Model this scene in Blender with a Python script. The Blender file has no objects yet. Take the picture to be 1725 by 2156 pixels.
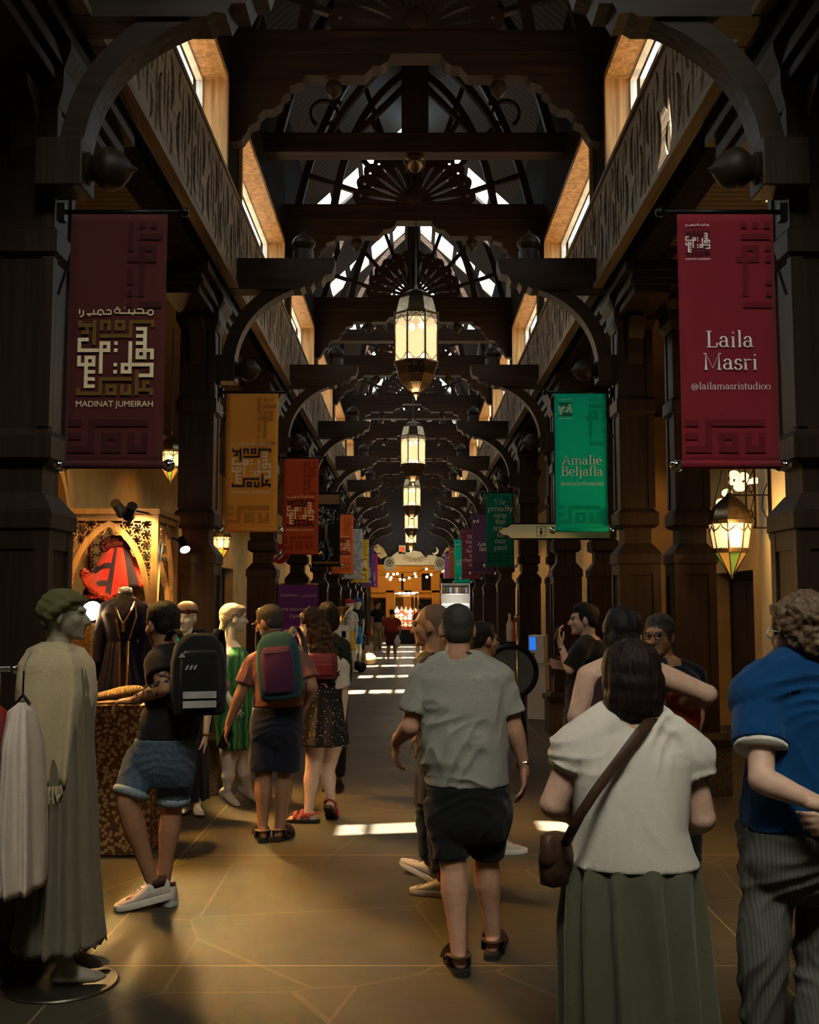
import bpy, bmesh, math, random
from mathutils import Vector, Matrix, noise
PI = math.pi; R = math.radians
S = bpy.context.scene; COL = S.collection
random.seed(7)
# ---------------------------------------------------------------- camera
FOC, PW, PH = 2250.0, 1725.0, 2156.0
TH = R(4.98); EYE = 1.70
cd = bpy.data.cameras.new('camera'); cam = bpy.data.objects.new('camera', cd); COL.objects.link(cam)
cd.sensor_fit = 'VERTICAL'; cd.sensor_height = 36; cd.lens = 36 * FOC / PH
cd.clip_start = .05; cd.clip_end = 300
cam.location = (0, 0, EYE); cam.rotation_euler = (PI / 2 + TH, 0, 0); S.camera = cam
# ---------------------------------------------------------------- colour management, sky, sun
S.view_settings.view_transform = 'Standard'; S.view_settings.look = 'None'
S.view_settings.exposure = 0.0; S.view_settings.gamma = 1; S.view_settings.use_curve_mapping = False
W = bpy.data.worlds.new('sky'); S.world = W; W.use_nodes = True
bgn = W.node_tree.nodes['Background']; bgn.inputs[0].default_value = (.80, .93, 1, 1); bgn.inputs[1].default_value = 5.0
S.cycles.use_denoising = True; S.cycles.max_bounces = 6; S.cycles.diffuse_bounces = 3; S.cycles.glossy_bounces = 3
S.cycles.transparent_max_bounces = 12; S.cycles.sample_clamp_indirect = 3
def lamp(name, kind, loc, energy, col=(1, .6, .25), size=.1, aim=None, **k):
    l = bpy.data.lights.new(name, kind); l.energy = energy; l.color = col
    if kind in ('POINT', 'SPOT'): l.shadow_soft_size = size
    if kind == 'AREA': l.size = size
    for a, b in k.items(): setattr(l, a, b)
    o = bpy.data.objects.new(name, l); COL.objects.link(o); o.location = loc
    if aim is not None: o.rotation_euler = (Vector(aim) - Vector(loc)).to_track_quat('-Z', 'Y').to_euler()
    return o
SUN_DX, SUN_DY = .06, .22                     # drift of a sun ray per metre of fall
sun = lamp('sun', 'SUN', (0, -5, 30), 110, (1, .95, .86), aim=(30 * SUN_DX, -5 + 30 * SUN_DY, 0)); sun.data.angle = R(.5)
# area lamp added overhead behind the camera, standing in for unseen daylight
lamp('overhead_fill', 'AREA', (.4, -.6, 8.3), 110, (.96, .97, .84), 2.4, aim=(.6, 4.8, .6), spread=R(70))
WARM = (1, .56, .17); AMBER = (1, .47, .10)
lamp('stall_track_light', 'SPOT', (-3.3, 7.4, 4.6), 260, AMBER, .05, aim=(-2.6, 9.0, 1.9), spot_size=R(42), spot_blend=.7)
lamp('stall_track_light', 'SPOT', (-3.4, 7.7, 4.6), 1500, AMBER, .05, aim=(-1.1, 6.9, 0), spot_size=R(52), spot_blend=.7)
lamp('stall_track_light', 'SPOT', (-3.0, 11.4, 4.6), 2000, AMBER, .05, aim=(-.7, 8.2, 0), spot_size=R(46), spot_blend=.7)
# ---------------------------------------------------------------- pixel of the photograph + distance -> point in the place
def at(px, py, d):
    xr = (px - PW / 2) / FOC; yu = (PH / 2 - py) / FOC
    t = d / (math.cos(TH) - yu * math.sin(TH))
    return Vector((t * xr, d, EYE + t * (yu * math.cos(TH) + math.sin(TH))))
def mpp(py, d): return d / (math.cos(TH) - (PH / 2 - py) / FOC * math.sin(TH)) / FOC
# ---------------------------------------------------------------- tags
def tag(o, label=None, cat=None, group=None, kind=None):
    for k, v in (('label', label), ('category', cat), ('group', group), ('kind', kind)):
        if v: o[k] = v
    return o
def empty(name, label, cat, loc=(0, 0, 0), rz=0, group=None):
    o = bpy.data.objects.new(name, None); COL.objects.link(o); o.location = loc; o.rotation_euler = (0, 0, rz)
    o.empty_display_size = .1
    return tag(o, label, cat, group)
def copy_tree(o, parent=None):
    c = o.copy(); COL.objects.link(c)
    if parent is not None:
        c.parent = parent; c.matrix_parent_inverse = o.matrix_parent_inverse.copy()
    for ch in list(o.children): copy_tree(ch, c)
    return c
ORD = ['first', 'second', 'third', 'fourth', 'fifth', 'sixth', 'seventh', 'eighth', 'ninth', 'tenth', 'eleventh']
# ---------------------------------------------------------------- mesh builder
class MB:
    def __init__(s): s.v = []; s.f = []; s.mi = []
    def add(s, vs, fs, mi=0, M=None):
        b = len(s.v)
        s.v += [tuple(M @ Vector(v)) for v in vs] if M is not None else [tuple(v) for v in vs]
        s.f += [tuple(i + b for i in f) for f in fs]; s.mi += [mi] * len(fs); return s
    def box(s, x0, x1, y0, y1, z0, z1, mi=0, M=None):
        v = [(x, y, z) for z in (z0, z1) for y in (y0, y1) for x in (x0, x1)]
        return s.add(v, [(0, 2, 3, 1), (4, 5, 7, 6), (0, 1, 5, 4), (2, 6, 7, 3), (0, 4, 6, 2), (1, 3, 7, 5)], mi, M)
    def frust(s, cx, cy, z0, z1, a0, a1, mi=0, b0=None, b1=None):   # square frustum, half sizes a0 -> a1
        b0 = a0 if b0 is None else b0; b1 = a1 if b1 is None else b1
        v = [(cx + sx * a, cy + sy * b, z) for z, a, b in ((z0, a0, b0), (z1, a1, b1)) for sy in (-1, 1) for sx in (-1, 1)]
        return s.add(v, [(0, 2, 3, 1), (4, 5, 7, 6), (0, 1, 5, 4), (2, 6, 7, 3), (0, 4, 6, 2), (1, 3, 7, 5)], mi)
    def loft(s, rings, caps=True, mi=0, closed=True):
        n = len(rings[0]); b = []
        for r in rings: b += list(r)
        f = []
        m = n if closed else n - 1
        for i in range(len(rings) - 1):
            for j in range(m):
                k = (j + 1) % n
                f.append((i * n + j, i * n + k, (i + 1) * n + k, (i + 1) * n + j))
        if caps and closed:
            f.append(tuple(range(n - 1, -1, -1))); f.append(tuple(range((len(rings) - 1) * n, len(rings) * n)))
        return s.add(b, f, mi)
    def tube(s, pts, r, n=8, mi=0, caps=True, flat=1.0, up=None):   # r: number or list; flat squashes along `up`
        pts = [Vector(p) for p in pts]; rs = r if isinstance(r, (list, tuple)) else [r] * len(pts)
        rings = []; u = None
        for i, p in enumerate(pts):
            d = (pts[min(i + 1, len(pts) - 1)] - pts[max(i - 1, 0)])
            d = d.normalized() if d.length > 1e-9 else Vector((0, 0, 1))
            if u is None:
                a = Vector(up) if up is not None else (Vector((0, 0, 1)) if abs(d.z) < .9 else Vector((0, 1, 0)))
                u = (a - d * a.dot(d)); u = u.normalized() if u.length > 1e-6 else d.orthogonal().normalized()
            else:
                u = (u - d * u.dot(d)); u = u.normalized() if u.length > 1e-6 else d.orthogonal().normalized()
            w = d.cross(u)
            rings.append([p + u * (math.sin(2 * PI * k / n) * rs[i] * flat) + w * (math.cos(2 * PI * k / n) * rs[i]) for k in range(n)])
        return s.loft(rings, caps, mi)
    def cap(s, a, b, ra, rb, n=14, mi=0, flat=1.0, up=None):        # capsule with round ends
        a = Vector(a); b = Vector(b); d = b - a
        d = d.normalized() if d.length > 1e-6 else Vector((0, 0, 1))
        P = []; Q = []
        for t in (1.0, .92, .72, .4):
            P.append(a - d * ra * t); Q.append(ra * math.sqrt(max(0, 1 - t * t)) + 1e-4)
        P.append(a); Q.append(ra); P.append(b); Q.append(rb)
        for t in (.4, .72, .92, 1.0):
            P.append(b + d * rb * t); Q.append(rb * math.sqrt(max(0, 1 - t * t)) + 1e-4)
        return s.tube(P, Q, n, mi, True, flat, up)
    def ell(s, c, r, mi=0, n=16, m=10, M=None):
        c = Vector(c); rings = []
        r = (r, r, r) if not isinstance(r, (tuple, list)) else r
        for i in range(m + 1):
            a = -PI / 2 + PI * i / m; cz = math.cos(a) + 1e-4
            ring = [Vector((r[0] * cz * math.cos(2 * PI * k / n), r[1] * cz * math.sin(2 * PI * k / n), r[2] * math.sin(a))) for k in range(n)]
            rings.append([c + (M @ p if M is not None else p) for p in ring])
        return s.loft(rings, True, mi)
    def lathe(s, prof, c=(0, 0, 0), n=16, mi=0, M=None, ph=0):
        rings = [[Vector((r * math.cos(2 * PI * k / n + ph), r * math.sin(2 * PI * k / n + ph), z)) for k in range(n)] for r, z in prof]
        c = Vector(c)
        rings = [[(M @ p if M is not None else p) + c for p in rr] for rr in rings]
        return s.loft(rings, True, mi)
    def prism(s, poly, y0, y1, mi=0, plane='XZ'):
        n = len(poly)
        def P(a, b, t): return (a, t, b) if plane == 'XZ' else (t, a, b) if plane == 'YZ' else (a, b, t)
        v = [P(a, b, y0) for a, b in poly] + [P(a, b, y1) for a, b in poly]
        f = [tuple(range(n)), tuple(range(2 * n - 1, n - 1, -1))] + [(i, i + n, (i + 1) % n + n, (i + 1) % n) for i in range(n)]
        return s.add(v, f, mi)
    def band(s, pts, w, y0, y1, mi=0, plane='XZ'):                  # strip of width w along a 2D polyline, extruded
        L, Rr = [], []
        for i, p in enumerate(pts):
            a = Vector(pts[max(i - 1, 0)]); b = Vector(pts[min(i + 1, len(pts) - 1)]); t = (b - a).normalized()
            ww = w[i] if isinstance(w, (list, tuple)) else w
            nn = Vector((-t.y, t.x)) * ww / 2; L.append(Vector(p) + nn); Rr.append(Vector(p) - nn)
        def P(q, t): return (q[0], t, q[1]) if plane == 'XZ' else (t, q[0], q[1]) if plane == 'YZ' else (q[0], q[1], t)
        rings = [[P(L[i], y0), P(Rr[i], y0), P(Rr[i], y1), P(L[i], y1)] for i in range(len(pts))]
        return s.loft(rings, True, mi)
    def plate(s, polys, th, mi=0, M=None):                          # flat 2D outline with holes (even-odd), thickness th
        cu = bpy.data.curves.new('tmp', 'CURVE'); cu.dimensions = '2D'; cu.fill_mode = 'BOTH'; cu.extrude = th / 2
        for p in polys:
            sp = cu.splines.new('POLY'); sp.points.add(len(p) - 1); sp.use_cyclic_u = True
            for q, (a, b) in zip(sp.points, p): q.co = (a, b, 0, 1)
        o = bpy.data.objects.new('tmp', cu); COL.objects.link(o)
        dg = bpy.context.evaluated_depsgraph_get(); me = o.evaluated_get(dg).to_mesh()
        vs = [tuple(v.co) for v in me.vertices]; fs = [tuple(f.vertices) for f in me.polygons]
        o.evaluated_get(dg).to_mesh_clear(); bpy.data.objects.remove(o); bpy.data.curves.remove(cu)
        return s.add(vs, fs, mi, M)
    def mesh(s, name, mats=(), smooth=False, fixn=True):
        me = bpy.data.meshes.new(name); me.from_pydata(s.v, [], s.f); me.update()
        for m in (mats if isinstance(mats, (list, tuple)) else [mats]): me.materials.append(m)
        me.polygons.foreach_set('material_index', s.mi)
        if fixn:
            bm = bmesh.new(); bm.from_mesh(me); bmesh.ops.recalc_face_normals(bm, faces=bm.faces); bm.to_mesh(me); bm.free()
        if smooth: me.polygons.foreach_set('use_smooth', [True] * len(me.polygons))
        return me
    def build(s, name, mats, parent=None, smooth=False, bevel=0, auto=None):
        me = s.mesh(name, mats, smooth or bool(auto))
        o = bpy.data.objects.new(name, me); COL.objects.link(o)
        if auto: me.set_sharp_from_angle(angle=R(auto))
        if parent is not None: o.parent = parent
        if bevel:
            b = o.modifiers.new('b', 'BEVEL'); b.width = bevel; b.segments = 2; b.limit_method = 'ANGLE'
        return o
    def organic(s, name, mats, voxel=.008, smooth=3, parent=None, fold=None, iters=.5):  # one continuous skin over all pieces
        tmp = bpy.data.objects.new('tmp', s.mesh('tmp')); COL.objects.link(tmp)
        m = tmp.modifiers.new('r', 'REMESH'); m.mode = 'VOXEL'; m.voxel_size = voxel
        if smooth:
            q = tmp.modifiers.new('s', 'SMOOTH'); q.factor = iters; q.iterations = smooth
        dg = bpy.context.evaluated_depsgraph_get()
        me = bpy.data.meshes.new_from_object(tmp.evaluated_get(dg)); old = tmp.data
        bpy.data.objects.remove(tmp); bpy.data.meshes.remove(old)
        me.name = name; me.materials.clear()
        for mm in (mats if isinstance(mats, (list, tuple)) else [mats]): me.materials.append(mm)
        if fold:
            nn = [v.normal.copy() for v in me.vertices]
            for v, q in zip(me.vertices, nn): v.co += q * fold(v.co, q)
        me.polygons.foreach_set('use_smooth', [True] * len(me.polygons)); me.update()
        o = bpy.data.objects.new(name, me); COL.objects.link(o)
        if parent is not None: o.parent = parent
        return o
def arc(cx, cy, rx, ry, a0, a1, n=12):
    return [(cx + rx * math.cos(R(a0 + (a1 - a0) * i / n)), cy + ry * math.sin(R(a0 + (a1 - a0) * i / n))) for i in range(n + 1)]
# ---------------------------------------------------------------- materials
_M = {}
def nodes(name):
    m = bpy.data.materials.new(name); m.use_nodes = True; nt = m.node_tree
    return m, nt, nt.nodes['Principled BSDF']
def mat(name, col, rough=.6, metal=0, var=.25, scale=6, bump=.0, stretch=(1, 1, 1), emit=None, es=0, spec=.3, detail=4, sheen=0, alt=None):
    if name in _M: return _M[name]
    m, nt, b = nodes(name); L = nt.links
    tc = nt.nodes.new('ShaderNodeTexCoord'); mp = nt.nodes.new('ShaderNodeMapping'); mp.inputs['Scale'].default_value = stretch
    L.new(tc.outputs['Object'], mp.inputs[0])
    nz = nt.nodes.new('ShaderNodeTexNoise'); nz.inputs['Scale'].default_value = scale; nz.inputs['Detail'].default_value = detail
    L.new(mp.outputs[0], nz.inputs[0])
    cr = nt.nodes.new('ShaderNodeValToRGB'); cr.color_ramp.elements[0].position = .3; cr.color_ramp.elements[1].position = .7
    c0 = alt or tuple(c * (1 - var) for c in col); c1 = col if alt else tuple(min(1, c * (1 + var)) for c in col)
    cr.color_ramp.elements[0].color = (*c0, 1); cr.color_ramp.elements[1].color = (*c1, 1)
    L.new(nz.outputs[0], cr.inputs[0]); L.new(cr.outputs[0], b.inputs['Base Color'])
    b.inputs['Roughness'].default_value = rough; b.inputs['Metallic'].default_value = metal
    b.inputs['Specular IOR Level'].default_value = spec
    if sheen: b.inputs['Sheen Weight'].default_value = sheen
    if bump:
        bp = nt.nodes.new('ShaderNodeBump'); bp.inputs['Strength'].default_value = bump; bp.inputs['Distance'].default_value = .01
        L.new(nz.outputs[0], bp.inputs['Height']); L.new(bp.outputs[0], b.inputs['Normal'])
    if emit:
        b.inputs['Emission Color'].default_value = (*emit, 1); b.inputs['Emission Strength'].default_value = es
    _M[name] = m; return m
def wood(name, col, rough=.5, axis='z', spec=.22):
    st = {'z': (14, 14, .8), 'x': (.8, 14, 14), 'y': (14, .8, 14)}[axis]
    return mat(name, col, rough, 0, .45, 1.6, .35, st, spec=spec, detail=6)
def cloth(name, col, var=.12, rough=.85, bump=.25, scale=260, sheen=.1):
    return mat(name, col, rough, 0, var, scale, bump, spec=.1, sheen=sheen)
def skin(name, col): return mat(name, col, .5, 0, .10, 30, .05, spec=.35)
def ramp_mat(name, tex, cols, rough=.7, scale=8, stretch=(1, 1, 1), interp='LINEAR', setup=None, out=0, bump=0, metal=0):
    if name in _M: return _M[name]
    m, nt, b = nodes(name); L = nt.links
    tc = nt.nodes.new('ShaderNodeTexCoord'); mp = nt.nodes.new('ShaderNodeMapping'); mp.inputs['Scale'].default_value = stretch
    L.new(tc.outputs['Object'], mp.inputs[0])
    t = nt.nodes.new(tex); t.inputs['Scale'].default_value = scale; L.new(mp.outputs[0], t.inputs[0])
    if setup: setup(t)
    cr = nt.nodes.new('ShaderNodeValToRGB'); cr.color_ramp.interpolation = interp
    while len(cr.color_ramp.elements) < len(cols): cr.color_ramp.elements.new(.5)
    for e, (p, c) in zip(cr.color_ramp.elements, cols): e.position = p; e.color = (*c, 1)
    L.new(t.outputs[out], cr.inputs[0]); L.new(cr.outputs[0], b.inputs['Base Color'])
    b.inputs['Roughness'].default_value = rough; b.inputs['Metallic'].default_value = metal; b.inputs['Specular IOR Level'].default_value = .25
    if bump:
        bp = nt.nodes.new('ShaderNodeBump'); bp.inputs['Strength'].default_value = bump; bp.inputs['Distance'].default_value = .01
        L.new(t.outputs[out], bp.inputs['Height']); L.new(bp.outputs[0], b.inputs['Normal'])
    _M[name] = m; return m
DW = wood('dark_wood', (.024, .012, .006)); DWX = wood('dark_wood_cross', (.026, .013, .0065), axis='x'); DWY = wood('dark_wood_long', (.024, .012, .006), axis='y')
MW = wood('carved_wood', (.17, .115, .066), .55, 'y'); RW = wood('lit_reveal_wood', (.40, .235, .095), .5, 'z')  # window reveals paler and warmer: warm lamp light put into the wood colour
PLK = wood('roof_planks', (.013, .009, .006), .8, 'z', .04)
STN = ramp_mat('carved_stone', 'ShaderNodeTexVoronoi', [(.05, (.025, .017, .010)), (.5, (.10, .07, .04))], .6, 45, bump=.6)
PLS = mat('ochre_plaster', (.55, .36, .13), .85, 0, .16, 2.2, .12)
PLC = mat('cream_plaster', (.66, .56, .38), .85, 0, .10, 1.5, .1)
BLK = mat('black_metal', (.012, .012, .012), .35, .6, .1)
CHR = mat('chrome', (.75, .75, .75), .12, 1, .05)
BRS = mat('dark_bronze', (.12, .085, .05), .3, .9, .4, 20, .1)
GLD = mat('gold', (.80, .50, .16), .25, 1, .1)
WHT = mat('white_paint', (.75, .75, .72), .5, 0, .05)
# ================================================================ THE HALL
X0 = .065                                      # middle of the passage
BAY = [5.3] + [5.5 + 4.5 * k for k in range(1, 10)]
END = 50.5
def struct(mb, name, m, parent=None, **k):
    o = mb.build(name, m, parent, **k)
    if parent is None: o['kind'] = 'structure'
    return o
def floor_material():
    m, nt, b = nodes('stone_floor'); L = nt.links; N = nt.nodes.new
    tc = N('ShaderNodeTexCoord')
    v = N('ShaderNodeTexVoronoi'); v.feature = 'DISTANCE_TO_EDGE'; v.inputs['Scale'].default_value = .95; v.inputs['Randomness'].default_value = .85
    L.new(tc.outputs['Object'], v.inputs[0])
    vc = N('ShaderNodeTexVoronoi'); vc.inputs['Scale'].default_value = .95; vc.inputs['Randomness'].default_value = .85; L.new(tc.outputs['Object'], vc.inputs[0])
    sx = N('ShaderNodeSeparateXYZ'); L.new(tc.outputs['Object'], sx.inputs[0])
    def M(op, a, bb=None, c=None):
        n = N('ShaderNodeMath'); n.operation = op
        for i, q in enumerate((a, bb, c)):
            if q is None: continue
            if isinstance(q, (int, float)): n.inputs[i].default_value = q
            else: L.new(q, n.inputs[i])
        return n.outputs[0]
    ax = M('ABSOLUTE', M('SUBTRACT', sx.outputs[0], X0))
    jl = M('ABSOLUTE', M('SUBTRACT', ax, 1.62))
    py = M('ABSOLUTE', M('SUBTRACT', M('FRACT', M('DIVIDE', M('SUBTRACT', sx.outputs[1], 4.1), 2.25)), .5)); jy = M('MULTIPLY', py, 2.25)
    j = M('MINIMUM', jl, jy)
    joint = M('MAXIMUM', M('LESS_THAN', j, .006), M('MULTIPLY', M('LESS_THAN', v.outputs['Distance'], .006), .22))
    nz = N('ShaderNodeTexNoise'); nz.inputs['Scale'].default_value = 1.4; nz.inputs['Detail'].default_value = 8; L.new(tc.outputs['Object'], nz.inputs[0])
    cr = N('ShaderNodeValToRGB'); cr.color_ramp.elements[0].position = .3; cr.color_ramp.elements[1].position = .75
    cr.color_ramp.elements[0].color = (.040, .031, .018, 1); cr.color_ramp.elements[1].color = (.085, .066, .038, 1); L.new(nz.outputs[0], cr.inputs[0])
    hs = N('ShaderNodeMix'); hs.data_type = 'RGBA'; hs.blend_type = 'MULTIPLY'; hs.inputs[0].default_value = .35
    L.new(cr.outputs[0], hs.inputs[6]); bwv = N('ShaderNodeRGBToBW'); L.new(vc.outputs['Color'], bwv.inputs[0])
    L.new(bwv.outputs[0], hs.inputs[7])
    mx = N('ShaderNodeMix'); mx.data_type = 'RGBA'; L.new(joint, mx.inputs[0]); L.new(hs.outputs[2], mx.inputs[6]); mx.inputs[7].default_value = (.24, .17, .08, 1)
    L.new(mx.outputs[2], b.inputs['Base Color']); b.inputs['Roughness'].default_value = .6; b.inputs['Specular IOR Level'].default_value = .3
    n2 = N('ShaderNodeTexNoise'); n2.inputs['Scale'].default_value = 7; n2.inputs['Detail'].default_value = 8; L.new(tc.outputs['Object'], n2.inputs[0])
    bp = N('ShaderNodeBump'); bp.inputs['Strength'].default_value = .25; bp.inputs['Distance'].default_value = .012
    L.new(n2.outputs[0], bp.inputs['Height']); L.new(bp.outputs[0], b.inputs['Normal'])
    return m
struct(MB().box(-9, 9, -4, 75, -.1, 0), 'floor', floor_material())
# aisle walls with shop openings
def wall_boxes(mb, x0, x1, openings, z1=4.78, y0=-3, y1=END):
    y = y0
    for a, b, h in sorted(openings):
        mb.box(x0, x1, y, a, 0, z1); mb.box(x0, x1, a, b, h, z1); y = b
    mb.box(x0, x1, y, y1, 0, z1); return mb
LOP = [(2, 6, 2.6), (15.2, 16.6, 2.3), (18, 20, 2.5), (24, 27, 2.6), (31, 34, 2.6), (38, 41, 2.6)]
ROP = [(3.5, 7.5, 2.4), (13.7, 15.4, 2.15), (18.5, 19.4, 2.2), (23, 25.5, 2.5), (30, 33, 2.5), (38, 41, 2.5)]
struct(wall_boxes(MB(), -4.75, -4.45, LOP), 'wall_left', PLS)
struct(wall_boxes(MB(), 4.40, 4.70, ROP), 'wall_right', PLS)
struct(MB().box(-6.2, -6.1, -3, END, 0, 4.78), 'wall_left_back', PLS)
struct(MB().box(6.1, 6.2, -3, END, 0, 4.78), 'wall_right_back', PLS)
n_door = 0
for side, ops, xa, xb in (('left', LOP, -4.72, -4.66), ('right', ROP, 4.60, 4.66)):
    for a, b, h in ops:                         # timber shop doors standing in the openings
        if a < 8: continue
        n_door += 1
        mb = MB(); mb.box(xa, xb, a, a + .09, 0, h); mb.box(xa, xb, b - .09, b, 0, h); mb.box(xa, xb, a + .09, b - .09, h - .1, h)
        d = struct(mb, 'door_%d' % n_door, DW)
        mb = MB(); w = (b - a - .18) / 2
        for i in (0, 1):
            y0 = a + .09 + i * w; mb.box(xa + .01, xb - .02, y0 + .01, y0 + w - .01, .02, h - .11)
            for zz in (.25, 1.25): mb.box(xa, xb, y0 + .12, y0 + w - .12, zz, zz + .75)
        mb.build('door_leaf', DW, d)
struct(MB().box(-6.3, 6.3, -3.2, -3, 0, 10.6), 'wall_sky_block', PLK)  # unseen dark wall added to keep open sky from flooding the hall
# plaster piers by the right aisle, and a tall moulded niche on the left shop front
p = MB().box(3.2, 3.65, 7.6, 9.75, 0, 4.75); struct(p, 'wall_pier_right', PLC)
p = MB(); p.box(3.75, 4.40, 17.2, 17.6, 0, 4.75); struct(p, 'wall_pier_right_rear', PLS)
nb = MB()
arch_o = [(-.95, 0), (-.95, 1.5)] + [(x, z) for x, z in arc(.15, 1.5, 1.1, 1.25, 180, 118)] + [(0, 3.05)]
arch_o += [(-x, z) for x, z in arch_o[-2::-1]]
def niche(mb, y, w, z0, x):
    s = w / 1.9
    for t, dx in ((1.0, 0), (.86, .05), (.72, .10)):
        pts = [(y + u * s * t, z0 + v * s * t) for u, v in arch_o]
        mb.band(pts, .11 * s, x + dx - .06, x + dx + .12 - dx * .4, plane='YZ')
niche(nb, 12.6, 1.9, 1.5, -4.42); struct(nb, 'trim_1', PLS)
mb = MB()
for z in (3.15, 3.0): mb.box(-4.46, -4.20 - (z - 3) * .6, 9.2, 11.2, z, z + .13)
mb.box(-4.46, -4.22, 9.9, 10.2, 2.55, 3.0); mb.box(-4.46, -4.22, 8.9, 9.1, 2.2, 4.7); struct(mb, 'trim_2', PLS)
# aisle ceilings of narrow boards
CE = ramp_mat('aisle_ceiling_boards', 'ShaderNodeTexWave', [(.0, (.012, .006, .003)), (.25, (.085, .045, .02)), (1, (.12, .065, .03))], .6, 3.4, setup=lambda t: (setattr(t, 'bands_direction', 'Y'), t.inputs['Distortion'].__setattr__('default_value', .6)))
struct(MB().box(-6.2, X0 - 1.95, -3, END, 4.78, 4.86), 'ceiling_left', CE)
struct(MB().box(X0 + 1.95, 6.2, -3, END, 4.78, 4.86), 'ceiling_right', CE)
# high walls with the window openings
ZB, ZP, ZW, ZE, ZR = 4.68, 5.58, 6.58, 8.60, 10.5
XI, XO = 1.78, 2.08
def hi_wall(s):
    mb = MB()
    def bx(y0, y1, z0, z1, a=XI, b=XO): mb.box(*sorted((X0 + s * a, X0 + s * b)), y0, y1, z0, z1)
    bx(-3, END, ZB - .02, ZP, 1.88); bx(-3, END, ZW, ZE)
    for j in range(-1, 11):
        d = 5.5 + 4.5 * j
        bx(max(-3, d - .45), min(END, d + .45), ZP, ZW)
    return mb
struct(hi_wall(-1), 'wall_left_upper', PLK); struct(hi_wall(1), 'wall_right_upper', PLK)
# outer parapets that the windows look at
struct(MB().box(-4.6, -4.4, -3, END, 4.86, 6.75), 'wall_left_parapet', PLC); struct(MB().box(4.4, 4.6, -3, END, 4.86, 6.75), 'wall_right_parapet', PLC)
def glass():
    m, nt, b = nodes('window_glass'); N = nt.nodes.new; L = nt.links
    t = N('ShaderNodeBsdfTransparent'); t.inputs[0].default_value = (.97, .99, .98, 1); g = N('ShaderNodeBsdfGlossy'); g.inputs['Roughness'].default_value = .05
    mx = N('ShaderNodeMixShader'); mx.inputs[0].default_value = .06; L.new(t.outputs[0], mx.inputs[1]); L.new(g.outputs[0], mx.inputs[2])
    L.new(mx.outputs[0], nt.nodes['Material Output'].inputs[0]); return m
GLS = glass(); FRM = mat('window_frame_white', (.70, .74, .72), .4)
n = 0
for s in (-1, 1):
    for j in range(-1, 9):
        n += 1; d = 5.5 + 4.5 * j; y0, y1 = d + .45, d + 4.05
        wx = lambda a, b: sorted((X0 + s * a, X0 + s * b))
        fr = MB()
        for a, b, c, e in ((y0, y1, ZP, ZP + .04), (y0, y1, ZW - .04, ZW), (y0, y0 + .04, ZP + .04, ZW - .04), (y1 - .04, y1, ZP + .04, ZW - .04)): fr.box(*wx(1.98, 2.04), a, b, c, e)
        w = struct(fr, 'window_%d' % n, FRM)
        MB().box(*wx(1.99, 2.03), y0 + 1.22, y0 + 1.26, ZP + .04, ZW - .04).build('mullion', FRM, w)
        MB().box(*wx(2.005, 2.011), y0 + .03, y1 - .03, ZP + .03, ZW - .03).build('pane', GLS, w)
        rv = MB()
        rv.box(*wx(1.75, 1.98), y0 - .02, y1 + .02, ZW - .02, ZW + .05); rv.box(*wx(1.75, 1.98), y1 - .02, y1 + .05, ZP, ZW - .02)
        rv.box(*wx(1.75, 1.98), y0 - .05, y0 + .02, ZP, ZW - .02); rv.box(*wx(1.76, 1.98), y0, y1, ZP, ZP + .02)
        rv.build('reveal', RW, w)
        MB().box(*wx(2.08, 2.2), y1, y1 + .12, ZP - .1, ZW).build('outer_reveal', PLC, w)
n += 1; fr = MB()  # added glowing skylight, out of view, to go with the overhead fill lamp
for a, b, c, e in ((-1.3, 1.3, -1.9, -1.8), (-1.3, 1.3, .6, .7), (-1.3, -1.2, -1.8, .6), (1.2, 1.3, -1.8, .6)): fr.box(.4 + a, .4 + b, c, e, 8.36, 8.50)
w = struct(fr, 'window_%d' % n, DW)
MB().box(-.8, 1.6, -1.8, .6, 8.44, 8.46).build('added_glow_pane', mat('added_glow_pane', (.8, .9, .9), emit=(.85, .97, 1), es=1.2), w)
# roof: two slopes, with crosswise slits of open sky
SL = [6.2] + [14.7 + 4.5 * i for i in range(1, 8)]
SW = [.36] + [1.0] * 7
NEAR_OPEN = [(-1.17, -.99), (-.93, -.54), (.33, .62), (1.43, 1.60)]
FAR_OPEN = [(-1.85, -1.5), (-1.4, -1.0), (-.92, -.52), (-.44, -.10), (.10, .44), (.52, .92), (1.0, 1.4), (1.5, 1.85)]
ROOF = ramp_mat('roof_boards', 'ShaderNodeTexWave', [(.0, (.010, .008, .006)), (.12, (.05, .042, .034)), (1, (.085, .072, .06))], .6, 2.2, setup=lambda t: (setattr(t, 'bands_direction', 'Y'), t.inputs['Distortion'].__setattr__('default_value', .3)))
rf = MB(); sl = (ZR - ZE) / 2.05
def slope(x0, x1, y0, y1):
    z = lambda x: ZR - abs(x) * sl
    v = [(X0 + x, y, z(x) + dz) for dz in (0, .07) for y in (y0, y1) for x in (x0, x1)]
    rf.add(v, [(0, 2, 3, 1), (4, 5, 7, 6), (0, 1, 5, 4), (2, 6, 7, 3), (0, 4, 6, 2), (1, 3, 7, 5)])
ys = -3
for i, d in enumerate(SL):
    for x0, x1 in ((-2.1, 0), (0, 2.1)): slope(x0, x1, ys, d - SW[i] / 2)
    cur = -2.1
    for a, b in (NEAR_OPEN if i == 0 else FAR_OPEN) + [(2.1, 2.1)]:
        if cur < 0 < a: slope(cur, 0, d - SW[i] / 2, d + SW[i] / 2); slope(0, a, d - SW[i] / 2, d + SW[i] / 2)
        else: slope(cur, a, d - SW[i] / 2, d + SW[i] / 2)
        cur = b
    ys = d + SW[i] / 2
for x0, x1 in ((-2.1, 0), (0, 2.1)): slope(x0, x1, ys, END)
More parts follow.
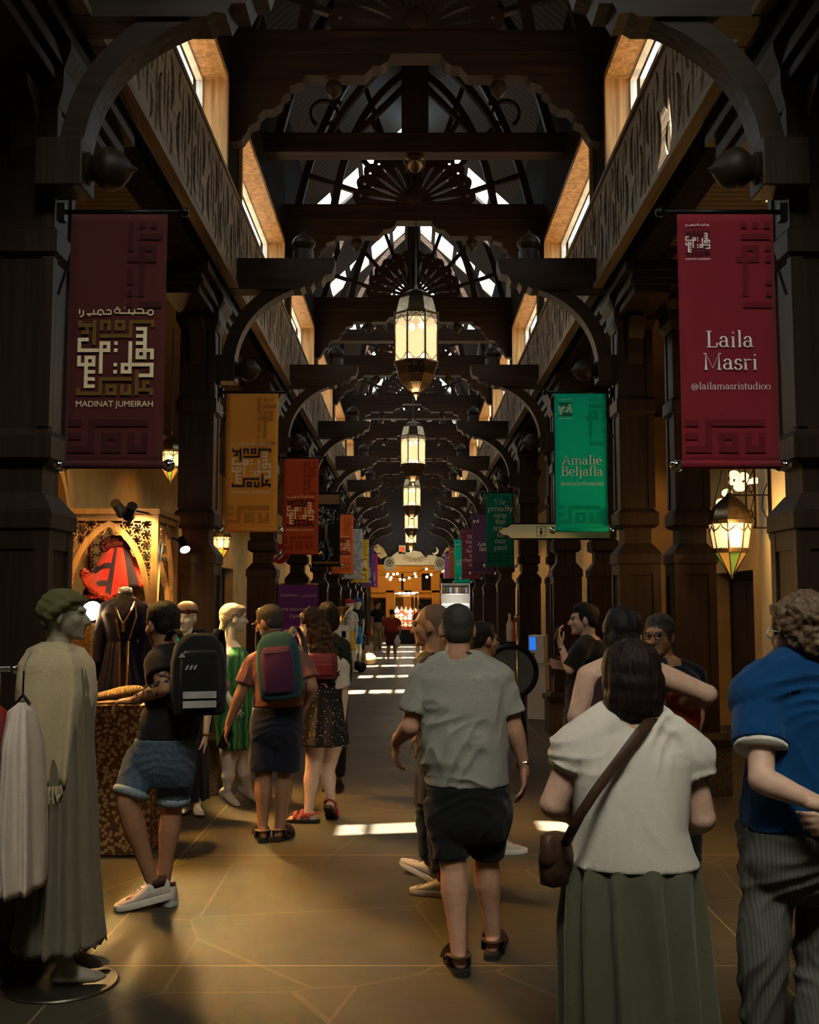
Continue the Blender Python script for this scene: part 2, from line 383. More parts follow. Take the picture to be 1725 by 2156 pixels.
struct(rf, 'ceiling', ROOF)
# ---------------------------------------------------------------- carved frieze under the windows
def leaf(p0, p1, p2, w, n=7):
    A, B, C = map(Vector, (p0, p1, p2)); Lh, Rh = [], []
    for i in range(n + 1):
        t = i / n; p = A * (1 - t) ** 2 + B * 2 * t * (1 - t) + C * t * t
        g = ((B - A) * (1 - t) + (C - B) * t).normalized(); q = Vector((-g.y, g.x)) * w / 2 * math.sin(PI * (t * .92 + .04)) ** .7
        Lh.append(tuple(p + q)); Rh.append(tuple(p - q))
    return Lh + Rh[::-1]
MOTIF = [((-.035, -.20), (-.055, .04), (-.03, .30), .060), ((.06, -.31), (.045, -.06), (.065, .20), .060), ((-.12, -.33), (-.26, -.13), (-.13, .07), .11), ((.13, .34), (.26, .15), (.14, -.05), .11),
         ((-.11, .15), (-.22, .24), (-.12, .37), .07), ((.13, -.14), (.23, -.25), (.14, -.37), .07)]
polys = [[(-2.245, -.445), (2.245, -.445), (2.245, .445), (-2.245, .445)]]
for i in range(8):
    c = -2.25 + .5625 * (i + .5)
    for a, b, e, w in MOTIF: polys.append(leaf((c + a[0], a[1]), (c + b[0], b[1]), (c + e[0], e[1]), w))
fm = MB().plate(polys, .05, M=Matrix(((0, 0, 1, 0), (1, 0, 0, 0), (0, 1, 0, 0), (0, 0, 0, 1))))
for z in (-.445, .405): fm.box(-.05, .04, -2.245, 2.245, z, z + .04)
for i in range(5): fm.box(-.035, .035, -2.237 + 1.1185 * i - .008, -2.237 + 1.1185 * i + .008, -.40, .40)
fmesh = fm.mesh('carved_frieze', MW)
for s, sd in ((-1, 'left'), (1, 'right')):
    for j in range(10):
        o = bpy.data.objects.new('carved_frieze', fmesh); COL.objects.link(o); o.location = (X0 + s * 1.725, 1 + 4.5 * j + 2.25, (ZB + ZP) / 2)
        tag(o, 'pierced scroll-carved timber frieze under the %s side windows, %s bay from the front' % (sd, ORD[j]), 'frieze', 'carved friezes under the %s windows' % sd)
# ---------------------------------------------------------------- columns
def col_parts(root, full=True, low=False):
    st = MB().box(-.27, .27, -.27, .27, 0, .44); st.build('stone_pedestal', STN, root, bevel=.01)
    MB().frust(0, 0, .44, .55, .30, .24).box(-.30, .30, -.30, .30, .44, .50).build('pedestal_cap', DW, root)
    b = MB().box(-.175, .175, -.175, .175, .55, 2.10)
    for sx in (-1, 1):
        for sy in (-1, 1): b.box(*sorted((sx * .19, sx * .12)), *sorted((sy * .19, sy * .12)), .55, 2.10)
    for z0, z1 in ((.55, .75), (1.98, 2.10)): b.box(-.188, .188, -.188, .188, z0, z1)
    b.build('base_sleeve', DW, root)
    MB().box(-.205, .205, -.205, .205, 2.08, 2.17).frust(0, 0, 2.17, 2.27, .205, .13).build('sleeve_cap', DW, root, bevel=.006)
    s = MB().box(-.125, .125, -.125, .125, 2.25, 2.50).box(-.15, .15, -.15, .15, 2.50, 4.55)
    for sx in (-1, 1):
        for sy in (-1, 1): s.box(*sorted((sx * .162, sx * .10)), *sorted((sy * .162, sy * .10)), 2.6, 4.3)
    s.build('shaft', DW, root)
    for z in (2.44, 3.50): MB().frust(0, 0, z - .03, z, .15, .185).box(-.185, .185, -.185, .185, z, z + .11).frust(0, 0, z + .11, z + .15, .185, .15).build('ring', DW, root)
    c = MB().frust(0, 0, 4.28, 4.36, .165, .20).box(-.20, .20, -.20, .20, 4.36, 4.46).frust(0, 0, 4.46, 4.54, .20, .25).box(-.25, .25, -.25, .25, 4.54, 4.66)
    for sy in (-1, 1):
        pr = [(.15, 3.95), (.19, 4.05), (.21, 4.18), (.27, 4.26), (.34, 4.30), (.36, 4.36), (.20, 4.36), (.15, 4.3)]
        c.prism([(sy * a, z) for a, z in pr], -.07, .07, plane='YZ')
    c.build('capital', DW, root)
    if full:
        b = MB()
        for k, (w, z0, z1) in enumerate(((.16, 4.40, 4.47), (.20, 4.47, 4.52), (.19, 4.52, 4.58), (.25, 4.58, 4.66))):
            b.box(-w, w, -1.02 + .05 * (3 - k) * .6, 1.02 - .05 * (3 - k) * .6, z0, z1)
        b.build('bolster', DWY, root)
cproto = None
for s, sd in ((-1, 'left'), (1, 'right')):
    for k, d in enumerate(BAY):
        nm = 'dark panelled timber column on stone pedestal, %s from the front along the %s side' % (ORD[k], sd)
        if cproto is None:
            cproto = empty('column', nm, 'column', (X0 + s * 2.05, d + .2, 0), 0, 'columns along the %s side' % sd); col_parts(cproto); c = cproto
        else:
            c = copy_tree(cproto); c.location = (X0 + s * 2.05, d + (.2 if k == 0 else 0), 0); c['label'] = nm; c['group'] = 'columns along the %s side' % sd
o2 = None
for k in (1, 2, 3, 4):
    nm = 'dark timber column standing close outside the %s column of the right side' % ORD[k]
    if o2 is None: o2 = empty('column', nm, 'column', (X0 + 2.56, BAY[k], 0), 0, 'outer columns on the right'); col_parts(o2, False)
    else: c = copy_tree(o2); c.location = (X0 + 2.56, BAY[k], 0); c['label'] = nm
# ---------------------------------------------------------------- bracket beams with arch brace, acorn boss and onion finial
ACORN = [(.001, -.02), (.075, 0), (.085, .02), (.06, .035), (.075, .05), (.105, .09), (.11, .13), (.09, .18), (.045, .22), (.02, .235), (.004, .26)]
ONION = [(.001, 0), (.10, 0), (.10, .10), (.085, .11), (.075, .12), (.095, .135), (.115, .165), (.11, .20), (.085, .235), (.045, .265), (.018, .28), (.004, .305)]
def bracket(root, s):
    P = [(x, z - .05) for x, z in [(1.95, 4.73), (1.10, 4.73), (1.06, 4.755), (1.0, 4.745), (.97, 4.80), (.90, 4.80), (.87, 4.86), (.80, 4.88), (.775, 4.96), (.775, 5.03), (1.95, 5.03)]]
    MB().prism([(s * a, z) for a, z in P], -.11, .11).build('beam', DWX, root)
    MB().band([(s * ((1-t)**2*1.78+2*t*(1-t)*1.73+t*t*1.10), (1-t)**2*3.98+2*t*(1-t)*4.57+t*t*4.77) for t in [i / 14 for i in range(15)]], .12, -.085, .085).build('arch_brace', DWX, root)
    b = MB().box(*sorted((s * 1.95, s * 1.71)), -.11, .11, 3.80, 4.05).build('boss_block', DW, root, bevel=.008)
    MB().lathe(ACORN, (s * 1.72, 0, 3.925), 14, M=Matrix.Rotation(-s * PI / 2, 3, 'Y')).build('acorn_boss', DW, root, auto=40)
    MB().lathe(ONION, (s * 1.08, 0, 4.98), 16).build('onion_finial', DW, root, auto=40)
for s, sd in ((-1, 'left'), (1, 'right')):
    bp_ = None
    for k, d in enumerate(BAY):
        nm = 'short carved bracket beam with arched brace and onion finial, on the %s left column' % ORD[k] if s < 0 else 'short carved bracket beam with arched brace and onion finial, on the %s right column' % ORD[k]
        if bp_ is None: bp_ = empty('bracket_beam', nm, 'bracket', (X0, d, 0), 0, 'bracket beams on the %s side' % sd); bracket(bp_, s)
        else: c = copy_tree(bp_); c.location = (X0, d, 0); c['label'] = nm
# ---------------------------------------------------------------- roof trusses
TZ0, TZ1 = 7.0, 7.24
def pointed(xf, z0, za, n=10, bulge=.25):
    A = Vector((xf, z0)); C = Vector((0, za)); B = (A + C) / 2 + Vector((xf * bulge * 1.2, (za - z0) * bulge))
    return [tuple(A * (1 - t) ** 2 + B * 2 * t * (1 - t) + C * t * t) for t in [i / n for i in range(n + 1)]]
def truss_a(root):
    MB().box(-1.80, 1.80, -.12, .12, TZ0, TZ1).build('tie_beam', DWX, root, bevel=.008)
    MB().box(-.10, .10, -.09, .09, TZ1, 10.3).build('king_post', DW, root)
    for s in (-1, 1):
        U = [(x, z - .07) for x, z in [(1.78, 6.86), (.50, 6.86), (.46, 6.90), (.42, 6.95), (.34, 6.96), (.28, 7.0), (.24, 7.07), (1.78, 7.07)]]
        Lw = [(x, z - .07) for x, z in [(1.78, 6.86), (1.08, 6.86), (1.10, 6.80), (1.17, 6.78), (1.22, 6.76), (1.23, 6.70), (1.29, 6.66), (1.31, 6.58), (1.38, 6.53), (1.47, 6.52), (1.52, 6.47), (1.53, 6.40), (1.60, 6.37), (1.63, 6.30), (1.68, 6.22), (1.78, 6.20)]]
        c = MB().prism([(s * a, z) for a, z in U], -.10, .10).build('corbel', DWX, root)
        MB().prism([(s * a, z) for a, z in Lw], -.085, .085).build('corbel_scroll', DWX, c)
        MB().lathe([(.001, 6.90), (.07, 6.87), (.055, 6.84), (.075, 6.82), (.085, 6.78), (.075, 6.735), (.045, 6.70), (.015, 6.685), (.003, 6.655)], (s * .80, 0, -.07), 14).build('pendant', DW, root, auto=40)
        MB().band([(s * a, z) for a, z in pointed(1.12, TZ1, 9.25)], .10, -.05, .05).build('arch_rib', DWX, root)
        MB().band([(s * a, z) for a, z in pointed(1.62, TZ1, 10.1, bulge=.2)], .10, -.05, .05).build('arch_rib', DWX, root)
        q = MB()
        for a in (14, 40, 64): q.band([(s * .62 * math.cos(R(a)), TZ1 + .62 * math.sin(R(a))), (s * 1.55 * math.cos(R(a)), TZ1 + 1.9 * math.sin(R(a)))], .06, -.04, .04)
        q.build('strut', DWX, root)
    out = []
    for i in range(12):                          # scalloped half-round edge
        a0 = 180 - 15 * i
        for t in range(6):
            a = a0 - 15 * t / 6; r = .80 + .06 * math.sin(PI * t / 6); out.append((r * math.cos(R(a)), r * math.sin(R(a))))
    out.append((.80, 0)); holes = []
    for i in range(13):
        a = 8 + i * 164 / 12; u = Vector((math.cos(R(a)), math.sin(R(a)))); m = u * .45
        holes.append(leaf(tuple(u * .24), tuple(m), tuple(u * .66), .045)); c = u * .745
        holes.append([(c.x + .022 * math.cos(2 * PI * k / 8), c.y + .022 * math.sin(2 * PI * k / 8)) for k in range(8)])
    T = Matrix(((1, 0, 0, 0), (0, 0, 1, -.13), (0, 1, 0, TZ1), (0, 0, 0, 1)))
    f = MB().plate([out] + holes, .04, M=T); f.ell((0, -.15, TZ1 + .10), (.12, .03, .12)).build('fan_panel', DWX, root)
def truss_b(root):
    MB().box(-1.80, 1.80, -.12, .12, TZ0, TZ1).build('tie_beam', DWX, root, bevel=.008)
    MB().box(-.16, .16, -.09, .09, TZ1, 10.2).build('king_post', DW, root)
    MB().lathe([(.001, TZ0), (.10, TZ0), (.11, TZ0 - .03), (.07, TZ0 - .05), (.11, TZ0 - .09), (.10, TZ0 - .14), (.05, TZ0 - .18), (.01, TZ0 - .21)], (0, 0, 0), 14).build('boss', BRS, root, auto=40)
    for s in (-1, 1):
        MB().band([(s * a, z) for a, z in pointed(1.02, TZ1, 8.42, bulge=.12)], .07, -.05, .05).build('arch_rib', DWX, root)
        MB().band([(s * a, z) for a, z in pointed(1.62, TZ1, 9.9, bulge=.2)], .10, -.05, .05).build('arch_rib', DWX, root)
        q = MB().band([(s * .72, TZ1), (s * .14, TZ1 + .60)], .06, -.04, .04).band([(s * .40, TZ1), (s * .52, TZ1 + .20)], .05, -.04, .04)
        q.build('strut', DWX, root)
        cu = MB()
        for i in range(3):
            cx, cz = 1.08 - .28 * i, TZ1 + .28 + .26 * i
            cu.band([(s * (cx + .16 * math.cos(R(a))), cz + .16 * math.sin(R(a))) for a in range(-60, 200, 20)], .035, -.03, .03)
        cu.build('cusp', DWX, root)
ta = tb = None
for k, d in enumerate(BAY):
    nm = 'roof truss with fan panel, scalloped corbels and pendants, spanning the %s pair of columns' % ORD[k]
    if ta is None: ta = empty('roof_truss', nm, 'truss', (X0, d, 0), 0, 'roof trusses'); truss_a(ta)
    else: c = copy_tree(ta); c.location = (X0, d, 0); c['label'] = nm
    if k % 2 == 0: continue
    nm = 'plain-beamed roof truss with round boss, carrying the %s lantern cable' % ORD[k // 2]
    if tb is None: tb = empty('roof_truss', nm, 'truss', (X0, d + 2.25, 0), 0, 'roof trusses'); truss_b(tb)
    else: c = copy_tree(tb); c.location = (X0, d + 2.25, 0); c['label'] = nm
# ================================================================ LETTERING (pen-drawn roman) AND THE SQUARE EMBLEM
def _g(adv, *st): return adv, st
def ser(x, y, w=.075): return [(x - w, y), (x + w, y)]
XH = .45
GL = {
 'L': _g(.56, [(.14, .68), (.14, 0)], ser(.14, .68, .11), [(.03, 0), (.46, 0), (.49, .17)]),
 'M': _g(.86, [(.14, 0), (.14, .68), (.43, .06), (.70, .68), (.70, 0)], ser(.14, 0), ser(.70, 0, .1), ser(.11, .68, .06), ser(.74, .68, .06)),
 'A': _g(.70, [(.08, 0), (.34, .69), (.60, 0)], [(.17, .24), (.50, .24)], ser(.08, 0), ser(.60, 0)),
 'B': _g(.60, [(.14, .68), (.14, 0)], [(.04, .68)] + arc(.30, .52, .17, .16, 90, -90) + [(.14, .36)], [(.14, .36)] + arc(.32, .18, .19, .18, 90, -90) + [(.04, 0)]),
 'W': _g(.98, [(.06, .68), (.27, .02), (.48, .68), (.69, .02), (.90, .68)], ser(.06, .68), ser(.90, .68), ser(.48, .68, .05)),
 'T': _g(.64, [(.31, .68), (.31, 0)], [(.04, .52), (.06, .68), (.56, .68), (.58, .52)], ser(.31, 0, .1)),
 'S': _g(.52, [(.42, .52)] + arc(.25, .51, .16, .165, 40, 250, 14) + arc(.24, .18, .19, .17, 75, -150, 16) + [(.05, .18)]),
 'a': _g(.47, [(.07, .34)] + arc(.20, .31, .13, .14, 150, 10) + [(.33, .08), (.37, .01), (.43, .03)], [(.33, .27)] + arc(.19, .13, .14, .125, 70, 330, 14)),
 'b': _g(.52, [(.10, .72), (.10, .02)], arc(.25, .22, .19, .22, 150, -150, 18), ser(.06, .71, .04)),
 'd': _g(.52, [(.39, .72), (.39, 0)], arc(.23, .22, .19, .22, 30, 330, 18), ser(.35, .71, .04), ser(.43, 0, .04)),
 'e': _g(.46, [(.05, .24), (.40, .24)] + arc(.22, .22, .18, .22, 5, 310, 18)),
 'f': _g(.32, arc(.26, .59, .11, .12, 40, 180, 8) + [(.15, 0)], [(.04, XH), (.29, XH)], ser(.15, 0)),
 'g': _g(.48, arc(.21, .29, .14, .15, 0, 360, 16), [(.33, .40), (.44, .43)], [(.12, .16), (.10, .07), (.34, .02)] + arc(.21, -.10, .17, .11, 40, -220, 14)),
 'h': _g(.56, [(.12, .72), (.12, 0)], arc(.27, .28, .15, .16, 165, 0, 8) + [(.42, 0)], ser(.12, 0), ser(.42, 0), ser(.08, .71, .04)),
 'i': _g(.28, [(.14, XH), (.14, 0)], ser(.14, 0), ser(.10, .44, .04), [(.105, .62), (.175, .62)], [(.105, .60), (.175, .60)], [(.105, .64), (.175, .64)]),
 'j': _g(.28, [(.15, XH), (.15, -.10)] + arc(.05, -.10, .10, .10, 0, -120, 8), ser(.11, .44, .04), [(.115, .62), (.185, .62)], [(.115, .60), (.185, .60)]),
 'l': _g(.28, [(.14, .72), (.14, 0)], ser(.14, 0), ser(.10, .71, .04)),
 'm': _g(.84, [(.12, XH), (.12, 0)], arc(.26, .28, .14, .16, 165, 0, 8) + [(.40, 0)], arc(.55, .28, .15, .16, 165, 0, 8) + [(.70, 0)], ser(.12, 0), ser(.40, 0), ser(.70, 0), ser(.08, .44, .04)),
 'n': _g(.56, [(.12, XH), (.12, 0)], arc(.27, .28, .15, .16, 165, 0, 8) + [(.42, 0)], ser(.12, 0), ser(.42, 0), ser(.08, .44, .04)),
 'o': _g(.50, arc(.24, .22, .20, .225, 0, 360, 22)),
 'p': _g(.54, [(.11, XH), (.11, -.22)], arc(.27, .22, .19, .22, 150, -150, 18), ser(.11, -.22), ser(.07, .44, .04)),
 'r': _g(.38, [(.12, XH), (.12, 0)], arc(.28, .26, .16, .17, 165, 60, 8), ser(.12, 0, .085), ser(.08, .44, .04)),
 's': _g(.38, [(.31, .35)] + arc(.19, .33, .115, .115, 35, 250, 12) + arc(.18, .115, .135, .115, 75, -150, 14) + [(.04, .12)]),
 't': _g(.33, [(.15, .60), (.15, .08)] + arc(.23, .09, .08, .09, 180, 300, 7), [(.04, XH), (.29, XH)]),
 'u': _g(.56, [(.12, XH), (.12, .16)] + arc(.26, .15, .14, .15, 180, 340, 8), [(.41, XH), (.41, 0)], ser(.08, .44, .04), ser(.37, .44, .04), ser(.45, 0, .04)),
 'y': _g(.50, [(.06, XH), (.25, .02)], [(.44, XH), (.22, -.10), (.12, -.22), (.05, -.19)], ser(.06, XH), ser(.44, XH)),
 '@': _g(.78, arc(.36, .22, .12, .13, 0, 360, 14), [(.48, .35), (.48, .12)] + arc(.56, .14, .08, .06, 200, 340, 5) + arc(.37, .22, .31, .32, 0, 310, 22)),
 'k': _g(.54, [(.12, .72), (.12, 0)], [(.14, .2), (.40, .45)], [(.22, .28), (.44, 0)], ser(.12, 0), ser(.42, .45), ser(.44, 0)),
 ' ': _g(.28),
}
def ribbon(mb, pts, thick, thin, T, mi=0):
    P = [Vector(p) for p in pts]; L, Rr = [], []
    for i, p in enumerate(P):
        t = P[min(i + 1, len(P) - 1)] - P[max(i - 1, 0)]
        t = t.normalized() if t.length else Vector((1, 0)); w = thin + (thick - thin) * abs(t.y) ** 1.5
        q = Vector((-t.y, t.x)) * w / 2; L.append(T(p + q)); Rr.append(T(p - q))
    n = len(P)
    mb.add(L + Rr, [(i, i + 1, n + i + 1, n + i) for i in range(n - 1)], mi)
def width(s): return sum(GL[c][0] for c in s)
def write(mb, s, cx, cz, size, y, mi=0, bold=1.0, maxw=None, left=False):
    """roman lettering centred on cx, baseline cz, on a plane facing -Y at depth y"""
    if maxw and width(s) * size > maxw: size = maxw / width(s)
    x = cx if left else cx - width(s) * size / 2
    for c in s:
        adv, st = GL[c]
        for k in st: ribbon(mb, k, .092 * bold, .036 * bold, lambda p: (x + p.x * size, y, cz + p.y * size), mi)
        x += adv * size
def sans(mb, s, cx, cz, size, y, mi=0, maxw=None, sp=1.0):
    """plain capitals / small print from the built-in face, turned to a mesh"""
    cu = bpy.data.curves.new('tmp', 'FONT'); cu.body = s; cu.align_x = 'CENTER'; cu.size = size; cu.space_character = sp
    o = bpy.data.objects.new('tmp', cu); COL.objects.link(o)
    dg = bpy.context.evaluated_depsgraph_get(); me = o.evaluated_get(dg).to_mesh()
    xs = [v.co.x for v in me.vertices] or [0]; k = 1
    if maxw and max(xs) - min(xs) > 0: k = min(1.35, maxw / (max(xs) - min(xs)))
    mb.add([(cx + v.co.x * k, y, cz + v.co.y * min(k, 1.1)) for v in me.vertices], [tuple(f.vertices) for f in me.polygons], mi)
    o.evaluated_get(dg).to_mesh_clear(); bpy.data.objects.remove(o); bpy.data.curves.remove(cu)
def _cells(spec):
    out = set()
    for r0, r1, c0, c1 in spec:
        for r in range(r0, r1 + 1):
            for c in range(c0, c1 + 1): out.add((r, c))
    return out
def ring3(r, c): return [(r, r, c, c + 2), (r + 2, r + 2, c, c + 2), (r, r + 2, c, c), (r, r + 2, c + 2, c + 2)]
DARK = _cells([(0, 1, 0, 0), (1, 1, 0, 3), (0, 6, 4, 4), (2, 2, 2, 2), (3, 3, 1, 2), (0, 0, 6, 8), (1, 2, 6, 6), (1, 2, 8, 8)] + ring3(0, 10) +
              [(0, 4, 14, 14), (0, 0, 14, 20), (1, 1, 20, 20), (4, 4, 6, 14), (19, 20, 0, 0), (20, 20, 0, 6), (16, 20, 6, 6), (16, 16, 6, 14)] + ring3(18, 8) +
              [(18, 20, 12, 12), (20, 20, 12, 14), (18, 20, 14, 14), (14, 20, 16, 16), (19, 19, 16, 20), (20, 20, 20, 20), (17, 17, 18, 19), (18, 18, 18, 18)])
LITE = _cells([(2, 2, 16, 18), (2, 10, 18, 18), (4, 4, 16, 18), (6, 6, 16, 18), (8, 8, 16, 20), (8, 10, 20, 20)] + ring3(8, 16) +
              [(6, 14, 14, 14)] + ring3(12, 12) + [(12, 12, 14, 20), (12, 15, 20, 20), (15, 15, 17, 20), (5, 5, 0, 2), (5, 8, 0, 0), (8, 8, 0, 6)] + ring3(6, 6) +
              [(6, 14, 6, 6), (10, 12, 0, 0), (12, 12, 0, 2)] + ring3(10, 2) + [(12, 18, 2, 2), (14, 14, 2, 4), (16, 16, 2, 4), (18, 18, 2, 4),
              (6, 6, 10, 10), (8, 8, 10, 10), (12, 12, 10, 10), (14, 14, 10, 10)])
def emblem(mb, cx, cz, size, y, dark=0, lite=1, only=None, clip=None):
    k = size / 21
    for cells, mi in ((DARK, dark), (LITE, lite)):
        if only is not None and mi not in only: continue
        for r, c in cells:
            x0 = cx - size / 2 + c * k; z1 = cz + size / 2 - r * k
            if clip and (x0 < clip[0] or x0 + k > clip[1] or z1 > clip[3] or z1 - k < clip[2]): continue
            mb.add([(x0, y, z1 - k), (x0 + k, y, z1 - k), (x0 + k, y, z1), (x0, y, z1)], [(0, 1, 2, 3)], mi)
def arabic_line(mb, cx, cz, w, y, mi):
    """the drawn-out two-word line over the emblem, right to left: round heads, a long base line, upright teeth and dots"""
    k = w / 10.0; th = .17
    def S(pts): ribbon(mb, pts, th, th, lambda p: (cx + (p.x - 5) * k, y, cz + p.y * k), mi)
    for c in (9.55, 2.85): S(arc(c, .1, .36, .36, 0, 360, 14))
    S([(9.2, 0), (5.15, 0)]); S([(8.55, 0), (8.55, .45), (8.4, .58), (7.75, .58)]); S([(7.4, 0), (7.4, .55)]); S([(6.65, 0), (6.65, .55)])
    S(arc(5.05, .28, .33, .28, 0, 360, 12)); S([(5.42, .6), (5.42, 0)])
    S([(4.3, -.12), (1.0, -.12)]); S([(4.25, -.12), (4.25, .3), (4.1, .42), (3.65, .42)]); S([(1.95, -.12), (1.95, .45)])
    S([(.55, .4), (.55, -.25), (.4, -.45), (.1, -.45)]); S([(.05, .55), (.05, -.1)])
    for a, b in ((4.95, .78), (5.15, .78), (6.0, .75), (7.0, -.2), (7.2, -.2), (3.9, -.2), (1.2, -.35), (1.4, -.35)): S([(a, b), (a + .12, b)])
# ================================================================ HANGING BANNERS
BZ0, BZ1 = 2.40, 3.69; BW = .49
PALE = cloth('print_cream', (.85, .68, .42)); PALEW = cloth('print_white', (.85, .82, .74)); INK = cloth('print_dark', (.025, .012, .012))
def sheet(w, h, amp, seed, nx=10, nz=26, th=.003):
    """hanging cloth, top edge at z=h, slightly rippled"""
    mb = MB(); v = []
    for side in (0, 1):
        for j in range(nz + 1):
            for i in range(nx + 1):
                u, t = i / nx, j / nz
                a = amp * math.sin(PI * t) * (.5 + .5 * t)
                y = a * noise.noise(Vector((u * 2.2 + seed, t * 3.0, seed))) + side * th
                v.append(((u - .5) * w, y, h * (1 - t)))
    N = (nx + 1) * (nz + 1); f = []
    for s in (0, 1):
        for j in range(nz):
            for i in range(nx):
                a = s * N + j * (nx + 1) + i; q = (a, a + 1, a + nx + 2, a + nx + 1); f.append(q if s else q[::-1])
    for j in range(nz):
        for i in (0, nx):
            a = j * (nx + 1) + i; f.append((a, a + nx + 1, a + nx + 1 + N, a + N))
    for i in range(nx):
        for j in (0, nz):
            a = j * (nx + 1) + i; f.append((a, a + 1, a + 1 + N, a + N))
    return mb.add(v, f)
def banner(side, k, col, label, art, seed=0):
    d = BAY[k] - .06 if k else 5.3; s = -1 if side == 'left' else 1
    cx = X0 + s * 1.545
    r = empty('hanging_banner', label, 'banner', (cx, d, 0), 0, 'hanging banners on the %s' % side)
    c = tuple(col); cm = cloth('banner_cloth_%s_%d' % (side, k), c, .08, .8, .2, 320)
    o = sheet(BW, BZ1 - BZ0, .008, seed + k * 3.1).build('banner_cloth', cm, r, smooth=True); o.location.z = BZ0
    tone = cloth('banner_tone_%s_%d' % (side, k), tuple(x * .62 for x in c), .08, .8, .2, 320)
    MB().tube([(-BW / 2 - .0, .004, BZ0), (BW / 2, .004, BZ0)], .022, 10).build('bottom_sleeve', cm, r, smooth=True)
    for q in (-1, 1):
        MB().ell((q * (BW / 2 + .03), .004, BZ0 - .005), .033, n=16, m=12).tube([(q * (BW / 2 - .01), .004, BZ0), (q * (BW / 2 + .03), .004, BZ0)], .012).build('end_ball', CHR, r, smooth=True)
    xi, xo = -s * (BW / 2 + .085), s * (BW / 2 + .06)
    rod = MB().tube([(xi, .006, BZ1 + .01), (xo, .006, BZ1 + .01)], .014).ell((xi, .006, BZ1 + .01), .026)
    rod.build('top_rod', BLK, r, smooth=True)
    if k < 5: MB().box(*sorted((xo - s * .03, xo + s * .01)), -.02, .03, BZ1 - .04, BZ1 + .05).tube([(xo, .01, BZ1 - .42), (s * (BW / 2 - .06), .01, BZ1 - .0)], .008).build('rod_bracket', BLK, r)
    hw = BW / 2 - .012; y = -.010
    if art != 'plain' and art != 'picture' and art != 'floral':   # tone-on-tone emblem fragments in the cloth
        t = MB(); emblem(t, .24 if side == 'left' else .21, BZ1 - .30, .62, y + .002, 0, 0, only=None, clip=(.02, hw, BZ1 - .52, BZ1 - .03))
        emblem(t, .02, BZ0 + .41, .70, y + .002, 0, 0, clip=(-hw, hw, BZ0 + .05, BZ0 + .27))
        t.build('tonal_pattern', tone, r)
    return r, y
def logo_banner(side, k, col, label, dark, lite, zc=.44, size=.365, **kw):
    r, y = banner(side, k, col, label, 'logo')
    z = BZ0 + (BZ1 - BZ0) * zc
    e = MB(); emblem(e, 0, z, size, y); arabic_line(e, 0, z + size / 2 + .035, size * .98, y, 1)
    sans(e, 'MADINAT JUMEIRAH', 0, z - size / 2 - .058, .05, y, 1, maxw=size)
    e.build('emblem', [dark, lite], r); return r
GOLDD = cloth('print_olive', (.16, .085, .018))
logo_banner('left', 0, (.085, .018, .017), 'dark maroon hanging banner with large cream square emblem, nearest on the left', GOLDD, PALE, .42, .385)
logo_banner('left', 1, (.80, .33, .045), 'bright orange hanging banner with black and cream square emblem', INK, PALE, .45)
logo_banner('left', 2, (.36, .060, .022), 'rust red hanging banner with dark emblem, directly behind the orange one', INK, PALE, .42)
logo_banner('left', 4, (.72, .15, .035), 'vermilion orange hanging banner with emblem, beyond the black picture banner', INK, PALE, .45)
logo_banner('left', 6, (.72, .47, .04), 'yellow hanging banner with emblem, far along the left side', INK, PALEW, .40)
logo_banner('left', 7, (.13, .10, .30), 'violet blue hanging banner with pale emblem, far along the left side', PALEW, PALEW, .30, .3)
logo_banner('left', 8, (.50, .05, .22), 'magenta hanging banner with pale emblem, farthest on the left', PALEW, PALEW, .30, .3)
r, y = banner('left', 3, (.022, .020, .020), 'black hanging banner printed with pale blossoms and a standing shape', 'picture')
pb = cloth('print_pale_blue', (.30, .33, .36)); po = cloth('print_tan', (.36, .20, .09)); e = MB(); rnd = random.Random(5)
for i in range(90):
    a = rnd.uniform(0, 2 * PI); q = rnd.uniform(.06, .23) ; cx, cz = q * math.cos(a) * .95, BZ0 + .86 + q * .8 * math.sin(a); w = rnd.uniform(.008, .022)
    e.add([(cx + w * math.cos(t * PI / 3), y, cz + w * math.sin(t * PI / 3)) for t in range(6)], [(0, 1, 2, 3, 4, 5)], rnd.choice((0, 0, 2)))
for i in range(40):
    a = rnd.uniform(0, PI); q = rnd.uniform(0, .1); cx, cz = q * math.cos(a) * 1.2, BZ0 + .12 + rnd.uniform(0, .30); w = .02
    e.add([(cx - w, y, cz - .05), (cx + w, y, cz - .05), (cx + w * .4, y, cz + .05), (cx - w * .4, y, cz + .05)], [(0, 1, 2, 3)], 0)
for z0, z1 in ((BZ1 - .20, BZ1 - .03), (BZ0 + .03, BZ0 + .07)): e.add([(-.23, y, z0), (.23, y, z0), (.23, y, z1), (-.23, y, z1)], [(0, 1, 2, 3)], 1)
e.add([(-.02, y + .001, BZ0 + .4), (.02, y + .001, BZ0 + .4), (.03, y + .001, BZ0 + .75), (-.03, y + .001, BZ0 + .75)], [(0, 1, 2, 3)], 1)
e.build('printed_picture', [pb, po, PALE], r)
r, y = banner('left', 5, (.55, .55, .50), 'white hanging banner with scattered blue and red floral marks', 'floral')
e = MB(); fb = cloth('print_blue', (.08, .16, .30)); fr_ = cloth('print_red', (.40, .10, .10))
for i in range(70):
    cx, cz = rnd.uniform(-.22, .22), rnd.uniform(BZ0 + .03, BZ1 - .03); ribbon(e, [(cx, cz), (cx + rnd.uniform(-.05, .05), cz + .04), (cx + rnd.uniform(-.06, .06), cz + .08)], .014, .008, lambda p: (max(-.24, min(.24, p.x)), y, min(BZ1, p.y)), rnd.choice((0, 0, 1)))
e.build('floral_print', [fb, fr_], r)
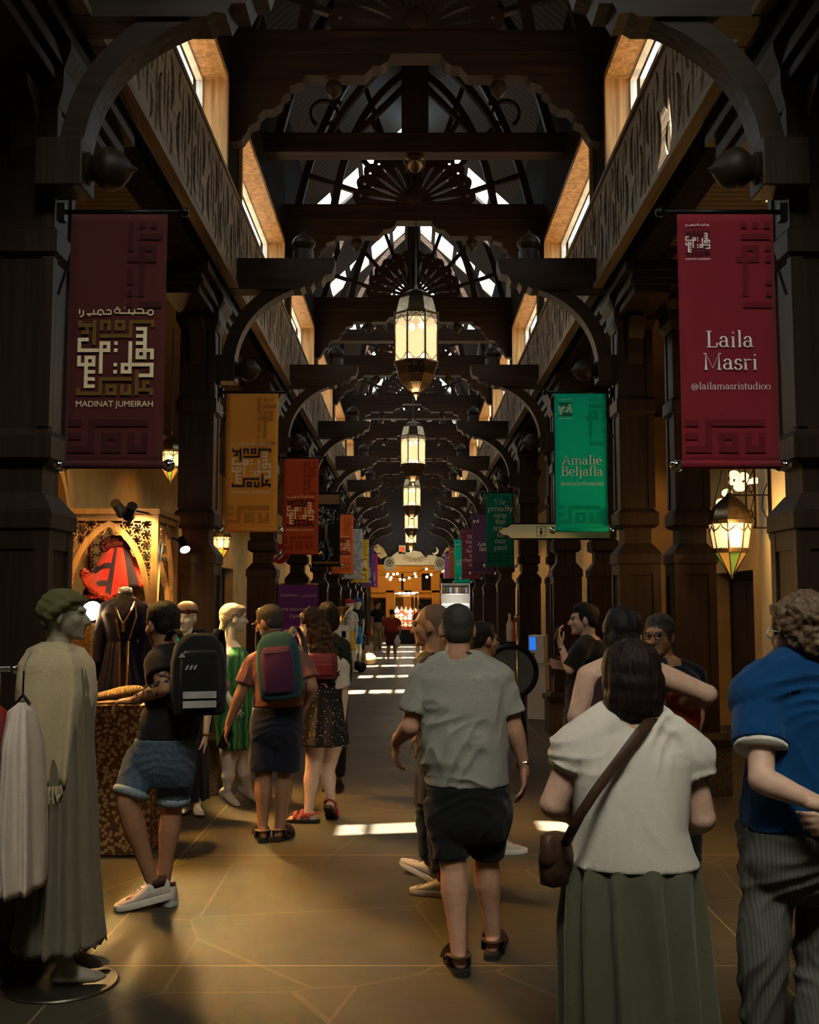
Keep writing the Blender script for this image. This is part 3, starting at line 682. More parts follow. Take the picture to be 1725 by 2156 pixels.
def name_banner(k, col, label, lines, small=None, big=.125, zt=.50, step=.13, logo=True):
    r, y = banner('right', k, col, label, 'name')
    H = BZ1 - BZ0
    if logo:
        e = MB(); emblem(e, -.145, BZ1 - .155, .125, y)
        if k < 2: arabic_line(e, -.145, BZ1 - .065, .12, y, 1); sans(e, 'MADINAT JUMEIRAH', -.145, BZ1 - .245, .016, y, 1, maxw=.125)
        e.build('emblem', [INK, PALEW], r)
    t = MB(); z = BZ0 + H * zt
    for ln in lines: write(t, ln, .005, z, big, y, maxw=.44); z -= step
    if small: write(t, small, .005, z + step * .12, .066, y, bold=.8, maxw=.40)
    t.build('lettering', PALEW, r); return r
name_banner(0, (.21, .016, .027), 'crimson hanging banner lettered Laila Masri, nearest on the right', ['Laila', 'Masri'], '@lailamasristudioo', .118, .462, .115)
name_banner(1, (.0, .60, .38), 'bright teal green hanging banner lettered Amalie Beljafla', ['Amalie', 'Beljafla'], '@amalietheartist', .125, .475, .105)
name_banner(3, (.005, .20, .12), 'dark green hanging banner with eight lines of lettering', ['We', 'proudly', 'sing', 'the', 'song', 'of', 'our', 'past'], None, .135, .84, .115, False)
name_banner(4, (.085, .038, .085), 'dark plum hanging banner with small emblem, behind the dark green one', ['Amr', 'Set'], None, .13, .46, .11)
name_banner(5, (.20, .035, .055), 'maroon hanging banner with many lines of lettering, far along the right', ['The', 'hum', 'of', 'Souk', 'is', 'rhythm', 'of'], None, .135, .80, .12, False)
name_banner(6, (.0, .55, .36), 'small far teal hanging banner beyond the maroon one', ['Amalie', 'Beljafla'], None, .125, .47, .11)
name_banner(7, (.62, .16, .05), 'small far orange hanging banner on the right', ['M'], None, .125, .47, .11)
name_banner(8, (.36, .12, .42), 'small far purple hanging banner, farthest on the right', ['A'], None, .125, .45, .11)
# ================================================================ LANTERNS
def lit_glass(name, col, es, tr=.35):
    if name in _M: return _M[name]
    m, nt, b = nodes(name); N = nt.nodes.new; L = nt.links
    b.inputs['Base Color'].default_value = (*col, 1); b.inputs['Emission Color'].default_value = (*col, 1); b.inputs['Emission Strength'].default_value = es; b.inputs['Roughness'].default_value = .3
    t = N('ShaderNodeBsdfTransparent'); mx = N('ShaderNodeMixShader'); mx.inputs[0].default_value = tr
    L.new(b.outputs[0], mx.inputs[1]); L.new(t.outputs[0], mx.inputs[2]); L.new(mx.outputs[0], nt.nodes['Material Output'].inputs[0]); _M[name] = m; return m
def pierced(name, scale, thr):
    m, nt, b = nodes(name); N = nt.nodes.new; L = nt.links
    b.inputs['Base Color'].default_value = (.10, .065, .035, 1); b.inputs['Metallic'].default_value = .9; b.inputs['Roughness'].default_value = .35
    tc = N('ShaderNodeTexCoord'); v = N('ShaderNodeTexVoronoi'); v.inputs['Scale'].default_value = scale; v.inputs['Randomness'].default_value = .3; L.new(tc.outputs['Object'], v.inputs[0])
    c = N('ShaderNodeMath'); c.operation = 'LESS_THAN'; c.inputs[1].default_value = thr; L.new(v.outputs['Distance'], c.inputs[0])
    t = N('ShaderNodeBsdfTransparent'); mx = N('ShaderNodeMixShader'); L.new(c.outputs[0], mx.inputs[0]); L.new(b.outputs[0], mx.inputs[1]); L.new(t.outputs[0], mx.inputs[2])
    L.new(mx.outputs[0], nt.nodes['Material Output'].inputs[0]); return m
GLOW = lit_glass('lantern_glass', (1, .74, .40), .8, .25); BULB = mat('bulb_glow', (1, .9, .7), emit=(1, .80, .48), es=26)
PIER = pierced('pierced_bronze', 34, .22); PIER2 = pierced('pierced_bronze_fine', 60, .34)
AMB = lit_glass('amber_glass', (1, .36, .05), .55, .1); GRN = lit_glass('green_glass', (.22, .42, .06), .35, .1)
def big_lantern(root):
    o = PI / 8; z0, z1 = 4.50, 5.07
    MB().lathe([(.255, z1), (.25, z1 + .02), (.23, z1 + .10), (.205, z1 + .19), (.15, z1 + .26), (.07, z1 + .305), (.02, z1 + .32), (.012, z1 + .37)], n=8, ph=o).build('dome', BRS, root, auto=20)
    MB().lathe([(.27, z1 - .07), (.262, z1 + .005)], n=8, ph=o).build('pierced_band', PIER2, root)
    g = MB()
    for k in range(8):
        a, b = o + k * PI / 4, o + (k + 1) * PI / 4; A = Vector((math.cos(a), math.sin(a), 0)) * .262; B = Vector((math.cos(b), math.sin(b), 0)) * .262
        P = lambda u, z: tuple(A * (1 - u) + B * u + Vector((0, 0, z)))
        g.add([P(.04, z0), P(.96, z0), P(.96, z1), P(.04, z1)], [(0, 1, 2, 3)])
    g.build('glass_panels', GLOW, root)
    f = MB()
    for k in range(8):
        a, b = o + k * PI / 4, o + (k + 1) * PI / 4; A = Vector((math.cos(a), math.sin(a), 0)) * .268; B = Vector((math.cos(b), math.sin(b), 0)) * .268
        P = lambda u, z: tuple(A * (1 - u) + B * u + Vector((0, 0, z)))
        f.tube([P(0, z0 - .02), P(0, z1 + .02)], .011, 6)
        f.tube([P(0, z1 - .13), P(.14, z1 - .115), P(.3, z1 - .06), P(.5, z1 - .03), P(.7, z1 - .06), P(.86, z1 - .115), P(1, z1 - .13)], .0045, 5)
        f.tube([P(0, z0 + .09), P(.14, z0 + .075), P(.3, z0 + .03), P(.5, z0 + .015), P(.7, z0 + .03), P(.86, z0 + .075), P(1, z0 + .09)], .0045, 5)
        f.tube([P(0, z0), P(1, z0)], .013, 6).tube([P(0, z1), P(1, z1)], .010, 6)
    f.build('rib_frame', BRS, root)
    MB().lathe([(.262, z0 - .005), (.245, z0 - .06), (.225, z0 - .14), (.17, z0 - .24), (.09, z0 - .31), (.035, z0 - .345)], n=8, ph=o).build('pierced_bowl', PIER, root)
    MB().lathe([(.03, z0 - .33), (.045, z0 - .35), (.03, z0 - .375), (.012, z0 - .40), (.003, z0 - .43)], n=10).build('drop_finial', BRS, root, smooth=True)
    b = MB()
    for x, y, z in ((-.05, -.03, z1 - .14), (.06, -.02, z1 - .12), (-.08, -.10, z0 + .06), (.08, -.10, z0 + .06), (0, .1, z0 + .06)): b.ell((x, y, z), (.03, .03, .045), n=10, m=8)
    b.build('bulbs', BULB, root, smooth=True)
    MB().tube([(0, 0, z1 + .36), (0, 0, 6.80)], .006, 6).build('chain', BLK, root)
lp = None
for i in range(5):
    nm = ['largest eight-sided brass lantern hanging nearest in the middle of the passage', 'second brass lantern down the middle of the passage', 'third brass lantern down the middle of the passage', 'fourth brass lantern, small in the distance', 'farthest small brass lantern before the mural panel'][i]
    if lp is None: lp = empty('hanging_lantern', nm, 'lantern', (X0 + .012, 12.25, 0), 0, 'lanterns down the middle'); big_lantern(lp)
    else: c = copy_tree(lp); c.location = (X0 + .012 - .004 * i, 12.25 + 9 * i, 0); c['label'] = nm
    lamp('lantern_light', 'POINT', (X0, 12.25 + 9 * i, 4.05), 90 if i == 4 else 26, (1, .72, .40), .12)
def pend_lantern(root, s=1.0, hexa=8):          # flared glass body over a coloured cone; origin at glass middle
    o = PI / hexa
    MB().lathe([(.185 * s, .13 * s), (.18 * s, .17 * s), (.15 * s, .24 * s), (.10 * s, .30 * s), (.04 * s, .35 * s), (.02 * s, .38 * s), (.012 * s, .42 * s)], n=hexa, ph=o).build('domed_cap', BRS, root, auto=25)
    MB().lathe([(.19 * s, .10 * s), (.195 * s, .135 * s)], n=hexa, ph=o).build('pierced_band', PIER2, root)
    MB().lathe([(.148 * s, -.11 * s), (.182 * s, .10 * s)], n=hexa, ph=o).build('glass_panels', lit_glass('lantern_glass_warm', (1, .74, .36), .85, .12), root)
    f = MB()
    for k in range(hexa):
        a = o + 2 * PI * k / hexa; c, q = math.cos(a), math.sin(a)
        f.tube([(.150 * s * c, .150 * s * q, -.12 * s), (.187 * s * c, .187 * s * q, .11 * s)], .008 * s, 5)
        f.tube([(.135 * s * c, .135 * s * q, -.15 * s), (.012 * s * c, .012 * s * q, -.36 * s)], .005 * s, 5)
        a2 = a + 2 * PI / hexa; c2, q2 = math.cos(a2), math.sin(a2); m = math.cos(PI / hexa)
        A, B = Vector((c, q, 0)) * .180 * s, Vector((c2, q2, 0)) * .180 * s
        f.tube([A + Vector((0, 0, .03 * s)), A * .6 + B * .4 + Vector((0, 0, .07 * s)), (A + B) / 2 + Vector((0, 0, .10 * s)), A * .4 + B * .6 + Vector((0, 0, .07 * s)), B + Vector((0, 0, .03 * s))], .006 * s, 5)
    f.build('rib_frame', BRS, root)
    MB().lathe([(.152 * s, -.11 * s), (.155 * s, -.15 * s)], n=hexa, ph=o).build('lower_band', PIER2, root)
    g = MB(); A = [Vector((math.cos(o + 2 * PI * k / hexa), math.sin(o + 2 * PI * k / hexa), 0)) * .132 * s for k in range(hexa)]
    for k in range(hexa): g.add([A[k] + Vector((0, 0, -.155 * s)), A[(k + 1) % hexa] + Vector((0, 0, -.155 * s)), (0, 0, -.36 * s)], [(0, 1, 2)], k % 2)
    g.build('coloured_cone', [AMB, GRN], root)
    MB().ell((0, 0, -.37 * s), .014 * s).build('drop_finial', BRS, root)
    MB().ell((0, 0, 0), (.035 * s, .035 * s, .05 * s)).build('bulb', BULB, root, smooth=True)
# right pier lantern on a scrolled wall bracket
LX, LD = 2.83, 9.4; LZ = at(1540, 1128, LD).z
r = empty('bracket_lantern', 'glowing flared lantern hanging from a scrolled iron wall bracket by the right pier', 'lantern', (LX, LD, LZ)); pend_lantern(r, 1.0)
MB().tube([(0, 0, .41), (0, 0, .62)], .005, 6).tube([(-.18, 0, .13), (-.05, 0, .62)], .004, 6).build('chain', BLK, r)
lamp('bracket_lantern_light', 'POINT', (LX - .02, LD - .28, LZ + .02), 24, WARM, .08)
r = empty('wall_bracket', 'black wrought iron scroll bracket fixed to the right pier, holding a lantern', 'bracket', (3.185, LD, LZ))
w = MB(); w.tube([(0, 0, .02), (0, 0, .95)], .016, 8).lathe([(.016, .02), (.022, 0), (.012, -.03), (.002, -.07)], n=8); w.build('post', BLK, r)
w = MB(); w.tube([(-.13, 0, .07), (-.13, 0, .66)], .010, 6).tube([(0, 0, .07), (-.21, 0, .07)], .008, 6).tube([(-.21, 0, .07), (-.21, 0, .66)], .008, 6)
for z in (.36, .64): w.tube([(0, 0, z), (-.36, 0, z)], .008, 6)
for cz, q in ((.12, 1), (.20, .5), (.42, .7)): w.tube([(-.17 + .04 * q * math.cos(a / 3), 0, cz + .05 * q * math.sin(a / 3)) for a in range(0, 24)], .005, 5)
w.tube([(-.13, 0, .12), (-.17, 0, .22), (-.14, 0, .34), (-.20, 0, .46), (-.13, 0, .60)], .005, 5).tube([(-.02, 0, .14), (-.07, 0, .24), (-.06, 0, .36), (-.02, 0, .46)], .005, 5)
w.build('scrollwork', BLK, r)
# mosaic globe cluster
r = empty('mosaic_lamp_cluster', 'cluster of small glowing mosaic globe lamps hanging in the right aisle', 'lamp', (3.95, 12.8, 0))
MOS = ramp_mat('mosaic_glass', 'ShaderNodeTexVoronoi', [(0, (.6, .1, .03)), (.4, (1, .62, .2)), (.7, (.9, .75, .5))], .3, 60)
nt = MOS.node_tree; b = nt.nodes['Principled BSDF']; nt.links.new(b.inputs['Base Color'].links[0].from_socket, b.inputs['Emission Color']); b.inputs['Emission Strength'].default_value = 2.2
for px, py, q in ((1546, 1000, 12), (1566, 1003, 11), (1543, 1015, 9), (1558, 1025, 13), (1576, 1015, 9), (1590, 1012, 9), (1531, 1038, 11), (1519, 1058, 11), (1527, 1076, 9), (1556, 1012, 7)):
    p = at(px, py, 12.8 + random.uniform(-.12, .12)); p -= r.location; q = q / 2250 * 12.8
    g = MB().ell(p, (q, q, q * .8)).build('globe', MOS, r, smooth=True)
    MB().tube([p + Vector((0, 0, q * .7)), Vector((p.x, p.y, 4.78))], .003, 5).lathe([(.02, -q * .75), (.012, -q), (.002, -q * 1.35)], p, 8).build('hanging_wire', BLK, g)
lamp('mosaic_light', 'POINT', (3.9, 12.5, 2.75), 12, WARM, .15)
# left aisle lanterns
for (px, py, d, s, nm) in ((360, 967, 11.7, .72, 'dark lantern with lit panes hanging on a long cable beside the maroon banner'), (467, 1142, 13.2, .62, 'glowing lantern with green cone glass left of the orange banner foot'), (452, 1098, 15.0, .45, 'small bright lantern just above the green coned one')):
    p = at(px, py, d); r = empty('pendant_lantern', nm, 'lantern', p); pend_lantern(r, s)
    MB().tube([(0, 0, .41 * s), (0, 0, 4.78 - p.z)], .005, 6).build('cable', BLK, r)
    lamp('pendant_light', 'POINT', p + Vector((0, -.25, -.1)), 7, WARM, .08)
# recessed downlights in both aisle ceilings
dl = None
for s, sd in ((-1, 'left'), (1, 'right')):
    for k in range(10):
        p = Vector((X0 + (-3.1 if s < 0 else 2.72), 7.9 + 4.5 * k, 4.778)); nm = 'round recessed ceiling downlight, %s from the front in the %s aisle' % (ORD[k], sd)
        if dl is None:
            dl = c = empty('downlight', nm, 'light', p, 0, 'aisle downlights'); MB().lathe([(.10, .002), (.10, -.012), (.075, -.012), (.07, .0)], n=20).build('trim_ring', BRS, dl, auto=30)
            MB().lathe([(.001, -.003), (.068, -.003)], n=20).build('lens', mat('downlight_lens', (1, .7, .4), emit=(1, .6, .25), es=1.5), dl)
        else: c = copy_tree(dl); c.location = p; c['label'] = nm
        lamp('downlight_lamp', 'SPOT', p + Vector((s * .1, 0, -.06)), (80 if s < 0 else 110) if k else 60, AMBER, .06, aim=p + Vector((s * .75, 0, -3)), spot_size=R(95), spot_blend=.8)
# ================================================================ SIGNS
SGN = mat('sign_cream', (.85, .72, .40), .5, 0, .06); SD = 10.28
r = empty('direction_sign', 'cream arrow sign pointing left with restroom symbol, on the second right column', 'sign', (0, SD, 0))
a, b2 = at(1050, 1119, SD), at(1158, 1119, SD); z = a.z; h = .066; x1 = X0 + 1.86
def arrow(g): return [(a.x - g, z), (a.x + .045, z + h * .55 + g * .6), (a.x + .085, z + h * .55 + g), (a.x + .12, z + h + g), (x1, z + h + g), (x1, z - h - g), (a.x + .12, z - h - g), (a.x + .085, z - h * .55 - g), (a.x + .045, z - h * .55 - g * .6)]
MB().prism(arrow(.016), -.015, .015).build('border_board', BLK, r); MB().prism(arrow(0), -.022, -.0155).build('cream_face', SGN, r)
i = MB(); cx = at(1139, 1119, SD).x
for x0, xx, z0, zz in ((cx - .045, cx + .045, z + .044, z + .048), (cx - .045, cx + .045, z - .048, z - .044), (cx - .045, cx - .041, z - .048, z + .048), (cx + .041, cx + .045, z - .048, z + .048)): i.box(x0, xx, -.024, -.022, z0, zz)
i.ell((cx, -.023, z + .026), (.009, .002, .009)); i.prism([(cx - .018, z - .012), (cx, z + .018), (cx + .018, z - .012)], -.024, -.022); i.box(cx - .008, cx + .008, -.024, -.022, z - .034, z - .012)
i.build('restroom_symbol', INK, r)
# purple roll-up stand
RD = 16.5; xl, xr = at(670, 1280, RD).x - .86, at(670, 1280, RD).x; zt = at(620, 1228, RD).z; cx = (xl + xr) / 2
r = empty('rollup_stand', 'purple roll-up stand advertising the goodness of camel milk', 'stand', (cx, RD, 0))
MB().box(-.43, .43, -.003, .003, .06, zt - .02).build('printed_sheet', cloth('rollup_purple', (.17, .045, .32), .05), r)
MB().box(-.43, .43, -.012, .012, zt - .02, zt).box(-.44, .44, -.08, .08, 0, .06).tube([(0, .02, .05), (0, .02, zt)], .01).build('base_cassette', CHR, r)
t = MB(); sans(t, 'THE GOODNESS OF', .12, zt - .42, .075, -.006, maxw=.50); sans(t, 'CAMEL MILK', .17, zt - .53, .075, -.006, maxw=.36)
sans(t, 'Camelicious', -.02, zt - .20, .07, -.006, maxw=.27)
sans(t, '\uFEB2\uFEF4\uFEB8\uFEF4\uFEE0\uFEF4\uFEE3\uFE8E\uFEDB', .28, zt - .20, .075, -.006, maxw=.24)
for p0, p1, p2, w in (((-.18, zt - .80), (.0, zt - .74), (.20, zt - .68), .05), ((-.10, zt - .72), (-.02, zt - .73), (.05, zt - .69), .03), ((-.2, zt - .9), (0, zt - .86), (.12, zt - .74), .06), ((-.25, zt - 1.0), (.05, zt - 1.1), (.3, zt - .95), .14)):
    t.prism(leaf(p0, p1, p2, w), -.008, -.006)
t.build('printed_lettering', PALEW, r)
# ================================================================ FAR END: MURAL PANEL, PLAZA HOUSE, STALLS
PLZ = mat('plaza_plaster', (.78, .44, .12), .85, 0, .12, 1.2, .1)
eb = MB()                                       # end wall round the tall opening
eb.box(-9, X0 - 1.9, END, END + .4, 0, 11); eb.box(X0 + 1.9, 9, END, END + .4, 0, 11); eb.box(X0 - 1.9, X0 + 1.9, END, END + .4, 3.62, 11)
struct(eb, 'wall_end', mat('end_wall_dark', (.012, .011, .013), .8))
def _d(py, d=50.2): return at(862, py, d).z
r = empty('mural_panel', 'cream cut-out panel painted with dunes, discs and drapery over the far opening', 'mural', (X0 + .15, 50.2, 0))
k = 50.2 / 2250
mur = mat('mural_cream', (.42, .36, .22), .8, 0, .08); mg = mat('mural_grey_green', (.20, .20, .14), .8); mo = mat('mural_ochre', (.34, .26, .12), .8); md = mat('mural_line', (.05, .04, .03), .8)
zb, zt = _d(1191), _d(1170)
MB().box(-2.3, 2.1, .26, .31, zb + .2, zb + .3).box(-1.0, -.9, 0, .3, zb + .2, zb + .3).box(.9, 1.0, 0, .3, zb + .2, zb + .3).build('support_bar', BLK, r)
MB().prism([(-1.2, zb), (1.3, zb), (1.3, zt - .2), (.95, zt + .05), (.55, zt - .1), (.3, zt + .18), (0, zt + .24), (-.3, zt + .15), (-.8, zt + .18), (-1.2, zt - .15)], -.03, .03).build('board', mur, r)
q = MB()
for cx, w, h in ((-.65, .55, .48), (.75, .52, .50)): q.prism([(cx - w, zb + .04), (cx + w, zb + .04), (cx + .08, zb + h), (cx - .08, zb + h)], -.05, -.03)
q.build('painted_dunes', mur, r)
q = MB()
for j in range(4): q.band([(-.55 + 1.2 * t / 10, zb + .62 - .10 * j - (.28 - .05 * j) * math.sin(PI * t / 10)) for t in range(11)], .018, -.05, -.03)
q.band([(-1.2, zb), (1.3, zb)], .03, -.05, .05); q.build('painted_lines', md, r)
for s, cx in ((-1, -1.15), (1, 1.2)):
    z0 = _d(1186); e = MB(); e.prism([(cx + .26 * math.cos(R(a)), z0 + .30 * math.sin(R(a))) for a in range(0, 181, 15)] + [(cx - .26, z0 - .25), (cx - .15, z0 - .36), (cx + .15, z0 - .36), (cx + .26, z0 - .25)], -.09, .0); e.build('side_medallion', mg, r)
    e = MB()
    for rr, yy in ((.17, -.10), (.12, -.11), (.07, -.12)): e.prism([(cx + rr * math.cos(2 * PI * t / 20), z0 + rr * math.sin(2 * PI * t / 20)) for t in range(20)], yy, yy + .01, mi=0 if rr != .12 else 1)
    e.build('ring_disc', [md, mg], r)
    e = MB(); e.prism([(cx + s * .1, zt), (cx + s * .3, zt + .35), (cx + s * .55, zt + .55), (cx + s * 1.0, zt + .30), (cx + s * .7, zt + .1), (cx + s * .4, zt - .15)], -.06, 0); e.build('wing', mo, r)
m = MB(); z0 = _d(1160); m.prism([(.98 + .17 * math.cos(R(a)), z0 + .17 * math.sin(R(a))) for a in range(-130, 80, 12)] + [(.92 + .15 * math.cos(R(a)), z0 + .05 + .15 * math.sin(R(a))) for a in range(70, -125, -12)], -.03, 0); m.build('crescent', mat('crescent_cream', (.75, .6, .35), .7), r)
m = MB(); z0 = _d(1157); m.box(-.72, -.40, -.03, 0, z0 - .2, z0 + .2); m.build('square_tile', mo, r)
m = MB(); m.prism([(-.56 + .11 * math.cos(2 * PI * t / 18), z0 + .11 * math.sin(2 * PI * t / 18)) for t in range(18)], -.05, -.03); m.build('red_disc', mat('red_disc', (.75, .07, .02), .6), r)
struct(MB().box(-9, 9, END, 62, 9, 9.2), 'ceiling_plaza', PLK); struct(MB().box(-9.2, -9, END, 62, 0, 9), 'wall_plaza_left', PLK); struct(MB().box(9, 9.2, END, 62, 0, 9), 'wall_plaza_right', PLK); struct(MB().box(-9, 9, 62, 62.2, 0, 9), 'wall_plaza_back', PLZ)
# plaza house front
r = empty('plaza_house', 'amber lit plaster house front with open loggias beyond the passage', 'building', (0, 60, 0))
b = MB(); F = 60.0; zz = lambda py: at(862, py, F).z
zf, zl0, zl1 = zz(1252), zz(1243), zz(1207)
xs = [at(px, 1220, F).x for px in (770, 822, 826, 845, 859, 888, 908, 919, 934, 955, 975)]
b.box(-5, 5, .3, .6, zl1, 8.9); b.box(-5, 5, .3, .6, zz(1258), zl0)
for i in range(0, 10, 2): b.box(xs[i], xs[i + 1], .25, .6, zl0, zl1)
b.box(xs[-1], 5, .3, .6, 0, zl1); b.box(-5, xs[0], .3, .6, 0, zl1)
for i in (1, 4, 7, 9): b.box(xs[i] - .25, xs[i] + .2, .2, .6, 0, zl1 + 1)
b.box(-5, 5, 1.6, 1.8, 0, 8.9); b.box(-5, 5, .2, .7, zl0 - .12, zl0)
b.build('walls', PLZ, r); MB().box(-5, 5, 1.4, 1.55, zl0, zl1).build('loggia_shade', DW, r)
for x0, x1 in ((.6, 1.5), (1.9, 2.9), (-2.0, -1.2)): MB().box(x0, x1, 1.45, 1.6, 0, zz(1262)).build('shop_door', DW, r)
lamp('plaza_glow', 'AREA', (0, 56.5, 4.9), 110, (1, .50, .12), 4, aim=(0, 60, 2.2))
lamp('plaza_floor_glow', 'POINT', (-1.2, 56, 3.2), 35, (1, .55, .18), .3)
# festoon bulbs
r = empty('festoon_lights', 'string of warm round bulbs looping across the far opening', 'lights', (0, 50.3, 0))
pts = [(815, 1214), (824, 1216), (817, 1209), (829, 1209), (837, 1208), (843, 1220), (851, 1221), (862, 1217), (874, 1208), (876, 1214), (898, 1198), (899, 1215), (933, 1202), (908, 1210), (822, 1220)]
w = MB()
for c in ([0, 4, 8, 10, 12], [2, 5, 7, 9, 10], [1, 6, 7, 11, 12]): w.tube([at(*pts[i], 50.3) - Vector((0, 50.3, -.06)) for i in c], .012, 5)
w.tube([at(*pts[0], 50.3) - Vector((0, 50.3, -.06)), (-1.95, .22, 3.6)], .012, 5).tube([at(*pts[12], 50.3) - Vector((0, 50.3, -.06)), (2.1, .22, 3.6)], .012, 5).tube([at(*pts[1], 50.3) - Vector((0, 50.3, -.06)), (-1.95, .22, 3.2)], .012, 5)
w.build('wire', BLK, r); FB = mat('festoon_bulb', (1, .8, .5), emit=(1, .66, .28), es=9)
for p in pts: MB().ell(at(*p, 50.3) - Vector((0, 50.3, 0)), .062, n=10, m=8).build('bulb', FB, r, smooth=True)
# bright souvenir stall at the end of the passage
SDP = 47.0; sx = at(856, 1300, SDP).x; kk = SDP / 2250
r = empty('souvenir_stall', 'brightly lit stepped stall of souvenirs at the end of the passage', 'stall', (sx, SDP, 0))
zc = at(856, 1326, SDP).z
MB().box(-.55, .55, 0, .9, 0, zc).build('dark_base', BLK, r)
s = MB()
for i in range(4): s.box(-.5, .5, .1 + .16 * i, .9, zc + .14 * i, zc + .14 * (i + 1))
s.build('display_steps', mat('stall_red_cloth', (.45, .06, .03), .7), r)
p = MB()
for x in (-.52, .52): p.tube([(x, .85, 0), (x, .85, 2.25)], .025, 6)
p.tube([(-.52, .85, 2.2), (.52, .85, 2.25)], .03, 6).tube([(.35, .1, zc), (.35, .1, 2.1)], .03, 6).tube([(-.3, .1, 2.1), (.35, .1, 2.1)], .02, 6); p.build('canopy_frame', GLD, r)
t = MB()
for x in (-.3, -.1, .1, .3): t.ell((x, .4, 2.22), (.09, .09, .05))
t.build('lamp_row', mat('stall_lamp_glow', (1, 1, .95), emit=(1, .92, .8), es=14), r)
lamp('stall_light', 'POINT', (sx, SDP - .3, 2.35), 220, (1, .80, .55), .15)
PC = [mat('plate_%d' % i, c, .25, 0, .3, 30, spec=.6) for i, c in enumerate(((.75, .70, .62), (.7, .12, .06), (.65, .5, .25), (.8, .78, .75)))]
pl = [MB().lathe([(.001, 0), (.05, .004), (.085, .02), (.09, .026), (.083, .026), (.048, .012), (.001, .008)], n=18, M=Matrix.Rotation(R(68), 3, 'X')).mesh('souvenir_plate', m, True) for m in PC]
cols = ['cream', 'red', 'tan', 'white']
for i in range(4):
    for j in range(5):
        c = (i * 3 + j * 2 + (i * j) % 3) % 4; o = bpy.data.objects.new('souvenir_plate', pl[c]); COL.objects.link(o)
        o.location = (sx - .42 + .19 * j, SDP + .16 + .16 * i, zc + .14 * (i + 1) + .065)
        tag(o, '%s round souvenir plate, %s from the left on the %s step of the far stall' % (cols[c], ORD[j], ORD[i]), 'plate', 'plates on the far stall')
gl = MB().lathe([(.05, 0), (.06, .02), (.02, .06), (.09, .14), (.11, .22), (.07, .32), (.02, .37), (.01, .44)], n=12)
for j, c in enumerate((3, 1, 2, 3, 1)):
    o = gl.build('souvenir_lamp', PC[c], None, smooth=True); o.location = (sx - .42 + .2 * j, SDP + .80, zc + .56)
    tag(o, '%s onion-shaped souvenir lamp, %s from the left on the top step of the far stall' % (cols[c], ORD[j]), 'lamp', 'lamps on the far stall')
# white lit shelf stall on the right
HD = 36.0; hx0, hx1 = at(929, 1250, HD).x, at(990, 1250, HD).x
r = empty('shelf_stall', 'white lit shelf stall with dark canopy far along the right side', 'stall', ((hx0 + hx1) / 2, HD, 0)); hw = (hx1 - hx0) / 2
b = MB().box(-hw, hw, .3, .5, 0, 2.5); zs = [at(900, p, HD).z for p in (1290, 1268, 1250)]
for z in zs: b.box(-hw, hw, 0, .5, z - .03, z)
b.box(-hw, -hw + .03, 0, .5, 0, 2.5); b.box(hw - .03, hw, 0, .5, 0, 2.5); b.build('shelf_unit', WHT, r)
MB().box(-hw, hw, -.15, .5, at(900, 1228, HD).z, at(900, 1218, HD).z).build('canopy', BLK, r)
MB().box(-hw + .05, hw - .05, .02, .05, zs[1] - .10, zs[1] - .05).build('strip_lamp', mat('strip_glow', (1, 1, 1), emit=(1, .95, .85), es=5), r)
lamp('shelf_light', 'POINT', ((hx0 + hx1) / 2, HD - .25, zs[1] + .2), 8, (1, .9, .75), .1)
bc = [mat('packet_%d' % i, c, .5) for i, c in enumerate(((.30, .10, .07), (.06, .16, .10), (.5, .42, .6), (.10, .10, .12), (.6, .55, .45)))]
for i in range(8):
    c = i % 5; o = MB().box(-.045, .045, -.04, .04, 0, .22).build('boxed_packet', bc[c], None, bevel=.004); o.location = ((hx0 + hx1) / 2 - hw + .11 + i * (2 * hw - .2) / 7.2, HD + .2, zs[2])
    tag(o, '%s boxed packet, %s from the left on the top shelf of the white far stall' % (['brown', 'green', 'lilac', 'black', 'beige'][c], ORD[i]), 'packet', 'packets on the far white shelf')
# ================================================================ FIGURES
V = Vector
def fbm(p, s): return noise.noise(p * s) + .5 * noise.noise(p * s * 2.1)
def folds(amp, sx=9, sz=4, seed=0):
    def f(co, n):
        p = V((co.x * sx + seed, co.y * sx, co.z * sz)); w = noise.noise(p) ; q = noise.noise(p * 2.3 + V((5, 1, 2)))
        return amp * (1 - 2 * abs(w) + .5 * q - .4)
    return f
def drape(amp, fz=26, tilt=.6, seed=0):            # soft sagging cross folds, like a loose T-shirt
    def f(co, n):
        a = noise.noise(V((co.x * 3 + seed, co.y * 3, co.z * 5)))
        m = max(0, .25 + 1.3 * noise.noise(V((co.x * 4.5, co.y * 4 + seed, co.z * 4.5)))); s1 = math.sin(co.z * fz + abs(co.x) * fz * tilt + a * 7 + seed)
        b = noise.noise(V((co.x * 9, co.y * 9, co.z * 3 + seed))); m2 = max(0, .2 + noise.noise(V((co.x * 3 + 7, co.y * 3, co.z * 3 + seed)))); s2 = 1 - 2 * abs(math.sin(co.z * fz * .8 - co.x * fz * 1.1 + b * 4))
        return amp * (1.5 * m * (1 - 2 * abs(s1) ** .7) + 1.2 * m2 * s2 + 1.1 * a)
    return f
def frame_from(yaw, pitch=0, roll=0):
    """local x right, y forward, z up; yaw 0 looks along +Y (away), positive turns to the left of the photo"""
    return Matrix.Rotation(yaw, 3, 'Z') @ Matrix.Rotation(pitch, 3, 'X') @ Matrix.Rotation(roll, 3, 'Y')
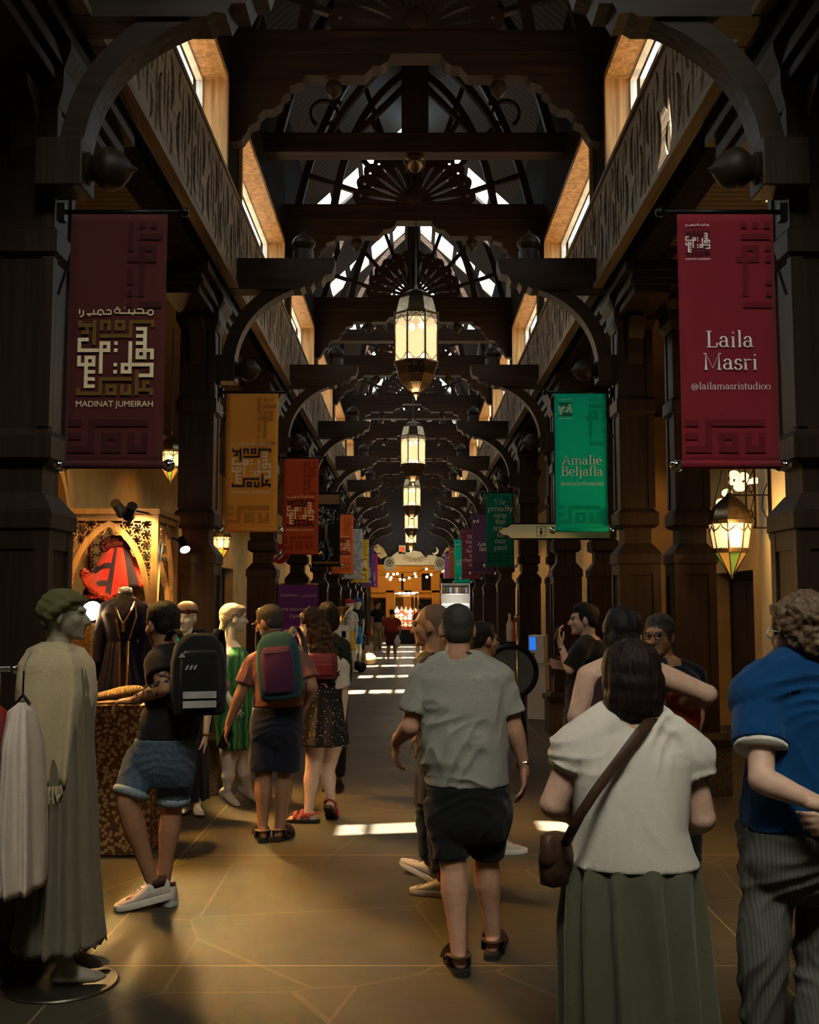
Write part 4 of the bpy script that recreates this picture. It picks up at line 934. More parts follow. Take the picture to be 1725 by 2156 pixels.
def head_pieces(mb, c, M, h, neck, jaw=1.0, ears=True, male=True, face=True):
    """h = chin-to-crown height; c = middle of the head"""
    k = h / .235; P = lambda x, y, z: c + M @ (V((x, y, z)) * k)
    def E(x, y, z, r, n=18): mb.ell(P(x, y, z), [q * k for q in r], n=n, m=12, M=M)
    E(0, -.014, .032, (.075, .095, .086), 24); E(0, -.03, -.01, (.066, .07, .07)); E(0, .026, -.030, (.060 * jaw, .066, .074))
    E(0, .050, -.078, (.040 * jaw, .036, .034))
    if face:
        E(0, .074, -.098, (.021, .018, .015)); E(0, .076, .026, (.050, .018, .014)); E(0, .082, -.056, (.027, .014, .009)); E(0, .080, -.070, (.022, .014, .008))
        for s in (-1, 1): E(s * .040, .056, -.022, (.022, .026, .026)); E(s * .016, .092, -.034, (.010, .011, .009))
        mb.cap(P(0, .084, .012), P(0, .110, -.030), .0085 * k, .0135 * k, 10)
    if ears:
        for s in (-1, 1): mb.ell(P(s * .077, -.010, -.008), [.010 * k, .020 * k, .033 * k], n=12, m=8, M=M @ Matrix.Rotation(-s * .35, 3, 'Z'))
    mb.cap(P(0, -.030, -.045), neck, (.052 if male else .044) * k, (.060 if male else .048) * k, 16)
def hand(mb, w, d, n, side, s=1.0, curl=.5, spread=.10, fine=True):
    """w wrist, d pointing direction, n palm normal (side the fingers close to), side +1 thumb on the d x n side"""
    d = V(d).normalized(); n = V(n); n = (n - d * n.dot(d)).normalized(); a = d.cross(n) * side
    mb.cap(w - d * .03 * s, w + d * .03 * s, .023 * s, .024 * s, 10)
    L = ((.086, .046, .027, .020), (.090, .050, .030, .022), (.086, .046, .028, .021), (.078, .036, .022, .018))
    for i, (pm, l1, l2, l3) in enumerate(L):
        o = (1.5 - i) * .019 * s; b = w + d * .012 * s + a * o * .7; kn = w + d * pm * s + a * o
        mb.cap(b, kn, .0155 * s, .0125 * s, 10)
        p = kn; ang = curl * (.55 + .08 * i); dd = (d + a * (1.5 - i) * spread).normalized()
        for j, l in enumerate((l1, l2, l3)):
            dj = dd * math.cos(ang) + n * math.sin(ang); q = p + dj * l * s
            mb.cap(p, q, (.0098 - .0008 * j) * s, (.0092 - .0010 * j) * s, 8); p = q; ang += curl * (.75 if j == 0 else .5)
    b = w + d * .022 * s + a * .026 * s + n * .006 * s; t1 = b + (d * .7 + a * .75 + n * .25).normalized() * .042 * s
    t2 = t1 + (d * .95 + a * .25 + n * .35).normalized() * .032 * s; t3 = t2 + (d + n * .45).normalized() * .024 * s
    mb.cap(b, t1, .0145 * s, .0115 * s, 8); mb.cap(t1, t2, .0112 * s, .0100 * s, 8); mb.cap(t2, t3, .0100 * s, .0082 * s, 8)
def limb(mb, a, b, ra, rb, bulge=0, at_=.3, n=14):
    a = V(a); b = V(b); pts = [a + (b - a) * t for t in (0, .15, at_, .6, .85, 1)]
    rs = [ra + (rb - ra) * t + bulge * math.exp(-((t - at_) / .22) ** 2) for t in (0, .15, at_, .6, .85, 1)]
    for i in range(5): mb.cap(pts[i], pts[i + 1], rs[i], rs[i + 1], n)
def ring_of(c, rx, ry, M=None, n=28, p=2.35):
    out = []
    for k in range(n):
        a = 2 * PI * k / n; ca, sa = math.cos(a), math.sin(a)
        q = V((math.copysign(abs(ca) ** (2 / p), ca) * rx, math.copysign(abs(sa) ** (2 / p), sa) * ry, 0))
        out.append(c + (M @ q if M is not None else q))
    return out
def torso_rings(sec, d, grow=0.0, ryk=1.0):
    """sec rows: (y, x_left, x_right, half depth in m, depth offset) measured on the photograph, placed at distance d"""
    R_ = []
    for y, xl, xr, ry, off in sec:
        a, b = at(xl, y, d + off), at(xr, y, d + off); R_.append(((a + b) / 2, (b.x - a.x) / 2 + grow, ry * ryk + grow))
    return R_
def sole_z(p, z): return V((p.x, p.y, z))
def bare_foot(mb, ank, yaw, s=1.0, lift=0.0):
    M = frame_from(yaw, -lift); P = lambda x, y, z: ank + M @ (V((x, y, z)) * s)
    mb.cap(ank, P(0, -.030, -.045), .036 * s, .033 * s, 12); mb.cap(P(0, -.035, -.048), P(0, .06, -.05), .032 * s, .034 * s, 12)
    mb.cap(P(0, .0, -.02), P(0, .10, -.052), .032 * s, .026 * s, 12); mb.cap(P(-.012, .06, -.056), P(-.02, .135, -.060), .027 * s, .022 * s, 12); mb.cap(P(.012, .06, -.056), P(.022, .125, -.060), .026 * s, .020 * s, 12)
    for i in range(5): mb.cap(P(-.030 + .015 * i, .13, -.063), P(-.032 + .0165 * i, .168 - .004 * i * i * .6, -.067), .011 * s, .009 * s, 8)
def sandal(root, name, ank, yaw, mats, lift=0.0, s=1.0):
    M = frame_from(yaw, -lift); P = lambda x, y, z: ank + M @ (V((x, y, z)) * s)
    mb = MB(); out = [(.034, -.07), (.036, .0), (.046, .10), (.044, .15), (.026, .188), (0, .196)]
    o2 = out + [(-x, y) for x, y in out[-2::-1]] + [(-.022, -.088), (.022, -.088)]
    n = len(o2); rings = [[P(x * g, y, z) for x, y in o2] for z, g in ((-.092, .92), (-.086, 1.04), (-.066, 1.04), (-.062, .96))]
    mb.loft(rings); o = mb.build(name, mats[0], root, auto=40)
    st = MB()
    def strap(f, w=.015):
        pts = [P(*f(t / 10)) for t in range(11)]; st.tube(pts, w, 8, flat=.35, up=None)
    strap(lambda t: (.050 * math.cos(PI * t), .10, -.060 + .052 * math.sin(PI * t)), .017); strap(lambda t: (.044 * math.cos(PI * t), .05, -.055 + .066 * math.sin(PI * t)), .013)
    strap(lambda t: (.042 * math.cos(PI + PI * t), -.012 - .062 * math.sin(PI * t), -.012), .014)
    for sx in (-1, 1): st.tube([P(sx * .042, -.01, -.012), P(sx * .043, .0, -.062)], .012, 6); st.tube([P(sx * .042, -.012, -.012), P(sx * .046, .05, -.04)], .010, 6)
    st.build('strap', mats[1], o, smooth=True); return o
def sneaker(root, ank, yaw, mats, lift=0.0, s=1.0):
    M = frame_from(yaw, -lift); P = lambda x, y, z: ank + M @ (V((x, y, z)) * s)
    up = MB()
    for y, w, z0, z1 in ((0, 0, 0, 0),): pass
    sec = [(-.082, .020, -.075, -.010), (-.070, .033, -.08, .012), (-.03, .038, -.08, .020), (.02, .039, -.08, .018), (.06, .042, -.08, -.012), (.11, .047, -.08, -.034), (.15, .044, -.08, -.046), (.18, .030, -.08, -.056), (.192, .012, -.078, -.066)]
    rings = []
    for y, w, z0, z1 in sec:
        zc, hz = (z0 + z1) / 2, (z1 - z0) / 2
        rings.append([P(w * math.copysign(abs(math.cos(a)) ** .8, math.cos(a)), y, zc + hz * math.copysign(abs(math.sin(a)) ** .8, math.sin(a))) for a in [2 * PI * k / 16 for k in range(16)]])
    up.loft(rings); o = up.build('sneaker', mats[0], root, smooth=True)
    so = MB(); o1 = [(.030, -.085), (.041, -.03), (.042, .03), (.050, .10), (.048, .15), (.030, .192), (0, .203)]; o2 = o1 + [(-x, y) for x, y in o1[-2::-1]]
    so.loft([[P(x * g, y * g + .002, z) for x, y in o2] for z, g in ((-.094, .97), (-.088, 1.0), (-.066, 1.0), (-.062, .97))]); so.build('sole', mats[1], o, auto=40)
    l = MB()
    for i in range(4): l.tube([P(-.020, .035 + .02 * i, .004 - .014 * i), P(0, .04 + .02 * i, .012 - .014 * i), P(.020, .035 + .02 * i, .004 - .014 * i)], .004, 5)
    l.build('laces', mats[1], o)
    if len(mats) > 2:
        c = MB(); c.loft([ring_of(P(0, -.022, z), .040 * s, .052 * s, M, 16) for z in (-.02, .022)]); c.build('collar', mats[2], o, smooth=True)
    return o
EYE_W = mat('eye', (.05, .035, .03), .15, spec=.6)
def hair_cap(root, c, M, h, m, style='short', fold=None, vox=.009, name='hair'):
    k = h / .235; P = lambda x, y, z: c + M @ (V((x, y, z)) * k); mb = MB()
    def E(x, y, z, r, n=20): mb.ell(P(x, y, z), [q * k for q in r], n=n, m=12, M=M)
    if style == 'buzz':
        E(0, -.022, .036, (.0775, .092, .086)); E(0, -.052, -.005, (.067, .056, .066))
    elif style == 'short':
        E(0, -.020, .044, (.083, .100, .086)); E(0, -.050, .0, (.074, .062, .070)); E(0, .03, .085, (.060, .05, .035))
        for s in (-1, 1): E(s * .066, -.005, .03, (.014, .045, .045))
    elif style == 'bob':
        E(0, -.020, .040, (.094, .108, .096)); E(0, -.036, -.005, (.098, .096, .085)); E(0, -.045, -.045, (.098, .084, .078)); E(0, -.052, -.075, (.092, .070, .055))
    elif style == 'cropped':
        E(0, -.018, .046, (.088, .104, .090)); E(0, -.050, -.01, (.082, .070, .072)); E(0, -.06, -.06, (.062, .048, .040)); E(0, .035, .085, (.065, .05, .04))
    elif style == 'curly':
        E(0, -.022, .048, (.106, .112, .094)); E(0, -.06, -.01, (.100, .076, .085)); E(0, .04, .07, (.085, .055, .045)); E(0, -.062, -.065, (.070, .05, .045))
    return mb.organic(name, m, vox, 6 if style == 'bob' else 2, root, fold)
def curls(amp, s=42):
    return lambda co, n: amp * (noise.noise(co * s) + .7 * noise.noise(co * s * 1.9))
def strands(amp, M, s=60):
    Mi = M.transposed()
    return lambda co, n: amp * noise.noise(V(((Mi @ co).x * s, (Mi @ co).y * s * .35, (Mi @ co).z * s * .18)))
def person(label, d, head, hh, yaw, skinm, sec, arms, legs, pitch=0, roll=0, fat=1.0, male=True, vox=.008, neck=None, jaw=1.0, cat='person', name='person', hands=True, ears=True, feet=True, group=None, hoff=0, hs=1.0, eyes=True, rs=1.0, face=True, headless=False):
    """arms: (shoulder, elbow, wrist, hand direction, palm normal, thumb side, curl); every joint (px, py, depth offset)"""
    J = lambda p: at(p[0], p[1], d + (p[2] if len(p) > 2 else 0))
    base = at(sec[-1][1] / 2 + sec[-1][2] / 2, sec[-1][0], d)
    root = empty(name, label, cat, (base.x, d, 0), 0, group); inv = V((base.x, d, 0))
    K = lambda p: J(p) - inv
    c = K((head[0], head[1], hoff)); M = frame_from(yaw, pitch, roll)
    info = dict(root=root, inv=inv, c=c, M=M, h=hh, d=d, K=K, J=J)
    mb = MB(); nk = K(neck if neck else (head[0], head[1] + .62 * hh / mpp(head[1], d), -.02))
    if not headless: head_pieces(mb, c, M, hh, nk, jaw, ears, male, face)
    TR = torso_rings(sec, d, -.014); TR = [(p - inv, max(.03, a), max(.03, b)) for p, a, b in TR]; info['TR'] = torso_rings(sec, d); info['TR'] = [(p - inv, a, b) for p, a, b in info['TR']]
    mb.loft([ring_of(p, a, b, None, 26) for p, a, b in TR])
    mb.cap(nk + V((0, 0, .02)), TR[1][0], .058 * fat, .09 * fat, 16)
    info['arms'] = []
    for (sh, el, wr, hd, pn, ts, cu) in arms:
        S_, E_, W_ = K(sh), K(el), K(wr); f = fat
        limb(mb, S_, E_, .050 * f, .041 * f, .003); limb(mb, E_, W_, .042 * f, .027 * (.5 + .5 * f), .004, .25); mb.cap(TR[1][0], S_, .075 * f, .052 * f)
        if hands: hand(mb, W_ + (W_ - E_).normalized() * .012, hd if hd else (W_ - E_), pn, ts, hs, cu)
        else: mb.cap(W_, W_ + (V(hd) if hd else (W_ - E_)).normalized() * .10, .03, .022)
        info['arms'].append((S_, E_, W_))
    info['legs'] = []
    for (hp, kn, ank, fy, lift, z) in legs:          # ankle (px, py, off) or a height z for the ankle joint
        H_, N_, A_ = K(hp), K(kn), K(ank)
        if z is not None: A_ = V((A_.x, A_.y, z))
        limb(mb, H_, N_, .086 * fat, .056 * fat, .004, .3); limb(mb, N_, A_, .054 * fat, .037 * (.5 + .5 * fat), .012 * fat, .28)
        mb.cap(N_ - V((0, .0, .01)), N_ + V((0, 0, .02)), .056 * fat, .058 * fat)
        if feet: bare_foot(mb, A_, fy, rs, lift)
        info['legs'].append((H_, N_, A_, fy, lift))
    info['body'] = mb.organic('body', skinm, vox, 3, root)
    if eyes and face and not headless:
        k = hh / .235
        for s in (-1, 1): MB().ell(c + M @ (V((s * .031, .079, .004)) * k), .0105 * k, n=10, m=8).build('eye', EYE_W, root, smooth=True)
    return info
def shirt(I, m, sl=.62, puff=1.0, name='tshirt', vox=.009, amp=.006, seed=0, rows=None, armr=.064, extra=None, fold=None, grow=.004, sh=.062):
    """a garment over the torso rows (rows = slice of the silhouette) with sleeves down to fraction sl of the upper arm"""
    mb = MB(); TR = I['TR'][rows[0]:rows[1]] if rows else I['TR']
    mb.loft([ring_of(p, a + grow, b + grow, None, 30) for p, a, b in TR])
    if sl > 0:
        for S_, E_, W_ in I['arms']:
            top = I['TR'][1][0]; mb.cap(S_ + (top - S_) * .75, S_, sh * puff * 1.15, sh * puff)
            if sl <= 1: e = S_ + (E_ - S_) * sl; mb.tube([S_ - (E_ - S_) * .1, S_, S_ + (e - S_) * .5, e], [armr * .7 * puff, armr * puff, armr * puff, armr * 1.03 * puff], 16)
            else: mb.cap(S_, E_, armr * puff, armr * .86 * puff); e = E_ + (W_ - E_) * (sl - 1); mb.tube([E_, e], [armr * .86 * puff, armr * .72 * puff], 16)
    if extra: extra(mb)
    return mb.organic(name, m, vox, 3, I['root'], fold or drape(amp, seed=seed))
def pants(I, m, frac=.5, r0=.105, r1=.095, name='shorts', vox=.009, amp=.0038, seat=None, seed=3, rows=(-2, None), grow=.008, fold=None, seatk=1.0):
    """frac of the way hip->knee->ankle (1 = knee, 2 = ankle)"""
    mb = MB(); TR = I['TR'][rows[0]:rows[1]]
    mb.loft([ring_of(p, a + grow, b + grow, None, 28) for p, a, b in TR])
    cs, ca_, cb_ = TR[-1]
    mb.loft([ring_of(cs + V((0, 0, z)), (ca_ + grow) * k1, (cb_ + grow) * k2, None, 28) for z, k1, k2 in ((.02, 1, 1), (-.03, 1.0, .98), (-.07, .985, .90), (-.11, .96, .76), (-.15, .90, .58))])
    for H_, N_, A_, fy, lift in I['legs']:
        mb.cap(V((H_.x, cs.y, cs.z)), H_ + (N_ - H_) * .3, r0 * 1.06 * seatk, r0 * .98 * seatk, 18)
        if frac <= 1: e = H_ + (N_ - H_) * frac; mb.tube([H_ - (N_ - H_) * .12, H_, H_ + (e - H_) * .5, e], [r0 * .8, r0, (r0 + r1) / 2, r1], 18)
        else:
            e = N_ + (A_ - N_) * (frac - 1); rk = r0 + (r1 - r0) * .55; mb.cap(H_, N_, r0, rk, 18); mb.tube([N_ - (N_ - H_) * .08, N_, e], [rk * .96, rk, r1], 18)
    return mb.organic(name, m, vox, 6, I['root'], fold or drape(amp, 30, .8, seed))
def skirt(I, m, rows, name='skirt', pleats=14, depth=.02, seed=0, inv=None, ny=40, n=120, hem=0.0, p=2.1, flow=1.0, sharp=1.0):
    """lofted skirt/dress from silhouette rows (y, xl, xr, ry, off), pleats grow towards the hem"""
    R_ = torso_rings(rows, I['d']); R_ = [(q - I['inv'], a, b) for q, a, b in R_]; mb = MB(); rings = []
    N = len(R_) - 1
    for j in range(ny + 1):
        t = j / ny * N; i = min(int(t), N - 1); f = t - i; f2 = f * f * (3 - 2 * f) * .5 + f * .5
        c = R_[i][0].lerp(R_[i + 1][0], f); a = R_[i][1] + (R_[i + 1][1] - R_[i][1]) * f2; b = R_[i][2] + (R_[i + 1][2] - R_[i][2]) * f2
        g = j / ny; ring = []
        for k in range(n):
            th = 2 * PI * k / n; ca, sa = math.cos(th), math.sin(th)
            w = noise.noise(V((ca * 2 + seed, sa * 2, g * .8))); ph = th * pleats + w * 3.0 * flow + .8 * noise.noise(V((seed, g * 2, th)))
            s = math.sin(ph); s = math.copysign(abs(s) ** sharp, s)
            e = 1 + (depth * (g ** .6) * (s + .5 * w)) / max(a, .08)
            zz = hem * math.sin(th * 26) * (1 if j == ny else 0)
            ring.append(c + V((math.copysign(abs(ca) ** (2 / p), ca) * a * e, math.copysign(abs(sa) ** (2 / p), sa) * b * e, zz)))
        rings.append(ring)
    inner = [[c_ + (q - c_) * .97 for q in r] for r, c_ in zip(rings[::-1], [sum(r, V()) / n for r in rings[::-1]])]
    mb.loft(rings + inner, caps=False)
    return mb.build(name, m, I['root'], smooth=True)
def backpack(label, I, c, size, M, mats, name='backpack', straps=True):
    """c world position of the pack's middle, size (w, depth, h); built standing against the wearer's back, a thing of its own"""
    r = empty(name, label, 'backpack', c); w, dp, h = size
    P = lambda x, y, z: M @ V((x, y, z))
    b = MB(); secs = [(-.5, .80, .80), (-.46, .92, .95), (-.2, 1, 1), (.15, .98, .96), (.35, .86, .82), (.46, .62, .62), (.5, .40, .42)]
    b.loft([[P(*(q + V((0, 0, 0)))) for q in ring_of(V((0, 0, h * z)), w / 2 * a, dp / 2 * q_, None, 28, 3.2)] for z, a, q_ in secs])
    b.build('main_bag', mats[0], r, smooth=True)
    f = MB(); f.loft([[P(*q) for q in ring_of(V((0, -dp * .42, h * z)), w * .36 * a, dp * .24 * a, None, 24, 3.2)] for z, a in ((-.40, .8), (-.36, .95), (0, 1), (.22, .92), (.28, .75))])
    f.build('front_pocket', mats[1], r, smooth=True)
    z = MB()
    z.tube([P(w * .40 * math.cos(a), -dp * .30, h * (.14 + .28 * math.sin(a))) for a in [PI * t / 14 for t in range(15)]], .005, 6)
    z.tube([P(w * .28 * math.cos(a), -dp * .63, h * .2) for a in [PI * t / 8 for t in range(9)]], .004, 6); z.build('zip', mats[2], r)
    MB().tube([P(-.04, .02, h * .47), P(-.03, -.01, h * .54), P(.03, -.01, h * .54), P(.04, .02, h * .47)], .008, 8).build('grab_loop', mats[2], r, smooth=True)
    for s in (-1, 1):
        st = MB().tube([P(s * w * .28, .02, h * .44), P(s * w * .36, .06, h * .56), P(s * w * .45, .12, h * .55), P(s * w * .52, .20, h * .40), P(s * w * .55, .24, h * .1), P(s * w * .52, .18, -h * .2), P(s * w * .42, .04, -h * .40)], .022, 8, flat=.35)
        st.build('shoulder_strap', mats[2], r, smooth=True)
    return r
# ================================================================ PEOPLE
SK1 = skin('skin_ruddy', (.46, .24, .15)); SK2 = skin('skin_fair', (.56, .34, .24)); SK3 = skin('skin_tan', (.36, .18, .095)); SK4 = skin('skin_brown', (.20, .10, .055)); SKP = skin('skin_pale_leg', (.62, .42, .30))
HB = mat('hair_black', (.010, .008, .007), .6, 0, .5, 90, .9, (1, 1, .2), spec=.2); HG = mat('hair_grey_stubble', (.034, .028, .023), .7, 0, .35, 220, .4)
HBR = mat('hair_brown', (.05, .024, .012), .6, 0, .5, 90, .8, (1, 1, .25), spec=.2); HAU = mat('hair_dark_auburn', (.013, .0055, .0045), .58, 0, .6, 120, .9, (1, 1, .12), spec=.22)
HGB = mat('hair_grey_brown', (.105, .062, .034), .5, 0, .45, 70, .6); HSH = mat('hair_stubble_tan', (.15, .085, .055), .7, 0, .3, 240, .3)
LTH = mat('brown_leather', (.055, .026, .014), .45, 0, .3, 40, .2); RUB = mat('rubber_sole', (.020, .017, .014), .7); BLKC = cloth('black_cloth', (.010, .010, .011)); NAVY = cloth('navy_cloth', (.012, .016, .028))
WSH = mat('white_shoe', (.62, .54, .44), .5, 0, .08); WSO = mat('white_sole', (.68, .62, .52), .5); GLF = mat('glasses_frame', (.05, .045, .04), .3, .3)
DN = (0, .1, -1)
# --- heavy man in grey T-shirt, walking away, nearest in the middle
I = person('heavy man in a grey T-shirt, black shorts and sandals walking away, seen from behind', 5.25, (963, 1326), .250, R(4), SK1,
    [(1386, 938, 996, .07, -.02), (1400, 905, 1030, .10, 0), (1425, 876, 1066, .135, 0), (1480, 884, 1068, .165, 0), (1550, 884, 1068, .185, 0), (1600, 889, 1068, .19, 0), (1648, 899, 1071, .175, 0), (1705, 906, 1068, .16, 0)],
    [((894, 1430), (864, 1530, -.02), (836, 1560, .16), (-.1, .45, -1), (1, .2, 0), -1, .55), ((1050, 1430), (1083, 1535, 0), (1104, 1612, .04), (0, .1, -1), (-1, .3, 0), 1, .45)],
    [((942, 1695), (955, 1830, -.02), (966, 1985, -.10), R(8), 0, .095), ((1030, 1695), (1024, 1820, .08), (1038, 1950, .13), R(-10), 0, .095)],
    neck=(965, 1392, -.03), fat=1.12, vox=.0075, jaw=1.12)
GREY = cloth('tshirt_grey_marl', (.27, .255, .215), .18, .9, .3, 240)
shirt(I, GREY, .72, 1.22, 'tshirt', .008, .0075, 1, (0, 7), .066, sh=.07)
I['body'].name = 'body'; pants(I, BLKC, .84, .115, .086, 'shorts', rows=(6, 8))
hair_cap(I['root'], I['c'], I['M'], I['h'], HG, 'buzz', vox=.008)
for (H_, N_, A_, fy, lf) in I['legs']: sandal(I['root'], 'sandal', A_, fy, [RUB, LTH], lf, 1.08)
W_ = I['arms'][1][2]; MB().tube([W_ + V((.031 * math.cos(a), .031 * math.sin(a), .02)) for a in [2 * PI * k / 14 for k in range(15)]], .006, 6).build('bracelet', CHR, I['root'])
n_ = I['TR'][0][0]; MB().tube([n_ + V((.072 * math.cos(a), .062 * math.sin(a), .012 - .02 * math.sin(a))) for a in [2 * PI * k / 20 for k in range(21)]], .004, 6).build('neck_cord', BLKC, I['root'])
# --- man beside him, shaved head in profile
I = person('shaven-headed man in black with cream sneakers, in profile behind the grey T-shirt', 6.6, (908, 1318), .262, R(72), SK3,
    [(1378, 890, 930, .07, 0), (1392, 872, 940, .12, 0), (1420, 868, 945, .17, 0), (1500, 872, 945, .18, 0), (1580, 878, 948, .18, 0), (1640, 882, 946, .17, 0)],
    [((900, 1408, -.15), (905, 1480, -.12), (890, 1540, -.05), DN, (0, 1, 0), -1, .5), ((915, 1408, .15), (925, 1480, .15), (912, 1540, .12), DN, (0, -1, 0), 1, .5)],
    [((908, 1650, .06), (904, 1735, .08), (906, 1800, .10), R(58), .0, .125), ((926, 1650, -.06), (926, 1745, -.08), (930, 1842, -.16), R(70), 0, .095)],
    neck=(912, 1382, .0), fat=1.05)
shirt(I, BLKC, .8, 1.15, 'shirt', rows=(0, 6), seed=4); pants(I, NAVY, 1.86, .105, .068, 'trousers', rows=(4, 6))
for (H_, N_, A_, fy, lf) in I['legs']: sneaker(I['root'], A_, fy, [WSH, WSO], -.34 if A_.x < I['legs'][1][2].x else 0, .98)
hair_cap(I['root'], I['c'], I['M'], I['h'], HSH, 'buzz')
# --- young man looking right behind them
I = person('black-haired young man looking to the right, half hidden behind the grey T-shirt', 7.5, (1020, 1347), .235, R(-62), SK3,
    [(1396, 1005, 1035, .06, 0), (1408, 985, 1055, .11, 0), (1440, 978, 1060, .14, 0), (1520, 985, 1058, .14, 0), (1600, 985, 1056, .14, 0)],
    [((1000, 1425, .1), (1005, 1490, .12), (1010, 1540, .1), DN, (0, -1, 0), -1, .5), ((1045, 1425, -.05), (1064, 1490, -.02), (1069, 1552, .0), DN, (-1, .2, 0), 1, .5)],
    [((1005, 1600), (1008, 1690), (1012, 1775), R(-60), 0, .095), ((1040, 1600), (1048, 1690), (1052, 1770), R(-75), 0, .095)], neck=(1018, 1394))
shirt(I, BLKC, .7, 1.1, 'tshirt', rows=(0, 5), seed=9); pants(I, NAVY, 1.8, .095, .07, 'trousers', rows=(3, 5)); hair_cap(I['root'], I['c'], I['M'], I['h'], HB, 'short', strands(.006, I['M']))
for (H_, N_, A_, fy, lf) in I['legs']: sneaker(I['root'], A_, fy, [WSH, WSO])
# --- woman in white top
SKW = 3.75
I = person('woman in a white top and long olive skirt with dark bobbed hair, seen from behind', SKW, (1326, 1432), .225, R(8), SK2,
    [(1500, 1296, 1362, .065, .0), (1522, 1250, 1405, .095, 0), (1550, 1210, 1442, .125, 0), (1600, 1196, 1456, .15, 0), (1660, 1204, 1450, .165, 0), (1740, 1212, 1442, .18, 0), (1785, 1206, 1454, .185, 0), (1815, 1199, 1468, .185, 0), (1880, 1205, 1462, .17, 0)],
    [((1214, 1585), (1166, 1692, .0), (1212, 1722, .24), (.6, .7, .1), (1, -.3, 0), -1, .6), ((1446, 1590), (1478, 1722, 0), (1440, 1745, .22), (-.5, .8, .05), (-1, -.3, 0), 1, .6)],
    [((1270, 1890), (1265, 2080), (1262, 2240), R(5), 0, .08), ((1395, 1890), (1400, 2080), (1405, 2240), R(-5), 0, .08)],
    neck=(1328, 1508), male=False, fat=1.16, vox=.007)
WTOP = cloth('tshirt_white', (.58, .52, .44), .05, .9, .25, 260)
shirt(I, WTOP, .34, 1.32, 'top', .008, .0036, 12, (0, 8), .066, sh=.076)
SKT = mat('skirt_olive', (.070, .066, .036), .8, 0, .12, 180, .15, sheen=.15)
skirt(I, SKT, [(1795, 1208, 1460, .18, 0), (1840, 1192, 1468, .195, 0), (1950, 1184, 1478, .215, 0), (2080, 1188, 1486, .235, 0), (2228, 1194, 1494, .25, 0)], pleats=12, depth=.040, seed=3, flow=1.3, sharp=.8)
hair_cap(I['root'], I['c'], I['M'], .255, HAU, 'bob', strands(.008, I['M'], 70), .007)
for (H_, N_, A_, fy, lf) in I['legs']: sandal(I['root'], 'sandal', A_, fy, [RUB, LTH])
rt = empty('shoulder_bag', 'small brown leather bag on a long strap across the white top', 'bag', at(1172, 1810, SKW - .06))
o_ = rt.location.copy(); a_ = lambda x, y, off: at(x, y, SKW + off) - o_
MB().tube([a_(1372, 1512, -.105), a_(1345, 1545, -.155), a_(1300, 1605, -.185), a_(1255, 1665, -.205), a_(1222, 1715, -.21), a_(1200, 1758, -.16), a_(1190, 1780, -.09)], .017, 8, flat=.22, up=(0, -1, .1)).build('strap', LTH, rt, smooth=True)
MB().tube([a_(1372, 1512, -.105), a_(1388, 1516, -.02), a_(1385, 1545, .12)], .016, 8, flat=.25).build('strap', LTH, rt, smooth=True)
b = MB(); b.loft([ring_of(V((0, 0, z)), w, t, Matrix.Rotation(R(35), 3, 'Z') , 24, 3) for z, w, t in ((-.085, .035, .020), (-.075, .062, .032), (0, .068, .036), (.05, .058, .030), (.08, .04, .02))]); b.build('pouch', LTH, rt, smooth=True)
MB().loft([ring_of(V((-.012, -.022, z)), w, t, Matrix.Rotation(R(35), 3, 'Z'), 20, 3) for z, w, t in ((-.02, .040, .018), (.01, .060, .026), (.085, .048, .028), (.095, .03, .02))]).build('flap', LTH, rt, smooth=True)
# --- woman in blue on the right edge
I = person('woman in a royal blue top and grey striped trousers, curly hair, at right edge', 3.7, (1690, 1336), .235, R(38), SK2,
    [(1402, 1655, 1735, .07, 0), (1418, 1632, 1775, .10, 0), (1445, 1600, 1800, .13, 0), (1500, 1584, 1812, .16, 0), (1600, 1580, 1806, .17, 0), (1680, 1573, 1808, .18, 0), (1738, 1566, 1812, .18, 0), (1800, 1562, 1810, .18, 0)],
    [((1600, 1468, -.02), (1604, 1642, -.16), (1722, 1692, -.30), (1, .05, -.12), (0, 1, 0), 1, .4), ((1795, 1468), (1830, 1640), (1800, 1720, -.22), (-1, .2, -.2), (0, 1, 0), -1, .4)],
    [((1628, 1800), (1607, 2000, -.05), (1603, 2240, -.02), R(10), 0, .09), ((1740, 1800), (1728, 2010, .02), (1716, 2230, -.12), R(-12), 0, .09)], neck=(1692, 1408), male=False, fat=1.04, vox=.007)
BLUE = cloth('top_royal_blue', (.0025, .040, .125), .10, .9, .3, 240)
shirt(I, BLUE, .60, 1.45, 'top', .008, .005, 21, (0, 7), .064, sh=.075)
S_, E_, W_ = I['arms'][0]; e = S_ + (E_ - S_) * .60; MB().tube([e, e + (E_ - S_) * .05], [.088, .086], 20).build('cuff', WTOP, I['root'], smooth=True)
TRS = ramp_mat('trousers_fine_stripe', 'ShaderNodeTexWave', [(.3, (.070, .068, .055)), (.7, (.100, .098, .080))], .85, 26, setup=lambda t: setattr(t, 'bands_direction', 'X'))
pants(I, TRS, 1.9, .104, .068, 'trousers', rows=(6, 8), amp=.008)
hair_cap(I['root'], I['c'], I['M'], .245, HGB, 'curly', curls(.016, 34), .007)
for (H_, N_, A_, fy, lf) in I['legs']: sneaker(I['root'], A_, fy, [BLKC, RUB])
